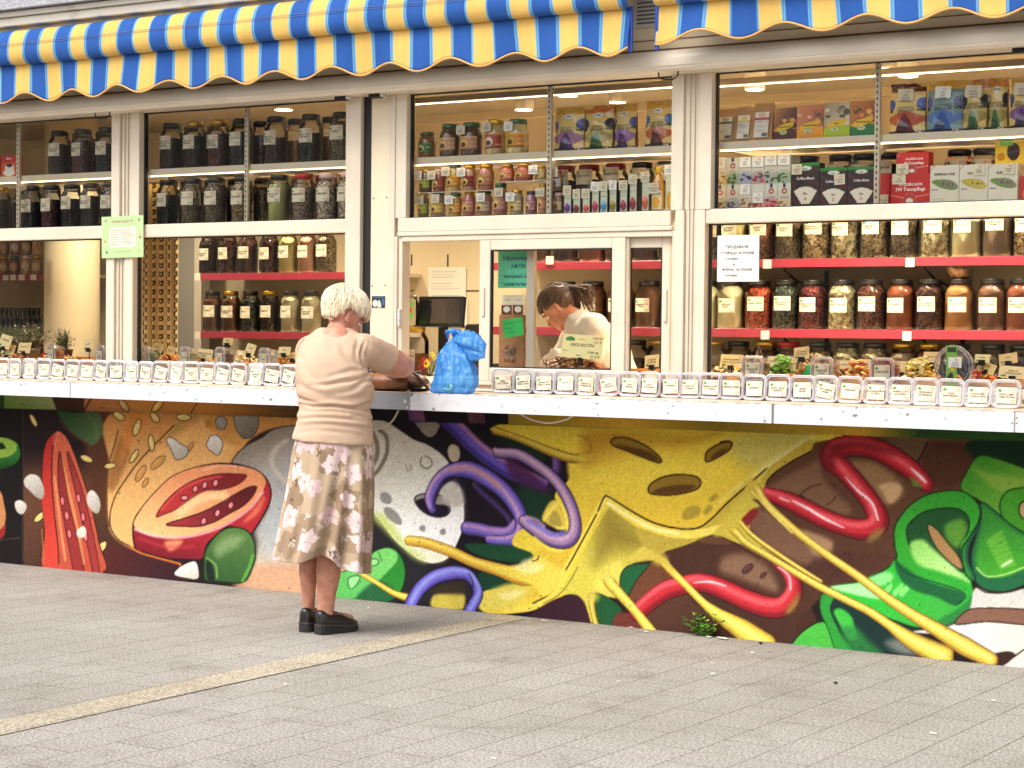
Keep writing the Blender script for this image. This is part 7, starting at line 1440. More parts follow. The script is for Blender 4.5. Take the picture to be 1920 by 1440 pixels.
t = thing('till', 'tilted black till display behind the touch screen', 'till', (*ony(880, 640, .45)[:2], 1.12), R(-30)); g = MB().use(MATS['black_plastic']); M = Matrix.Translation((0, 0, .16)) @ Matrix.Rotation(R(-22), 4, 'X'); g.box(-.13, .13, 0, .03, -.11, .12, .008, M=M); g.build('display', t, world=False); g = MB().use(MATS['black_plastic']); g.box(-.10, .10, -.05, .15, 0, .07, .01); g.build('base', t, world=False)
# glass with green note on top of the honey jar
X = ony(769, 590, .22)[0]; zb = 1.12 + .2505
t = thing('glass_jar', 'empty glass jar with a bright green note, stacked on the seed jar at the hatch', 'jar', (X, .22, zb)); g = MB().use(JARGLASS, True); g.lathe([(.036, 0), (.042, .01), (.042, .12), (.035, .135), (.035, .145)], 24); g.build('glass', t, world=False)
g = MB().use(mat('silver_lid', (150, 140, 120), .3, metal=.7), True); g.lathe([(.037, .145), (.037, .158)], 24); g.build('lid', t, world=False)
g = MB().use(mat('neon_green_note', (110, 220, 70), .6)); n = 6; g.add([(.0435 * math.sin(a), -.0435 * math.cos(a), z) for a in np.linspace(-.9, .9, n + 1) for z in (.04, .125)], [(2*i, 2*i+2, 2*i+3, 2*i+1) for i in range(n)]); g.use(mat('orange_sticker', (236, 90, 50), .6)); g.add([(.0442 * math.sin(a), -.0442 * math.cos(a), z) for a in np.linspace(.2, .8, 4) for z in (.07, .098)], [(2*i, 2*i+2, 2*i+3, 2*i+1) for i in range(3)]); g.build('note', t, world=False)
# flowers
t = thing('flower_bunch', 'small bunch of red and yellow flowers beside the blue bag', 'flowers', (*ony(805, 700, .12)[:2], 1.12)); rs = random.Random(2)
g = MB().use(mat('flower_stem', (60, 90, 40), .7), True)
for k in range(12): a = rs.uniform(-.035, .05); g.tube([(a * .2, 0, 0), (a * .6, rs.uniform(-.01, .01), .05), (a, rs.uniform(-.02, .02), rs.uniform(.07, .13))], .0016, 5)
g.build('stems', t, world=False)
for k, (x, z, c, r_) in enumerate(((-.022, .075, (176, 30, 26), .022), (-.03, .05, (150, 26, 22), .018), (-.004, .068, (240, 190, 30), .022), (.03, .115, (226, 206, 60), .012), (.045, .10, (206, 190, 50), .012), (.02, .09, (190, 90, 60), .012), (-.02, .028, (96, 40, 30), .018))):
 g = MB().use(mat('petal_%d' % k, c, .6), True);
 for q in range(9): a = q * .7; M = Matrix.Translation((x, -.02, z)) @ Matrix.Rotation(a, 4, 'Y'); g.sphere((r_ * .6, 0, 0), (r_ * .5, .003, r_ * .24), 8, M)
 g.use(mat('flower_eye', (90, 50, 20), .8)); g.sphere((x, -.024, z), r_ * .22, 8); g.build('flower_head', t, world=False)
# papers on the wall behind the till
def paper(name, box, Y, label, cat, bgc=(226, 222, 206), lines=0, lc=(110, 106, 100), tilt=0.0, art=None, texts=(), mt=None):
 x0, x1, z0, z1 = bb(*box, Y); w, h = x1 - x0, z1 - z0; t = thing(name, label, cat, ((x0+x1)/2, Y, z0), 0); t.rotation_euler = (0, tilt, 0)
 def A(W_, H_):
  rs = random.Random(int(box[0]))
  for q in range(lines): y = H_ * (.1 + .84 * q / lines); ST('P', '%f,%f %f,%f' % (W_ * .08, y, W_ * (rs.uniform(.6, .94)), y), lc, .9, .6, .85)
  if art: art(W_, H_)
 g = MB().use(mt or PAPERW); g.box(-w/2, w/2, .0004, .0016, 0, h); g.build('sheet', t, world=False)
 printed('print', t, w, h, canvas(w * 1000, h * 1000, bgc, A), lambda u, v, off=0.0: (-w/2 + u, -off * .6, v), texts=[(s, a * w, b * h, sz * h, mm, al) for s, a, b, sz, mm, al in texts], st=.003); return t
paper('notice_sheet', (803, 501, 873, 560), 1.84, 'white sheet dense with small print on the wall behind the till', 'notice', lines=20)
paper('notice_sheet', (818, 560, 876, 610), 1.838, 'second printed sheet hanging below the first behind the till', 'notice', lines=16)
# green poster on the first post
def art_post(W_, H_):
 FI('P', RC(W_ * .18, H_ * .26, W_ * .82, H_ * .74), (236, 228, 206), 1, sm=False)
 for q in range(7): y = H_ * (.34 + .055 * q); ST('P', '%f,%f %f,%f' % (W_ * .22, y, W_ * .42, y), (196, 100, 96), 1.6, .7); ST('P', '%f,%f %f,%f' % (W_ * .48, y, W_ * .74, y), (206, 110, 100), 1.6, .7)
 for q in range(3): y = H_ * (.80 + .06 * q); ST('P', '%f,%f %f,%f' % (W_ * .3, y, W_ * .7, y), (130, 110, 80), 1.3, .7)
 for x, y, c in ((.1, .1, (196, 150, 150)), (.9, .1, (196, 130, 130)), (.08, .6, (216, 160, 130)), (.92, .52, (206, 110, 90)), (.12, .86, (70, 150, 60)), (.9, .86, (206, 190, 110))): FI('P', E_(W_ * x, H_ * y, 9, 8), c, 1.5, ol=((120, 100, 80), .7))
paper('poster', (191, 405, 269, 483), -.062, 'pale green poster with small fruit pictures taped across the first window post', 'poster', (190, 222, 160), art=art_post, texts=[('МИНИ РЕЦЕПТИ', .5, .84, .085, mat('dusty_rose_ink', (170, 120, 120), .7), 'CENTER')], tilt=-.012)
paper('notice', (1345, 441, 1423, 528), -.047, 'white curled notice about raisins and dates for rakia in the right window', 'notice', (238, 234, 224), texts=[('ПРОДАВАМЕ', .48, .72, .085, INK, 'CENTER'), ('СТАФИДА ЗА РАКИЯ', .48, .59, .078, INK, 'CENTER'), ('3.20лв/кг.', .36, .47, .075, INK, 'CENTER'), ('и', .4, .35, .075, INK, 'CENTER'), ('ФУРМА  ЗА РАКИЯ', .48, .23, .078, INK, 'CENTER'), ('4.00лв/кг.', .36, .11, .075, INK, 'CENTER')])
def art_stk(W_, H_):
 FI('P', E_(W_ * .25, H_ * .62, W_ * .2, H_ * .3), (226, 220, 200), 1.5); FI('P', '%f,%f %f,%f %f,%f' % (W_ * .42, H_ * .9, W_ * .55, H_ * .3, W_ * .7, H_ * .9), (226, 220, 200), 1); ST('P', '%f,%f %f,%f' % (W_ * .1, H_ * .12, W_ * .9, H_ * .12), (150, 190, 210), 2, 1); FI('P', E_(W_ * .85, H_ * .5, W_ * .1, H_ * .3), (60, 110, 150), 1.5)
paper('sticker', (697, 555, 722, 577), -.0365, 'small worn dark blue sticker on the cream pillar', 'sticker', (26, 50, 76), art=art_stk)
def handw(lines_, seed):
 def f(W_, H_):
  rs = random.Random(seed)
  for q, (y, a, b) in enumerate(lines_):
   pts = ' '.join('%f,%f' % (W_ * (a + (b - a) * i / 16), H_ * y + rs.uniform(-.035, .035) * H_) for i in range(17)); ST('P', pts, (40, 70, 90), 1.3, .7)
 return f
paper('green_note', (934, 469, 1002, 540), .06, 'large mint green handwritten note inside the sliding window', 'note', (110, 220, 176), art=handw([(.64, .1, .9), (.88, .1, .85)], 5), texts=[('2 Броколяди', .5, .74, .14, mat('blue_pen', (40, 80, 110), .7), 'CENTER'), ('АФЛИ', .55, .52, .15, MATS['blue_pen'], 'CENTER'), ('измерване на', .5, .27, .11, MATS['blue_pen'], 'CENTER'), ('количество', .5, .06, .12, MATS['blue_pen'], 'CENTER')], mt=mat('mint_paper', (110, 220, 170), .6))
paper('green_note', (945, 597, 983, 631), .06, 'small bright green handwritten note lower in the sliding window', 'note', (60, 206, 110), art=handw([(.25, .1, .9), (.5, .1, .5), (.75, .1, .6)], 7), tilt=-.15, mt=mat('green_paper', (60, 206, 110), .6))
# coffee price tickets and cork board in the sliding window
for k, px in enumerate((950, 971)):
 t = paper('coffee_ticket', (px - 10, 553, px + 10, 590), .10, '%s white ticket with a coffee cup picture, inside the sliding window' % ['left', 'right'][k], 'ticket', (236, 228, 206), lines=0, art=lambda W_, H_: (FI('P', RC(0, H_ * .5, W_, H_), (96, 50, 40), .8, sm=False), FI('P', E_(W_ * .5, H_ * .72, W_ * .32, H_ * .16), (236, 228, 216), 1), ST('P', '%f,%f %f,%f' % (W_ * .2, H_ * .25, W_ * .8, H_ * .25), (40, 36, 34), 2, 1)))
t = thing('cork_board', 'brown patterned board with dark scribbles behind the sliding window', 'board', (ony(955, 640, .16)[0], .16, 1.13)); x0, x1, z0, z1 = bb(935, 590, 982, 690, .16); g = MB().use(mat('brown_board', (136, 96, 60), .7, var=.2, vs=20)); g.box(x0 - t.location.x, x1 - t.location.x, 0, .02, 0, z1 - 1.13, .003); g.build('board', t, world=False)
g = MB().use(mat('dark_lace', (70, 56, 50), .6, rgb2=(130, 100, 80), vs=60)); rs = random.Random(4)
for k in range(26): g.sphere((rs.uniform(-.03, .03), -.004, .11 + rs.uniform(-.03, .04)), (.012, .004, .01), 6)
g.build('dark_ornament', t, world=False)
# net curtain strip (hanging wrapped blind) behind sash: pale upright
g = MB().use(ALU); x0 = ony(988, 570, .04)[0]; x1 = ony(1002, 570, .04)[0]; g.box(x0, x1, .035, .06, 1.137, 1.80, .002); o = g.build('inner_mullion', KIOSK)
# ---------------------------------------------------------------- curtain with cat heads
def curtain():
 x0, x1 = ony(252, 560, .75)[0], ony(336, 560, .75)[0]; z0, z1 = 1.05, 2.2; nx = 150; nz = 330; V = []; C = []; base = np.array(lin3((206, 182, 130))); dk = np.array(lin3((28, 24, 28)))
 us = np.linspace(0, x1 - x0, nx);
 for z in np.linspace(z0, z1, nz):
  for u in us:
   ph = u * 105; V.append((x0 + u - (x0 + x1) / 2, .022 * math.sin(ph) + .006 * math.sin(ph * 2.3 + z), z - z0))
   s_ = u + .004 * math.sin(ph); cw, ch = .030, .052; cx = s_ / cw; row_ = math.floor(cx); fx = (cx - row_ - .5) * cw; zz = z + (ch / 2 if row_ % 2 else 0); fz = (zz / ch - math.floor(zz / ch) - .5) * ch
   e = (fx / .0088) ** 2 + (fz / .015) ** 2; ear = abs(abs(fx) - .0058) < .0026 and .010 < fz < .019
   d = e < 1 or ear
   if d and e < .12: d = False
   C.append(dk if d else base)
 i = np.arange(nx * nz).reshape(nz, nx); fs = np.stack([i[:-1, :-1].ravel(), i[:-1, 1:].ravel(), i[1:, 1:].ravel(), i[1:, :-1].ravel()], 1).tolist()
 me = bpy.data.meshes.new('curtain'); me.from_pydata(V, [], fs); a = me.color_attributes.new('paint', 'FLOAT_COLOR', 'POINT'); a.data.foreach_set('color', np.concatenate([np.array(C), np.ones((len(C), 1))], 1).ravel()); me.materials.append(mat('cotton_print', (200, 200, 200), .85, vcol=True)); me.polygons.foreach_set('use_smooth', [True] * len(fs))
 o = bpy.data.objects.new('curtain', me); COL.objects.link(o); o.location = ((x0 + x1) / 2, .75, z0); tag(o, 'beige curtain with rows of small dark cat heads behind the second window', 'curtain')
curtain()
# ---------------------------------------------------------------- far left window: jars, bottles and plants
for k, (px, z, c) in enumerate(((8, 1.70, (150, 90, 60)), (28, 1.70, (120, 60, 46)), (50, 1.70, (196, 150, 90)), (70, 1.70, (150, 110, 60)), (8, 1.83, (140, 100, 60)), (30, 1.83, (150, 60, 50)), (52, 1.83, (120, 80, 60)), (70, 1.83, (196, 160, 110)))):
 X = ony(px, 480, 1.45)[0]; t = thing('preserve_jar', '%s preserve jar, %s from left on the far left shelf' % ('bottom' if z < 1.75 else 'stacked top', ORD[k % 4]), 'jar', (X, 1.45, z), 0, 'preserve jars on the far left shelf'); r = .034
 g = MB().use(mat('far_jar_%d' % k, c, .15, var=.3, vs=40, coat=.6), True); g.lathe([(r * .9, 0), (r, .006), (r, .09), (r * .76, .108)], 18); g.build('jar_body', t, world=False); g = MB().use([LIDG, LIDN, LIDW, LIDG][k % 4], True); g.lathe([(r * .8, .106), (r * .8, .125)], 18); g.build('lid', t, world=False)
 g = MB().use(mat('far_label_%d' % (k % 3), [(206, 180, 120), (196, 150, 110), (220, 206, 180)][k % 3], .6, rgb2=(130, 80, 60), vs=50), True); n = 8; g.add([((r + .001) * math.sin(a), -(r + .001) * math.cos(a), q) for a in np.linspace(-1.2, 1.2, n + 1) for q in (.025, .075)], [(2*i, 2*i+2, 2*i+3, 2*i+1) for i in range(n)]); g.build('wrap_label', t, world=False)
for k in range(9):
 X = ony(4 + k * 8.5, 580, 1.50)[0]; t = thing('wine_bottle', 'dark bottle with pale label, %s from left behind the potted plant' % ORD[k], 'bottle', (X, 1.50, 1.236), 0, 'dark bottles behind the potted plant'); g = MB().use(mat('dark_bottle', (20, 24, 30), .12, coat=.6), True); g.lathe([(.024, 0), (.026, .005), (.026, .13), (.012, .17), (.011, .215), (.013, .217), (.013, .24)], 16); g.build('bottle_body', t, world=False)
 g = MB().use(mat('bottle_label', (190, 186, 140), .6, rgb2=(110, 140, 80), vs=30), True); n = 6; g.add([(.0268 * math.sin(a), -.0268 * math.cos(a), q) for a in np.linspace(-1.1, 1.1, n + 1) for q in (.02, .11)], [(2*i, 2*i+2, 2*i+3, 2*i+1) for i in range(n)]); g.build('label', t, world=False)
for k, px in enumerate((10, 24, 40, 62)):
 p = ony(px, 511, 1.39); g = MB().use(PAPER); g.box(-.028, .028, 0, .002, 0, .036); o = g.build('shelf_ticket'); o.location = (p[0], 1.392, 1.66); tag(o, 'white paper ticket on the far left red shelf edge, %s from left' % ORD[k], 'ticket', 'tickets on the far left shelf')
def plant(px, py, Y, zb, n, h, cols, leafw, label, potc, spread, pot='pot'):
 X = ony(px, py, Y)[0]; t = thing('potted_plant', label, 'plant', (X, Y, zb)); rs = random.Random(px)
 g = MB().use(mat('pot_%d' % px, potc, .6, var=.2, vs=30, bump=.2, bs=60), True); g.lathe([(.042, 0), (.055, .075), (.058, .078), (.056, .085), (.048, .083)], 24); g.build('pot', t, world=False)
 g = MB()
 lm = [mat('leaf_%d_%d_%d' % c, c, .6, var=.3, vs=25) for c in cols]
 for k in range(n):
  a = rs.uniform(0, 6.28); el = rs.uniform(.2, 1.45); L = h * rs.uniform(.55, 1); d = Vector((math.cos(a) * math.cos(el) * spread, math.sin(a) * math.cos(el) * spread, math.sin(el))) * L; p0 = Vector((rs.uniform(-.02, .02), rs.uniform(-.02, .02), .08))
  g.use(lm[0]); pts = [p0 + d * (q / 4) + Vector((0, 0, .02 * math.sin(q * .7))) for q in range(5)]; g.tube(pts, [.0016, .0014, .0012, .001, .0006], 4)
  for q in range(7):
   c = p0 + d * (.25 + .75 * q / 7); b = rs.uniform(0, 6.28); s_ = leafw * rs.uniform(.7, 1.3); dd = Vector((math.cos(b), math.sin(b), rs.uniform(.0, .9))).normalized() * s_ * (2.6 if leafw < .01 else 1.5); sd_ = dd.cross(Vector((0, 0, 1))).normalized() * s_ * .45
   g.use(rs.choice(lm)); g.add([c, c + dd * .5 + sd_, c + dd, c + dd * .5 - sd_], [(0, 1, 2, 3)])
 g.build('foliage', t, world=False)
plant(58, 640, .42, 1.137, 60, .20, [(110, 110, 80), (176, 166, 140), (70, 120, 50), (190, 180, 160)], .014, 'bushy potted plant with greyish and green leaves in the first window', (130, 126, 116), .9)
plant(119, 640, .42, 1.137, 46, .15, [(96, 110, 84), (130, 140, 110), (66, 84, 56)], .008, 'spiky grey green potted plant in a dark red pot before the column', (60, 24, 24), .7)
g = MB().use(mat('red_apple_skin', (130, 24, 30), .25, coat=.5), True); g.sphere((0, 0, .014), (.05, .03, .016), 14); o = g.build('red_dish'); p = ony(86, 637, .3); o.location = (p[0], .30, 1.17); tag(o, 'glossy dark red oval dish between the two potted plants', 'dish')
# ---------------------------------------------------------------- blue bag and brown handbag on the counter
BAG = mat('blue_polythene', (40, 140, 226), .3, rgb2=(100, 176, 236), vs=9, th=(.3, .7), bump=.6, bs=22, coat=.2, stretch=(1, 1, .3))
_t = BAG.node_tree; _o = _t.nodes['Material Output']; _x = _t.nodes.new('ShaderNodeMixShader'); _x.inputs[0].default_value = .46; _r = _t.nodes.new('ShaderNodeBsdfTransparent'); _r.inputs[0].default_value = (.45, .75, 1, 1)
_t.links.new(_t.nodes['Principled BSDF'].outputs[0], _x.inputs[1]); _t.links.new(_r.outputs[0], _x.inputs[2]); _t.links.new(_x.outputs[0], _o.inputs[0])
def crinkle(me, amp, s):
 me.update(); N = [v.normal.copy() for v in me.vertices]
 for v, n in zip(me.vertices, N):
  q = v.co * s; r1 = abs(mnoise.noise((q.x, q.y + 3, q.z * .28 + q.x * .3))); r2 = abs(mnoise.noise((q.x * 2.6 + 5, q.y * 2.6, q.z * .7))); v.co = v.co + n * amp * ((.28 - r1) * 1.6 + (.22 - r2) * .8)
def blue_bag():
 Y = -.30; base = onz(855, 737.5, CT); Y = max(base[1], -.40); X0 = ony(855, 700, Y)[0]
 t = thing('plastic_bag', 'knotted translucent blue plastic bag standing on the counter at the hatch', 'bag', (X0, Y, CT))
 def ringat(cx, cz, rx, ry, n, tilt, seed, amp):
  out = []; rs = random.Random(seed)
  for k in range(n):
   a = 2 * math.pi * k / n; fold = 1 + amp * (math.sin(a * 5 + seed * .9) * .5 + math.sin(a * 9 + 1.3 + cz * 30) * .32 + math.sin(a * 14 + seed * .4) * .18)
   x = rx * fold * math.cos(a); y = ry * fold * math.sin(a); out.append((cx + x * math.cos(tilt), y, cz + x * math.sin(tilt)))
  return out
 k = 1 / 352.0   # metres per photo pixel here
 prof = [(843, 736, 28, 0), (845, 733, 34, 0), (849, 722, 35, 0), (851, 708, 34, 0), (850, 694, 32, 0), (848, 682, 29, 0), (846, 670, 25, .05), (845, 660, 19, .1), (845, 650, 13, .15), (847, 642, 9, .2), (852, 638, 7, .3)]
 g = MB().use(BAG, True); rings = [ringat((cx - 850) * k * 1.08, (737 - py) * k * .92, hw * k * 1.12, hw * k * .75, 110, tl, 3 + j * .35, .10 + .012 * j) for j, (cx, py, hw, tl) in enumerate(prof)]
 RS = []
 for a_, b_ in zip(rings[:-1], rings[1:]):
  for q in range(8): RS.append([tuple(Vector(p0).lerp(Vector(p1), q / 8)) for p0, p1 in zip(a_, b_)])
 g.loft(RS + [rings[-1]]); crinkle(g.build('bag_body', t, world=False).data, .010, 30)
 # the knotted top flopping to the right
 g = MB().use(BAG, True); P = [(852, 640, 6), (858, 642, 10), (866, 644, 15), (876, 650, 18), (886, 655, 18), (896, 661, 14), (902, 666, 8), (904, 668, 2)]
 rings = []
 for j, (cx, py, hw) in enumerate(P):
  c = Vector(((cx - 850) * k * 1.08, -.01, (737 - py) * k * .92)); rr = []
  for q in range(64): a = 2 * math.pi * q / 64; f = 1 + .2 * math.sin(a * 4 + j * .8) + .1 * math.sin(a * 9 + j * 1.4); rr.append((c.x + .25 * hw * k * math.sin(a) * f, c.y + hw * k * .8 * math.cos(a) * f, c.z + hw * k * math.sin(a) * f * 1.0))
  rings.append(rr)
 RS = []
 for a_, b_ in zip(rings[:-1], rings[1:]):
  for q in range(6): RS.append([tuple(Vector(p0).lerp(Vector(p1), q / 6)) for p0, p1 in zip(a_, b_)])
 g.loft(RS + [rings[-1]])
 for (dx, dz, L) in ((.01, .03, .05), (-.02, .028, .035), (.0, .034, .02)): g.tube([(.0, -.01, .262), (dx * .6, -.02, .262 + dz), (dx * 2, -.012, .262 + dz * .8), (dx * 3 + .02, -.01, .25)], [.010, .013, .012, .004], 8)
 crinkle(g.build('knot_flap', t, world=False).data, .008, 34)
 # handle loop at left going down over the body
 g = MB().use(mat('pale_green_print', (150, 206, 180), .5));
 cx, cz = .010, .068; rr = .083
 for (x0, z0, x1, z1) in ((-.024, .012, .0, .052), (.0, .052, .024, .012), (.024, .012, -.024, .012)):
  pass
 g.use(mat('bag_print_mark', (120, 200, 170), .5)); o3 = [(-.03, .03), (.03, .03), (.0, .078)]; i3 = [(-.018, .036), (.018, .036), (0, .064)]
 def W(x, z): return (x + .008, -.0835 - .006 * math.sin(z * 60) + abs(x) * .35, z)
 g.add([W(*p) for p in o3] + [W(*p) for p in i3], [(0, 1, 4, 3), (1, 2, 5, 4), (2, 0, 3, 5)])
 for i_, hh in enumerate((.008, .011, .006, .010)): g.add([W(-.02 + i_ * .011, .018), W(-.012 + i_ * .011, .018), W(-.012 + i_ * .011, .018 + hh), W(-.02 + i_ * .011, .018 + hh)], [(0, 1, 2, 3)])
 g.build('printed_mark', t, world=False)
 return Y
BY = blue_bag()
LEA = mat('brown_leather', (140, 84, 40), .42, rgb2=(60, 34, 20), vs=9, th=(.35, .75), bump=.25, bs=90, coat=.15); LEAD = mat('dark_leather', (62, 40, 30), .4, bump=.2, bs=80)
def handbag():
 Y = -.30; X = ony(738, 720, Y)[0]; t = thing('handbag', 'brown leather handbag lying open on the counter under the woman\'s arms', 'handbag', (X, Y, CT), R(4)); L = .175
 g = MB().use(LEA, True); rings = []
 for j in range(15):
  u = -1 + 2 * j / 14; hh = .050 * (1 - abs(u) ** 3.2 * .75) * (1 + .10 * u); dd = .085 * (1 - abs(u) ** 4 * .5)
  rings.append([(u * L, dd * math.cos(a), max(.0, .046 + hh * math.sin(a) * (1.0 if math.sin(a) > 0 else .92) + .003 * math.sin(6 * a + j))) for a in np.linspace(0, 2 * math.pi, 25)[:-1]])
 g.loft(rings); g.build('bag_body', t, world=False)
 g = MB().use(LEAD, True); P = catmull(np.array([(.06, -.05, .085), (.12, -.055, .098), (.165, -.045, .07), (.195, -.03, .03), (.20, -.01, .012), (.16, 0, .008), (.10, -.01, .008)]), False, 5); g.tube([tuple(p) for p in P], .0075, 8); P = catmull(np.array([(-.10, -.03, .07), (-.06, -.02, .14), (.0, -.01, .158), (.04, 0, .15), (.06, .01, .09)]), False, 5); g.tube([tuple(p) for p in P], .007, 8); g.build('handle', t, world=False)
 g = MB().use(LEAD, True); g.box(-.15, .15, -.012, .012, .085, .098, .005); g.build('zip_edge', t, world=False)
 g = MB().use(DMET, True)
 for q in range(7): g.box(.125 + q * .006, .128 + q * .006, -.075, -.03, .018 - q * .001, .05 - q * .005, .0008)
 g.build('tassel', t, world=False)
handbag()
# ---------------------------------------------------------------- litter and weed at the wall foot
def weed():
 p = onz(1327, 1190, 0); t = thing('weed', 'small leafy green weed growing at the foot of the mural', 'weed', (p[0], min(p[1], -.03), 0)); rs = random.Random(8); g = MB().use(mat('weed_stem', (96, 110, 50), .7), True); tips = []
 for k in range(30):
  a = rs.uniform(math.pi, 2 * math.pi) if rs.random() < .75 else rs.uniform(0, 6.28); L = rs.uniform(.05, .13); el = rs.uniform(.5, 1.4); d = Vector((math.cos(a) * math.cos(el), math.sin(a) * math.cos(el) * .5, math.sin(el))); pts = [Vector((rs.uniform(-.03, .03), -.01, 0)) + d * L * q / 4 + Vector((rs.uniform(-.004, .004), 0, -.006 * (q / 4) ** 2)) for q in range(5)]; g.tube(pts, [.0016, .0014, .0012, .001, .0008], 4); tips.append(pts)
 g.build('stems', t, world=False); g = MB(); ms = [mat('weed_leaf_a', (120, 180, 60), .55), mat('weed_leaf_b', (90, 150, 50), .55), mat('weed_leaf_c', (160, 206, 96), .55)]
 for pts in tips:
  for q in (1, 2, 3, 4, 4):
   for s_ in range(3):
    c = pts[q]; b = rs.uniform(0, 6.28); dd = Vector((math.cos(b), math.sin(b), rs.uniform(-.2, .8))).normalized() * rs.uniform(.012, .024); sd_ = dd.cross(Vector((.1, .2, 1))).normalized() * dd.length * .36; g.use(rs.choice(ms)); g.add([c, c + dd * .35 + sd_, c + dd * .8 + sd_ * .6, c + dd, c + dd * .8 - sd_ * .6, c + dd * .35 - sd_], [(0, 1, 2, 3, 4, 5)])
 g.build('leaves', t, world=False)
weed()
rs = random.Random(12); LP = mat('litter_paper', (236, 234, 226), .8)
for k, (px, py, s_) in enumerate(((1355, 1199, .036), (1330, 1196, .018), (1210, 1186, .016), (1020, 1166, .018), (1190, 1177, .02), (1335, 1246, .012), (410, 1175, .012), (1160, 1280, .01), (1750, 1378, .016), (1336, 1266, .014), (925, 1425, .01), (534, 1286, .012), (690, 1142, .01), (1862, 1316, .012), (1410, 1226, .01))):
 p = onz(px, py, 0); n = rs.randint(4, 6); g = MB().use(LP); pts = [(s_ * rs.uniform(.7, 1.2) * math.cos(6.28 * q / n + .3), s_ * rs.uniform(.35, .6) * math.sin(6.28 * q / n), rs.uniform(.0045, .008)) for q in range(n)]
 g.add(pts + [(a, b, c + .0012) for a, b, c in pts], [tuple(reversed(range(n))), tuple(range(n, 2*n))] + [(q, (q+1) % n, n + (q+1) % n, n + q) for q in range(n)]); o = g.build('paper_scrap'); o.location = (p[0], min(p[1], -.03), 0); tag(o, 'white paper scrap lying on the pavers, one of many small bits' if k else 'largest white paper scrap, lying right beside the green weed', 'litter', 'scraps of litter on the pavers')
for k, (px, py) in enumerate(((1567, 1283), (1426, 1208))):
 p = onz(px, py, 0); g = MB().use(mat('dark_debris', (30, 26, 24), .8)); g.sphere((0, 0, .006), (.009, .006, .005), 8); o = g.build('pebble'); o.location = (p[0], p[1], 0); tag(o, 'tiny dark pebble lying on the pavers', 'pebble', 'dark specks on the pavers')
# ---------------------------------------------------------------- people
def remesh(g, voxel, smooth=4, fn=None):
 """fuse overlapping closed solids into one continuous skin"""
 me = bpy.data.meshes.new('x'); me.from_pydata(g.v, [], g.f); o = bpy.data.objects.new('x', me); COL.objects.link(o)
 b = bmesh.new(); b.from_mesh(me); bmesh.ops.recalc_face_normals(b, faces=b.faces); b.to_mesh(me); b.free()
 r = o.modifiers.new('r', 'REMESH'); r.mode = 'VOXEL'; r.voxel_size = voxel; r.adaptivity = 0
 s = o.modifiers.new('s', 'SMOOTH'); s.factor = .5; s.iterations = smooth
 dg = bpy.context.evaluated_depsgraph_get(); out = bpy.data.meshes.new_from_object(o.evaluated_get(dg)); bpy.data.objects.remove(o); bpy.data.meshes.remove(me)
 if fn:
  out.update(); nr = [v.normal.copy() for v in out.vertices]
  for v, n in zip(out.vertices, nr): v.co = v.co + fn(v.co, n)
 out.polygons.foreach_set('use_smooth', [True] * len(out.polygons)); out.update(); return out
def capsule(g, pts, rs, n=16, sub=5):
 P = catmull(np.array(pts, float), False, sub) if len(pts) > 2 else np.array([np.array(pts[0]) * (1-t) + np.array(pts[1]) * t for t in np.linspace(0, 1, sub + 1)])
 rr = np.interp(np.linspace(0, 1, len(P)), np.linspace(0, 1, len(rs)), rs)
 g.tube([tuple(p) for p in P], list(rr), n); g.sphere(tuple(P[0]), rr[0], n); g.sphere(tuple(P[-1]), rr[-1], n)
def ell(c, ru, rw, z, n=48, p=2.2, dent=0.0, rot=0.0):
 out = []
 for k in range(n):
  a = 2 * math.pi * k / n; ca, sa = math.cos(a), math.sin(a); x = ru * math.copysign(abs(ca) ** (2/p), ca); y = rw * math.copysign(abs(sa) ** (2/p), sa)
  out.append((c[0] + x * math.cos(rot) - y * math.sin(rot), c[1] + x * math.sin(rot) + y * math.cos(rot), z))
 return out
SKIN = mat('skin', (208, 150, 124), .5, rgb2=(184, 116, 96), vs=26, th=(.35, .7), bump=.12, bs=120, sss=.12)
SKIN2 = mat('skin_tanned', (196, 134, 96), .5, rgb2=(170, 104, 74), vs=14, sss=.1)
def head_solids(g, M):
 """x right, y face forward, z up; origin at the skull's centre"""
 def sp(c, r, n=18): g.sphere(c, r, n, M)
 sp((0, -.012, .022), (.074, .090, .088)); sp((0, .018, -.025), (.060, .068, .078)); sp((0, .045, -.072), (.038, .040, .034)); sp((0, .066, -.088), (.018, .018, .015))
 sp((-.034, .058, -.028), (.026, .024, .026)); sp((.034, .058, -.028), (.026, .024, .026)); sp((0, .078, .018), (.046, .014, .012))
 g.tube([(0, .083, .012), (0, .098, -.016), (0, .106, -.030)], [.008, .010, .012], 10, M); sp((0, .104, -.032), (.014, .012, .010)); sp((-.011, .094, -.035), (.008, .009, .007)); sp((.011, .094, -.035), (.008, .009, .007))
 sp((0, .087, -.058), (.024, .010, .006)); sp((0, .085, -.068), (.021, .010, .007))
 for s in (-1, 1):
  sp((s * .074, -.006, -.008), (.008, .017, .026)); g.tube([M @ Vector(p) for p in ((s * .076, .006, -.026), (s * .084, -.002, -.030), (s * .086, -.014, -.018), (s * .087, -.020, .004), (s * .084, -.014, .020), (s * .078, .002, .016))], [.005, .006, .005, .005, .005, .004], 8)
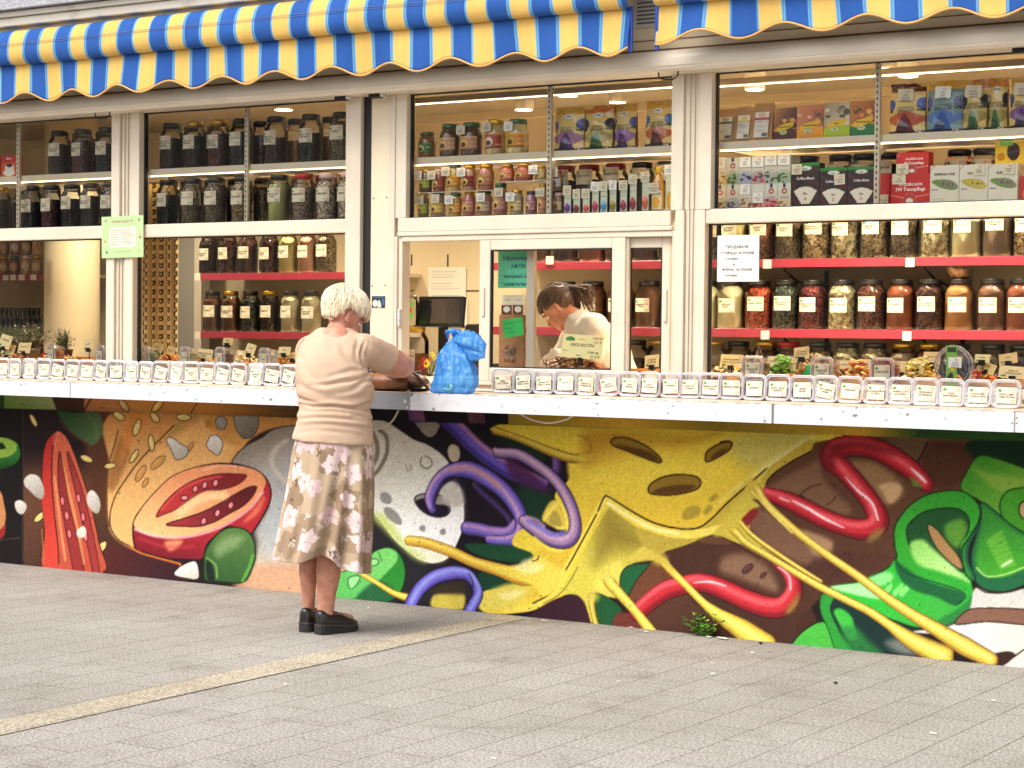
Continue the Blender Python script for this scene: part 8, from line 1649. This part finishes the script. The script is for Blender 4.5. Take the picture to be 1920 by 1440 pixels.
def face_bits(parent, M, brow):
 w = mat('eye_white', (232, 226, 220), .2, coat=.5); d = mat('eye_iris', (60, 46, 36), .15, coat=.5); li = mat('lips', (176, 96, 84), .4)
 for s in (-1, 1):
  g = MB().use(w, True); g.sphere((s * .031, .070, .0), (.0125, .0125, .008), 14, M); g.use(d); g.sphere((s * .031, .0795, -.001), (.0055, .004, .0055), 10, M); g.build('eye', parent, world=False)
  g = MB().use(brow, True); g.tube([M @ Vector(p) for p in ((s * .015, .090, .020), (s * .032, .088, .025), (s * .048, .076, .020))], [.003, .0035, .002], 6); g.build('eyebrow', parent, world=False)
 g = MB().use(li, True); g.sphere((0, .094, -.060), (.021, .006, .0035), 12, M); g.sphere((0, .092, -.067), (.018, .006, .004), 12, M); g.build('lips', parent, world=False)
def hand(g, wrist, d, up, s=1.0, side=1, curl=.6):
 """palm with five unequal bent fingers growing from the wrist along d; up = back of the hand"""
 d = Vector(d).normalized(); up = Vector(up); up = (up - d * up.dot(d)).normalized(); q = d.cross(up).normalized() * side; w = Vector(wrist)
 for k in range(4): capsule(g, [w, w + d * .045 * s + q * (-.027 + .018 * k) * s * .8, w + d * .088 * s + q * (-.030 + .020 * k) * s], [.017 * s, .014 * s, .0105 * s], 10, 3)
 for k, L in enumerate((.062, .075, .078, .068)[::-1]):
  b = w + d * .088 * s + q * (-.030 + .020 * k) * s; a1 = curl * .5; a2 = curl * 1.3; a3 = curl * 2.0; l = L * s
  p1 = b + (d * math.cos(a1) - up * math.sin(a1)) * l * .45; p2 = p1 + (d * math.cos(a2) - up * math.sin(a2)) * l * .32; p3 = p2 + (d * math.cos(a3) - up * math.sin(a3)) * l * .23
  g.tube([b, p1, p2, p3], [.0095 * s, .0088 * s, .0082 * s, .007 * s], 10); g.sphere(p3, .007 * s, 8)
 t0 = w + d * .03 * s + q * .026 * s; t1 = t0 + (d * .6 + q * .8 - up * .3).normalized() * .036 * s; t2 = t1 + (d * .9 + q * .3 - up * .4).normalized() * .03 * s; g.tube([t0, t1, t2], [.014 * s, .011 * s, .0085 * s], 10); g.sphere(t2, .0085 * s, 8)
# ---- the customer: seen from behind, leaning over her bag at the counter
O = onz(612, 1186, 0); AZ = math.atan2(-ray(620, 800)[0], ray(620, 800)[1]); KP = 1.0 / abs(proj((O[0] + math.cos(AZ) * .5, O[1] + math.sin(AZ) * .5, 1))[0] - proj((O[0] - math.cos(AZ) * .5, O[1] - math.sin(AZ) * .5, 1))[0])
WM = thing('person', 'woman with short white hair in beige t-shirt and floral skirt leaning over the counter', 'person', (O[0], O[1], 0), AZ)
WI = Matrix.Rotation(-AZ, 4, 'Z') @ Matrix.Translation((-O[0], -O[1], 0))
def zl(py, px=620): return onz(px, 1186, 0)[2] + ony(px, py, O[1])[2]
def UL(px, w=0.0, py=800):
 """photo column -> local u on the plane w"""
 # intersect the pixel ray with the local plane y = w
 r = ray(px, py); o = WI @ Vector(CPOS); d = WI.to_3x3() @ Vector(r); t = (w - o.y) / d.y; p = o + d * t; return p.x, p.z
def LW(px, py, Y): return WI @ Vector(ony(px, py, Y))
def torso_ring(py, pl, pr, rw, w=0.0, n=56, p=2.2):
 a, z = UL(pl, w, py); b, _ = UL(pr, w, py); k = .032 * max(0, min(1, (py - 790) / 45)); return [(x, y, zz - k * (x - a) / (b - a)) for x, y, zz in ell(((a + b) / 2, w), (b - a) / 2, rw, z, n, p)]
g = MB()
TR = [(824, 547.5, 702, .156, .02), (821, 547.5, 702, .158, .02), (814, 549, 701, .155, .02), (805, 553, 699, .150, .02), (790, 557, 698, .150, .02), (778, 557, 697, .152, .025), (764, 562, 692, .148, .03), (750, 559, 700, .152, .03), (735, 556, 703, .155, .03), (720, 555, 701, .150, .03), (700, 553, 692, .145, .035), (680, 554, 688, .140, .045), (660, 558, 688, .130, .06), (645, 564, 687, .118, .075), (634, 572, 683, .100, .088), (626, 582, 676, .082, .10), (619, 592, 668, .064, .112), (614, 600, 662, .054, .12)]
g.loft([torso_ring(*t_) for t_ in TR])
sh = Vector((UL(682, .07, 655)[0], .07, UL(682, .07, 655)[1])); EL = LW(757, 687, -.52); cf = LW(722, 686, -.60)
WR = LW(728, 694, -.30);
ax = (EL - sh).normalized(); cuff = sh + ax * (cf - sh).length * .80
capsule(g, [sh - Vector((.035, 0, .0)), sh, sh + ax * .06], [.068, .073, .072], 20, 4)
g.tube([tuple(sh), tuple(sh + ax * .07), tuple(cuff)], [.071, .072, .070], 24)
# left sleeve, mostly hidden behind the body
shl = Vector((UL(580, .09, 655)[0], .09, UL(580, .09, 655)[1])); ELl = LW(640, 700, -.42) + Vector((-.06, .0, -.02)); axl = (ELl - shl).normalized(); cufl = shl + axl * .17
capsule(g, [shl + Vector((.03, 0, 0)), shl + axl * .06], [.064, .064], 18, 4); g.tube([tuple(shl), tuple(cufl)], [.066, .060], 24)
FOLDS = [  # (photo polyline, width px, depth) on the back of the shirt
 ('565,757 590,762 620,761 650,764 690,770', 2.6, .0070), ('557,745 575,752 600,757', 3, .004), ('698,752 680,760 660,764', 3, .005), ('556,786 600,783 650,786 698,792', 3, .0042), ('560,800 610,796 650,799 697,804', 4, .003), ('556,812 600,806 660,812', 4, .002),
 ('563,833 620,838 697,845', 1.4, .0016), ('564,829 620,834 697,841', 1.0, .0010), ('700,790 680,782 660,781', 3, .003),
 ('692,702 670,712 640,716 610,722 585,722', 3.4, .0045), ('690,706 672,725 650,735 620,738', 4, .0030), ('688,697 665,694 640,700 615,706', 4, .0030), ('688,690 664,680 646,664 640,650', 5, .0035), ('694,698 700,712 702,722', 3, .003), ('684,640 678,655 676,672 684,690', 2.4, .0055), ('672,637 668,655 668,672', 4, .0025),
 ('695,640 712,655 722,672', 5, .0022), ('686,690 700,700 706,708', 4, .0035), ('560,720 590,735 625,744', 5, .0026), ('590,640 600,655 612,662', 6, .0018), ('566,668 580,700 600,716', 7, .0022), ('570,744 610,748 650,748 690,742', 6, .0022), ('662,724 680,716 698,716', 3.5, .003)]
FP = [(catmull(np.array([[float(v) for v in q.split(',')] for q in s.split()]), False, 4), w_, d_) for s, w_, d_ in FOLDS]
MW = Matrix.Translation((O[0], O[1], 0)) @ Matrix.Rotation(AZ, 4, 'Z')
def shirt_fold(co, n):
 wv = MW @ co; px, py = proj(tuple(wv)); back = 1 if n.y < .35 else 0; d = 0.0
 if back:
  for P_, w_, dp in FP:
   if px < P_[:, 0].min() - 12 or px > P_[:, 0].max() + 12 or py < P_[:, 1].min() - 12 or py > P_[:, 1].max() + 12: continue
   a = P_[:-1]; b = P_[1:]; dd = b - a; t = np.clip(((px - a[:, 0]) * dd[:, 0] + (py - a[:, 1]) * dd[:, 1]) / ((dd ** 2).sum(1) + 1e-9), 0, 1); dist = np.hypot(px - a[:, 0] - t * dd[:, 0], py - a[:, 1] - t * dd[:, 1]); i = int(dist.argmin()); r_ = dist[i]
   tt = (i + t[i]) / len(a); env = math.sin(math.pi * min(max(tt, .04), .96)) ** .5
   dp *= 1.7; d -= dp * math.exp(-(r_ / w_) ** 2) * env; d += dp * .55 * math.exp(-((r_ - w_ * 2.1) / (w_ * 1.2)) ** 2) * env
 d += .0022 * mnoise.noise((co.x * 9, co.y * 9, co.z * 16)) + .0009 * mnoise.noise((co.x * 30, co.y * 30, co.z * 44))
 return n * d
me = remesh(g, .0065, 3, shirt_fold); me.materials.append(mat('beige_cotton', (200, 170, 145), .85, var=.07, vs=9, bump=.12, bs=420, spec=.2)); shirt = child('t_shirt', me, WM)
# cuff and hem stitching, collar band
g = MB().use(mat('beige_thread', (196, 160, 120), .85), True)
def ringaround(c, axis, r, n=36):
 q = axis.orthogonal().normalized(); e = axis.cross(q); return [tuple(c + (q * math.cos(a) + e * math.sin(a)) * r) for a in np.linspace(0, 2 * math.pi, n + 1)]
g.tube(ringaround(cuff - ax * .014, ax, .0712), .0014, 5); g.tube(ringaround(cuff - ax * .019, ax, .0714), .0010, 5)
g.build('cuff_stitching', WM, world=False)
# body: one skin from head to ankles
g = MB(); HC = Vector((UL(645, .15, 591)[0], .15, UL(645, .15, 591)[1]))
HM = Matrix.Translation(HC) @ Matrix.Rotation(R(-64), 4, 'Z') @ Matrix.Rotation(R(-33), 4, 'X') @ Matrix.Rotation(R(4), 4, 'Y') @ Matrix.Scale(1.0, 4)
head_solids(g, HM)
nb = Vector((UL(632, .12, 640)[0], .115, UL(632, .12, 640)[1])); capsule(g, [nb - Vector((0, .01, .05)), nb, (nb + HC) / 2 + Vector((-.010, -.012, -.012)), HC + Vector((-.005, -.005, -.03))], [.066, .058, .053, .05], 20, 4)
capsule(g, [(0, .03, .92), (0, .03, 1.10), (nb.x * .8, .08, 1.28)], [.12, .12, .09], 24, 5)
capsule(g, [sh, sh + (EL - sh) * .5, EL - ax * .01], [.064, .065, .057], 20, 5); capsule(g, [EL, EL * .5 + WR * .5 + Vector((0, 0, -.004)), WR], [.052, .044, .028], 18, 5)
fd = (LW(716, 714, -.27) - WR).normalized(); hand(g, WR, fd, (0, 0, 1), .95, 1, .55)
WRl = LW(690, 715, -.36); capsule(g, [shl, (shl + ELl) / 2, ELl], [.055, .050, .043], 18, 5); capsule(g, [ELl, (ELl + WRl) / 2, WRl], [.042, .036, .026], 16, 5); hand(g, WRl, (LW(722, 722, -.28) - WRl), (0, 0, 1), .95, -1, .55)
def leg(pk, pa, w_, rk, rc, ra):
 k_ = UL(pk, w_, 1000); c_ = UL(pk, w_, 1070); a_ = UL(pa, w_ + .01, 1146)
 capsule(g, [(k_[0], w_ + .02, .66), (k_[0], w_ + .01, k_[1]), (c_[0], w_ - .008, c_[1]), (c_[0] * .45 + a_[0] * .55, w_, .19), (a_[0], w_ + .008, a_[1]), (a_[0], w_ + .01, .05)], [.075, rk, rc, rc * .80, ra, ra * .98], 20, 5); return a_[0], w_ + .008
la = leg(578, 579, .055, .040, .042, .025); ra_ = leg(616, 610, -.035, .050, .056, .036)
capsule(g, [(-.05, .03, .62), (0, .03, .95)], [.11, .13], 20, 4)
# feet inside the shoes, ankle bone
FD = Vector((math.sin(R(45)), math.cos(R(45)), 0))
for (a_, w_) in (la, ra_):
 capsule(g, [(a_, w_, .07), (a_ + FD.x * .08, w_ + FD.y * .08, .055), (a_ + FD.x * .15, w_ + FD.y * .15, .045)], [.032, .034, .026], 14, 4)
g.sphere((ra_[0] + .030, ra_[1] - .012, .115), .013, 10)
me = remesh(g, .0055, 3); me.materials.append(SKIN); body = child('body', me, WM)
face_bits(body, HM, mat('grey_brow', (170, 156, 136), .8))
# hair: short white-blonde, combed forward and down from the crown
HAIR = mat('white_blonde_hair', (244, 232, 206), .45, rgb2=(226, 202, 160), vs=60, th=(.4, .8), stretch=(1, 1, .25), spec=.6);
def hairshell(M, hm, cut, thick, n_locks, seed, parent, crown=(0, -.045, .085), L=None):
 rs = random.Random(seed); g = MB().use(hm, True); n, mrow = 48, 26; V = []; idx = {}; fs = []
 def surf(d, t=1.0):
  d = Vector(d).normalized(); f = 1.0 / math.sqrt((d.x / .080) ** 2 + (d.y / .100) ** 2 + (d.z / .096) ** 2); return Vector((0, -.012, .018)) + d * (f + thick * t * min(1, max(.25, .75 + d.z)))
 keep = {}
 for j in range(mrow + 1):
  th = math.pi * .80 * j / mrow
  for k in range(n):
   ph = 2 * math.pi * k / n; d = Vector((math.sin(th) * math.cos(ph), math.sin(th) * math.sin(ph), math.cos(th))); p = surf(d, .55 + .25 * mnoise.noise((d.x * 5, d.y * 5, d.z * 5))); keep[(j, k)] = cut(p); V.append(M @ p)
 for j in range(mrow):
  for k in range(n):
   q = [(j, k), (j, (k+1) % n), (j+1, (k+1) % n), (j+1, k)]
   if all(keep[a] for a in q): fs.append(tuple(a * n + b for a, b in q))
 g.add(V, fs); cr = Vector(crown).normalized()
 for i in range(n_locks):
  # start anywhere on the scalp, flow away from the crown
  while True:
   d = Vector((rs.gauss(0, 1), rs.gauss(0, 1), rs.gauss(.3, 1))).normalized()
   if cut(surf(d)) and d.z > -.75: break
  ln = rs.uniform(.03, .065); pts = []; lift = rs.uniform(.5, 1.25); dd = d.copy(); sw = rs.uniform(-.35, .35)
  for q in range(7):
   t = q / 6; tang = (dd - cr * dd.dot(cr)); tang = (tang if tang.length > .05 else Vector((rs.uniform(-1, 1), rs.uniform(-1, 1), 0))).normalized() * 1.0 - cr * .5 * (1 - abs(dd.dot(cr))); tang = tang - dd * tang.dot(dd)
   if tang.length < 1e-4: tang = dd.orthogonal()
   tang = tang.normalized() + dd.cross(tang.normalized()) * sw; p = surf(dd, lift + (.12 * math.sin(t * 3.1))); pts.append(p)
   dd = (dd + tang * ln / .1 / 6).normalized()
  if not all(cut(p) for p in pts[1:6]) and not (pts[6].y < -.06 and cut(pts[2]) and pts[6].z > -.115): continue
  w0 = rs.uniform(.0009, .0019); g.tube([tuple(M @ p) for p in pts], [w0 * .7, w0 * 1.2, w0 * 1.3, w0 * 1.2, w0, w0 * .7, w0 * .25], 5)
 return g.build('hair', parent, world=False)
def rs_ear(p): return .012 * math.sin(p.z * 160)
def cutw(p):   # keep hair off the face and the ears, and below the nape line
 if p.y > .045 and p.z < .035: return False
 if p.z < -.082 - .2 * min(0, p.y + .05): return False
 if p.y > -.034 - rs_ear(p) and p.z < .022 and abs(p.x) > .045: return False
 if p.y > -.05 and p.z < -.02: return False
 return True
hairshell(HM, HAIR, cutw, .020, 3600, 5, body)
# skirt: flared, folded cloth with a printed flower pattern
def skirt_art(W_, H_):
 rs = random.Random(21); base = (188, 166, 140)
 for q in range(26): FI('P', E_(rs.uniform(0, W_), rs.uniform(0, H_), 60, 50), (198, 176, 150) if q % 2 else (176, 152, 126), 20, alpha=.6)
 def flower(x, y, r, c, oc, n=5, rot=0, point=.0):
  for k in range(n):
   a = rot + 2 * math.pi * k / n; px, py = x + r * .55 * math.cos(a), y + r * .55 * math.sin(a); pts = []
   for (l, s_) in ((-.55, .05), (-.15, .36), (.25, .42), (.48, .22), (.56 + point, 0), (.48, -.22), (.25, -.42), (-.15, -.36), (-.55, -.05)): pts.append('%f,%f' % (px + r * (l * math.cos(a) - s_ * math.sin(a)), py + r * (l * math.sin(a) + s_ * math.cos(a))))
   FI('P', ' '.join(pts), c, .7, ol=(oc, .9)); ST('P', '%f,%f %f,%f' % (x, y, x + r * .8 * math.cos(a), y + r * .8 * math.sin(a)), oc, .9, .6, .5)
  FI('P', E_(x, y, r * .12, r * .12), oc, .8)
 pos = []
 def place(n, rmin, rmax, cols, sep, **kw):
  c = 0
  for _ in range(n * 40):
   if c >= n: break
   x, y, r = rs.uniform(0, W_), rs.uniform(0, H_), rs.uniform(rmin, rmax)
   if all((x - a) ** 2 + (y - b) ** 2 > (sep * (r + q)) ** 2 for a, b, q in pos):
    pos.append((x, y, r)); cc, oc = rs.choice(cols); flower(x, y, r, cc, oc, 5 if r > 12 else 4, rs.random() * 6.28, rs.choice((0, .12, .2))); c += 1
 place(26, 56, 74, [((160, 136, 112), (126, 104, 84)), ((168, 144, 120), (134, 112, 90))], .85)
 pos.clear(); place(62, 38, 56, [((226, 200, 196), (180, 148, 142)), ((230, 208, 204), (190, 156, 150)), ((218, 188, 186), (172, 138, 132))], .86)
 for q in range(60):
  x, y = rs.uniform(0, W_), rs.uniform(0, H_); cc = rs.choice(((236, 226, 216), (236, 226, 216), (116, 92, 74)))
  for k in range(9): a, d = rs.random() * 6.28, rs.uniform(3, 24); flower(x + d * math.cos(a), y + d * math.sin(a), rs.uniform(5, 7.5), cc, (150, 126, 106), 4, rs.random())
sk = canvas(1500, 620, (188, 166, 140), skirt_art)
def skirt():
 nA, nR = 400, 160; V = []; C = []; zt = UL(620, 0, 826)[1]; rows = [(805, 560, 692, .135, .02), (826, 553, 697, .146, .02), (850, 547, 701, .155, .02), (880, 542, 702, .165, .02), (920, 535, 702, .175, .015), (960, 527, 701, .185, .01), (1000, 519, 699, .195, .005), (1030, 512, 697, .20, .0), (1052, 507, 696, .205, .0), (1075, 504, 696, .208, 0)]
 pz = [r[0] for r in rows]
 for j in range(nR + 1):
  t = j / nR
  for k in range(nA):
   a = 2 * math.pi * k / nA; fold = t ** 1.1; s_ = a
   # hem height (photo row) as a function of direction: low at the sides, raised in the middle of the back
   u_dir = math.cos(a); bk = -math.sin(a)
   hem = 1056 + 12 * u_dir
   if bk > 0:
    m_ = math.exp(-((u_dir - .02) / .34) ** 2); hem -= 22 * m_ * bk; hem += 8 * max(0, u_dir - .3)
   py = 808 + (hem - 808) * t
   L = np.interp(py, pz, [r[1] for r in rows]); Rr = np.interp(py, pz, [r[2] for r in rows]); rw = np.interp(py, pz, [r[3] for r in rows]); w_ = np.interp(py, pz, [r[4] for r in rows])
   ua, z = UL(L, w_, py); ub, _ = UL(Rr, w_, py); p = 2.15; ca, sa = math.cos(a), math.sin(a)
   x = (ub - ua) / 2 * math.copysign(abs(ca) ** (2/p), ca); y = rw * math.copysign(abs(sa) ** (2/p), sa)
   f = fold * (.050 * math.exp(-((u_dir + .02 - .25 * (1 - t)) / .10) ** 2) * bk * (1 if bk > 0 else 0) * -1 + .020 * math.sin(a * 7 + 1.2) * .5 + .018 * math.sin(a * 11 + 4 + t) * .5 + .008 * math.sin(a * 19 + 2 * t)) + .003 * mnoise.noise((a * 3, t * 5, 0))
   if bk > 0: f += fold * .030 * math.exp(-((u_dir + .28) / .12) ** 2) + fold * .034 * math.exp(-((u_dir - .62) / .13) ** 2) - fold * .03 * math.exp(-((u_dir - .42) / .09) ** 2)
   l = math.hypot(ca, sa * .8); edge = 1 - .75 * abs(u_dir) ** 6
   V.append(((ua + ub) / 2 + x + f * ca * edge, w_ + y + f * sa, z)); C.append((a / (2 * math.pi) * 1500, t * 600))
 C = np.array(C); col = sk(C[:, 0], C[:, 1]); fs = [(j*nA+k, (j+1)*nA+k, (j+1)*nA+(k+1) % nA, j*nA+(k+1) % nA) for j in range(nR) for k in range(nA)]
 me = bpy.data.meshes.new('skirt'); me.from_pydata(V, [], fs); a = me.color_attributes.new('paint', 'FLOAT_COLOR', 'POINT'); a.data.foreach_set('color', np.concatenate([col, np.ones((len(col), 1))], 1).ravel())
 me.materials.append(mat('printed_skirt_cotton', (200, 200, 200), .8, vcol=True, bump=.1, bs=300, spec=.25)); me.polygons.foreach_set('use_smooth', [True] * len(fs)); o = child('skirt', me, WM); sd_ = o.modifiers.new('t', 'SOLIDIFY'); sd_.thickness = .002; sd_.offset = -1; return o
skirt()
# shoes: dark slip-ons with a thick wedge sole
SHO = mat('black_shoe_leather', (30, 24, 26), .32, coat=.25, bump=.2, bs=60); SOLE = mat('ribbed_sole', (46, 44, 44), .7, rgb2=(24, 24, 24), vs=120, th=(.4, .6), bump=.7, bs=150); WELT = mat('brown_welt', (70, 60, 54), .6)
def shoe(ax_, ay_, ang):
 t = Vector((ax_, ay_, 0)); M = Matrix.Translation(t) @ Matrix.Rotation(-ang, 4, 'Z'); L0, L1 = -.048, .175
 S_ = [(-.048, .012), (-.044, .024), (-.03, .031), (0, .034), (.04, .034), (.08, .038), (.12, .041), (.145, .037), (.165, .026), (.175, .010)]
 def sec(zb, zt, k=1.0, w=1.0, x0=0):
  return [(sx * hw * w, y * k, z) for y, hw in S_ for sx, z in ()]
 def slab(g, top, bot, w, grow=0.0):
  V = []; n = len(S_);
  for y, hw in S_: V += [(-hw * w - grow, y, bot(y)), (hw * w + grow, y, bot(y)), (hw * w + grow, y, top(y)), (-hw * w - grow, y, top(y))]
  g.add(V, [(0, 1, 2, 3), tuple(4*(n-1)+q for q in (3, 2, 1, 0))] + [(4*i+a, 4*(i+1)+a, 4*(i+1)+(a+1) % 4, 4*i+(a+1) % 4) for i in range(n-1) for a in range(4)], M)
 st = lambda y: .040 - .016 * max(0, min(1, (y + .02) / .18)); g = MB().use(SOLE); slab(g, st, lambda y: .002 + max(0, (y - .13)) * .22, 1.04); sole = g.build('sole', WM, world=False)
 g = MB().use(WELT); slab(g, lambda y: st(y) + .006, lambda y: st(y) + .0003, 1.08); g.build('welt', sole, world=False)
 g = MB().use(SHO, True); rings = []
 for y, hw, hh in ((-.046, .014, .050), (-.040, .025, .064), (-.025, .031, .066), (0, .033, .060), (.03, .033, .050), (.05, .034, .047), (.07, .036, .050), (.09, .038, .044), (.12, .040, .034), (.145, .036, .028), (.163, .026, .022), (.173, .010, .012)):
  z0 = st(y) + .004; rings.append([tuple(M @ Vector((hw * math.copysign(abs(math.cos(a)) ** .75, math.cos(a)), y, z0 + max(0, math.sin(a)) ** .7 * hh + min(0, math.sin(a)) * .004))) for a in np.linspace(0, 2 * math.pi, 21)[:-1]])
 g.loft(rings); up_ = g.build('shoe_upper', WM, world=False)
 g = MB().use(WELT, True); g.tube([tuple(M @ Vector(p)) for p in ((-.034, .03, .088), (-.022, .04, .094), (0, .045, .098), (.022, .04, .094), (.034, .03, .088))], .003, 6); g.box(-.008, .008, .05, .062, .084, .094, .002, M=M); g.build('strap', up_, world=False)
shoe(la[0] + .0, la[1] - .02, R(30)); shoe(ra_[0] + .002, ra_[1] - .01, R(52))
# ---- the vendor bending behind the sliding window
V0 = ony(1100, 640, .62); VD = thing('person', 'vendor in white t-shirt with tied back hair bending down behind the sliding window', 'person', (V0[0], V0[1], 0), AZ * .55)
VI = Matrix.Rotation(-AZ * .55, 4, 'Z') @ Matrix.Translation((-V0[0], -V0[1], 0))
def LV(px, py, Y): return VI @ Vector(ony(px, py, Y))
HV = LV(1048, 577, .56); HVM = Matrix.Translation(HV) @ Matrix.Rotation(R(82), 4, 'Z') @ Matrix.Rotation(R(-48), 4, 'X') @ Matrix.Scale(.95, 4)
sR = LV(1112, 615, .42); sL = LV(1080, 620, .70); hip = LV(1150, 760, .75); nk = LV(1082, 600, .54)
g = MB(); capsule(g, [hip - Vector((0, 0, .3)), hip, (hip + nk) / 2 + Vector((.02, .0, .05)), nk + Vector((.02, 0, -.03))], [.16, .15, .155, .085], 24, 5); capsule(g, [sR, sL], [.078, .07], 18, 4); eR = LV(1108, 700, .40); capsule(g, [sR, sR * .4 + eR * .6], [.07, .066], 18, 4); eL = LV(1040, 700, .72); capsule(g, [sL, sL * .4 + eL * .6], [.066, .06], 18, 4)
def vf(co, n): return n * (.004 * mnoise.noise((co.x * 12, co.y * 12, co.z * 14)) + .003 * math.sin(co.z * 70 + co.x * 60) * .5)
me = remesh(g, .009, 3, vf); me.materials.append(mat('white_cotton', (196, 188, 172), .8)); child('t_shirt', me, VD)
g = MB(); head_solids(g, HVM); capsule(g, [nk + Vector((.03, 0, -.05)), nk, HV + Vector((.01, .0, -.02))], [.06, .053, .05], 18, 4); wR = LV(1085, 740, .35); capsule(g, [sR, eR, wR], [.055, .045, .03], 16, 5); hand(g, wR, (-.5, -.1, -.5), (0, -1, .2), 1, 1, .6); wL = LV(1030, 735, .6); capsule(g, [sL, eL, wL], [.055, .042, .03], 16, 5); hand(g, wL, (-.5, -.1, -.5), (0, -1, .2), 1, -1, .6)
capsule(g, [hip + Vector((0, 0, -.9)), hip, nk], [.1, .12, .05], 20, 4)
me = remesh(g, .007, 3); me.materials.append(SKIN2); vb = child('body', me, VD); face_bits(vb, HVM, mat('brown_brow', (70, 46, 30), .8))
HV_ = mat('brown_blonde_hair', (110, 78, 46), .5, rgb2=(50, 34, 24), vs=50, th=(.3, .7), stretch=(1, 1, .3))
def cutv(p):
 if p.y > .05 and p.z < .045: return False
 if p.z < -.05 - .3 * min(0, p.y + .05): return False
 if p.y > -.03 and p.z < .012 and abs(p.x) > .05: return False
 return True
hairshell(HVM, HV_, cutv, .012, 700, 9, vb, crown=(0, -.09, .01))
g = MB().use(HV_, True); pb = HVM @ Vector((0, -.105, .03)); rs = random.Random(3)
for k in range(110):
 a, b = rs.uniform(-.3, .3), rs.uniform(-.5, .2); p1 = pb + Vector((.04 + a * .1, rs.uniform(-.03, .03), .012 + b * .03)); p2 = p1 + Vector((.05, rs.uniform(-.04, .03), -.01 + b * .09)); p3 = p2 + Vector((.025, rs.uniform(-.02, .02), -.04 + b * .06)); g.tube([tuple(pb + Vector((0, rs.uniform(-.01, .01), rs.uniform(-.01, .01)))), tuple(p1), tuple(p2), tuple(p3)], [.0035, .004, .0032, .001], 5)
g.build('ponytail', vb, world=False)
g = MB().use(mat('green_hair_tie', (30, 110, 80), .6), True); g.tube(ringaround(pb + Vector((.008, 0, .002)), Vector((1, 0, -.1)), .017, 16), .006, 6); g.build('hair_tie', vb, world=False)
g = MB().use(LIDG, True); e_ = HVM @ Vector((.088, -.008, -.050)); g.tube(ringaround(e_, Vector((.3, 1, 0)).normalized(), .011, 16), .0022, 6); g.build('earring', vb, world=False)
# white carrier bag with black letters in front of the vendor
p = ony(1044, 655, .34); t = thing('carrier_bag', 'white bag with hand drawn black letters in front of the vendor', 'bag', (p[0], .34, 1.15)); g = MB().use(mat('white_bag_film', (226, 218, 200), .5, bump=.4, bs=30), True)
g.loft([[(hw * math.cos(a) * (1 + .06 * math.sin(5 * a + z * 60)), .04 * math.sin(a), z) for a in np.linspace(0, 6.2832, 25)[:-1]] for hw, z in ((.085, 0), (.092, .02), (.088, .05), (.07, .08), (.035, .10), (.02, .12))]); g.build('bag_body', t, world=False)
g = MB().use(INK); tv, tf = text2d('Н.А Ч', .052, .02, 'CENTER'); g.add([(a, -.046 + abs(a) ** 2 * 5, .028 + b) for a, b in tv], tf); g.build('lettering', t, world=False)
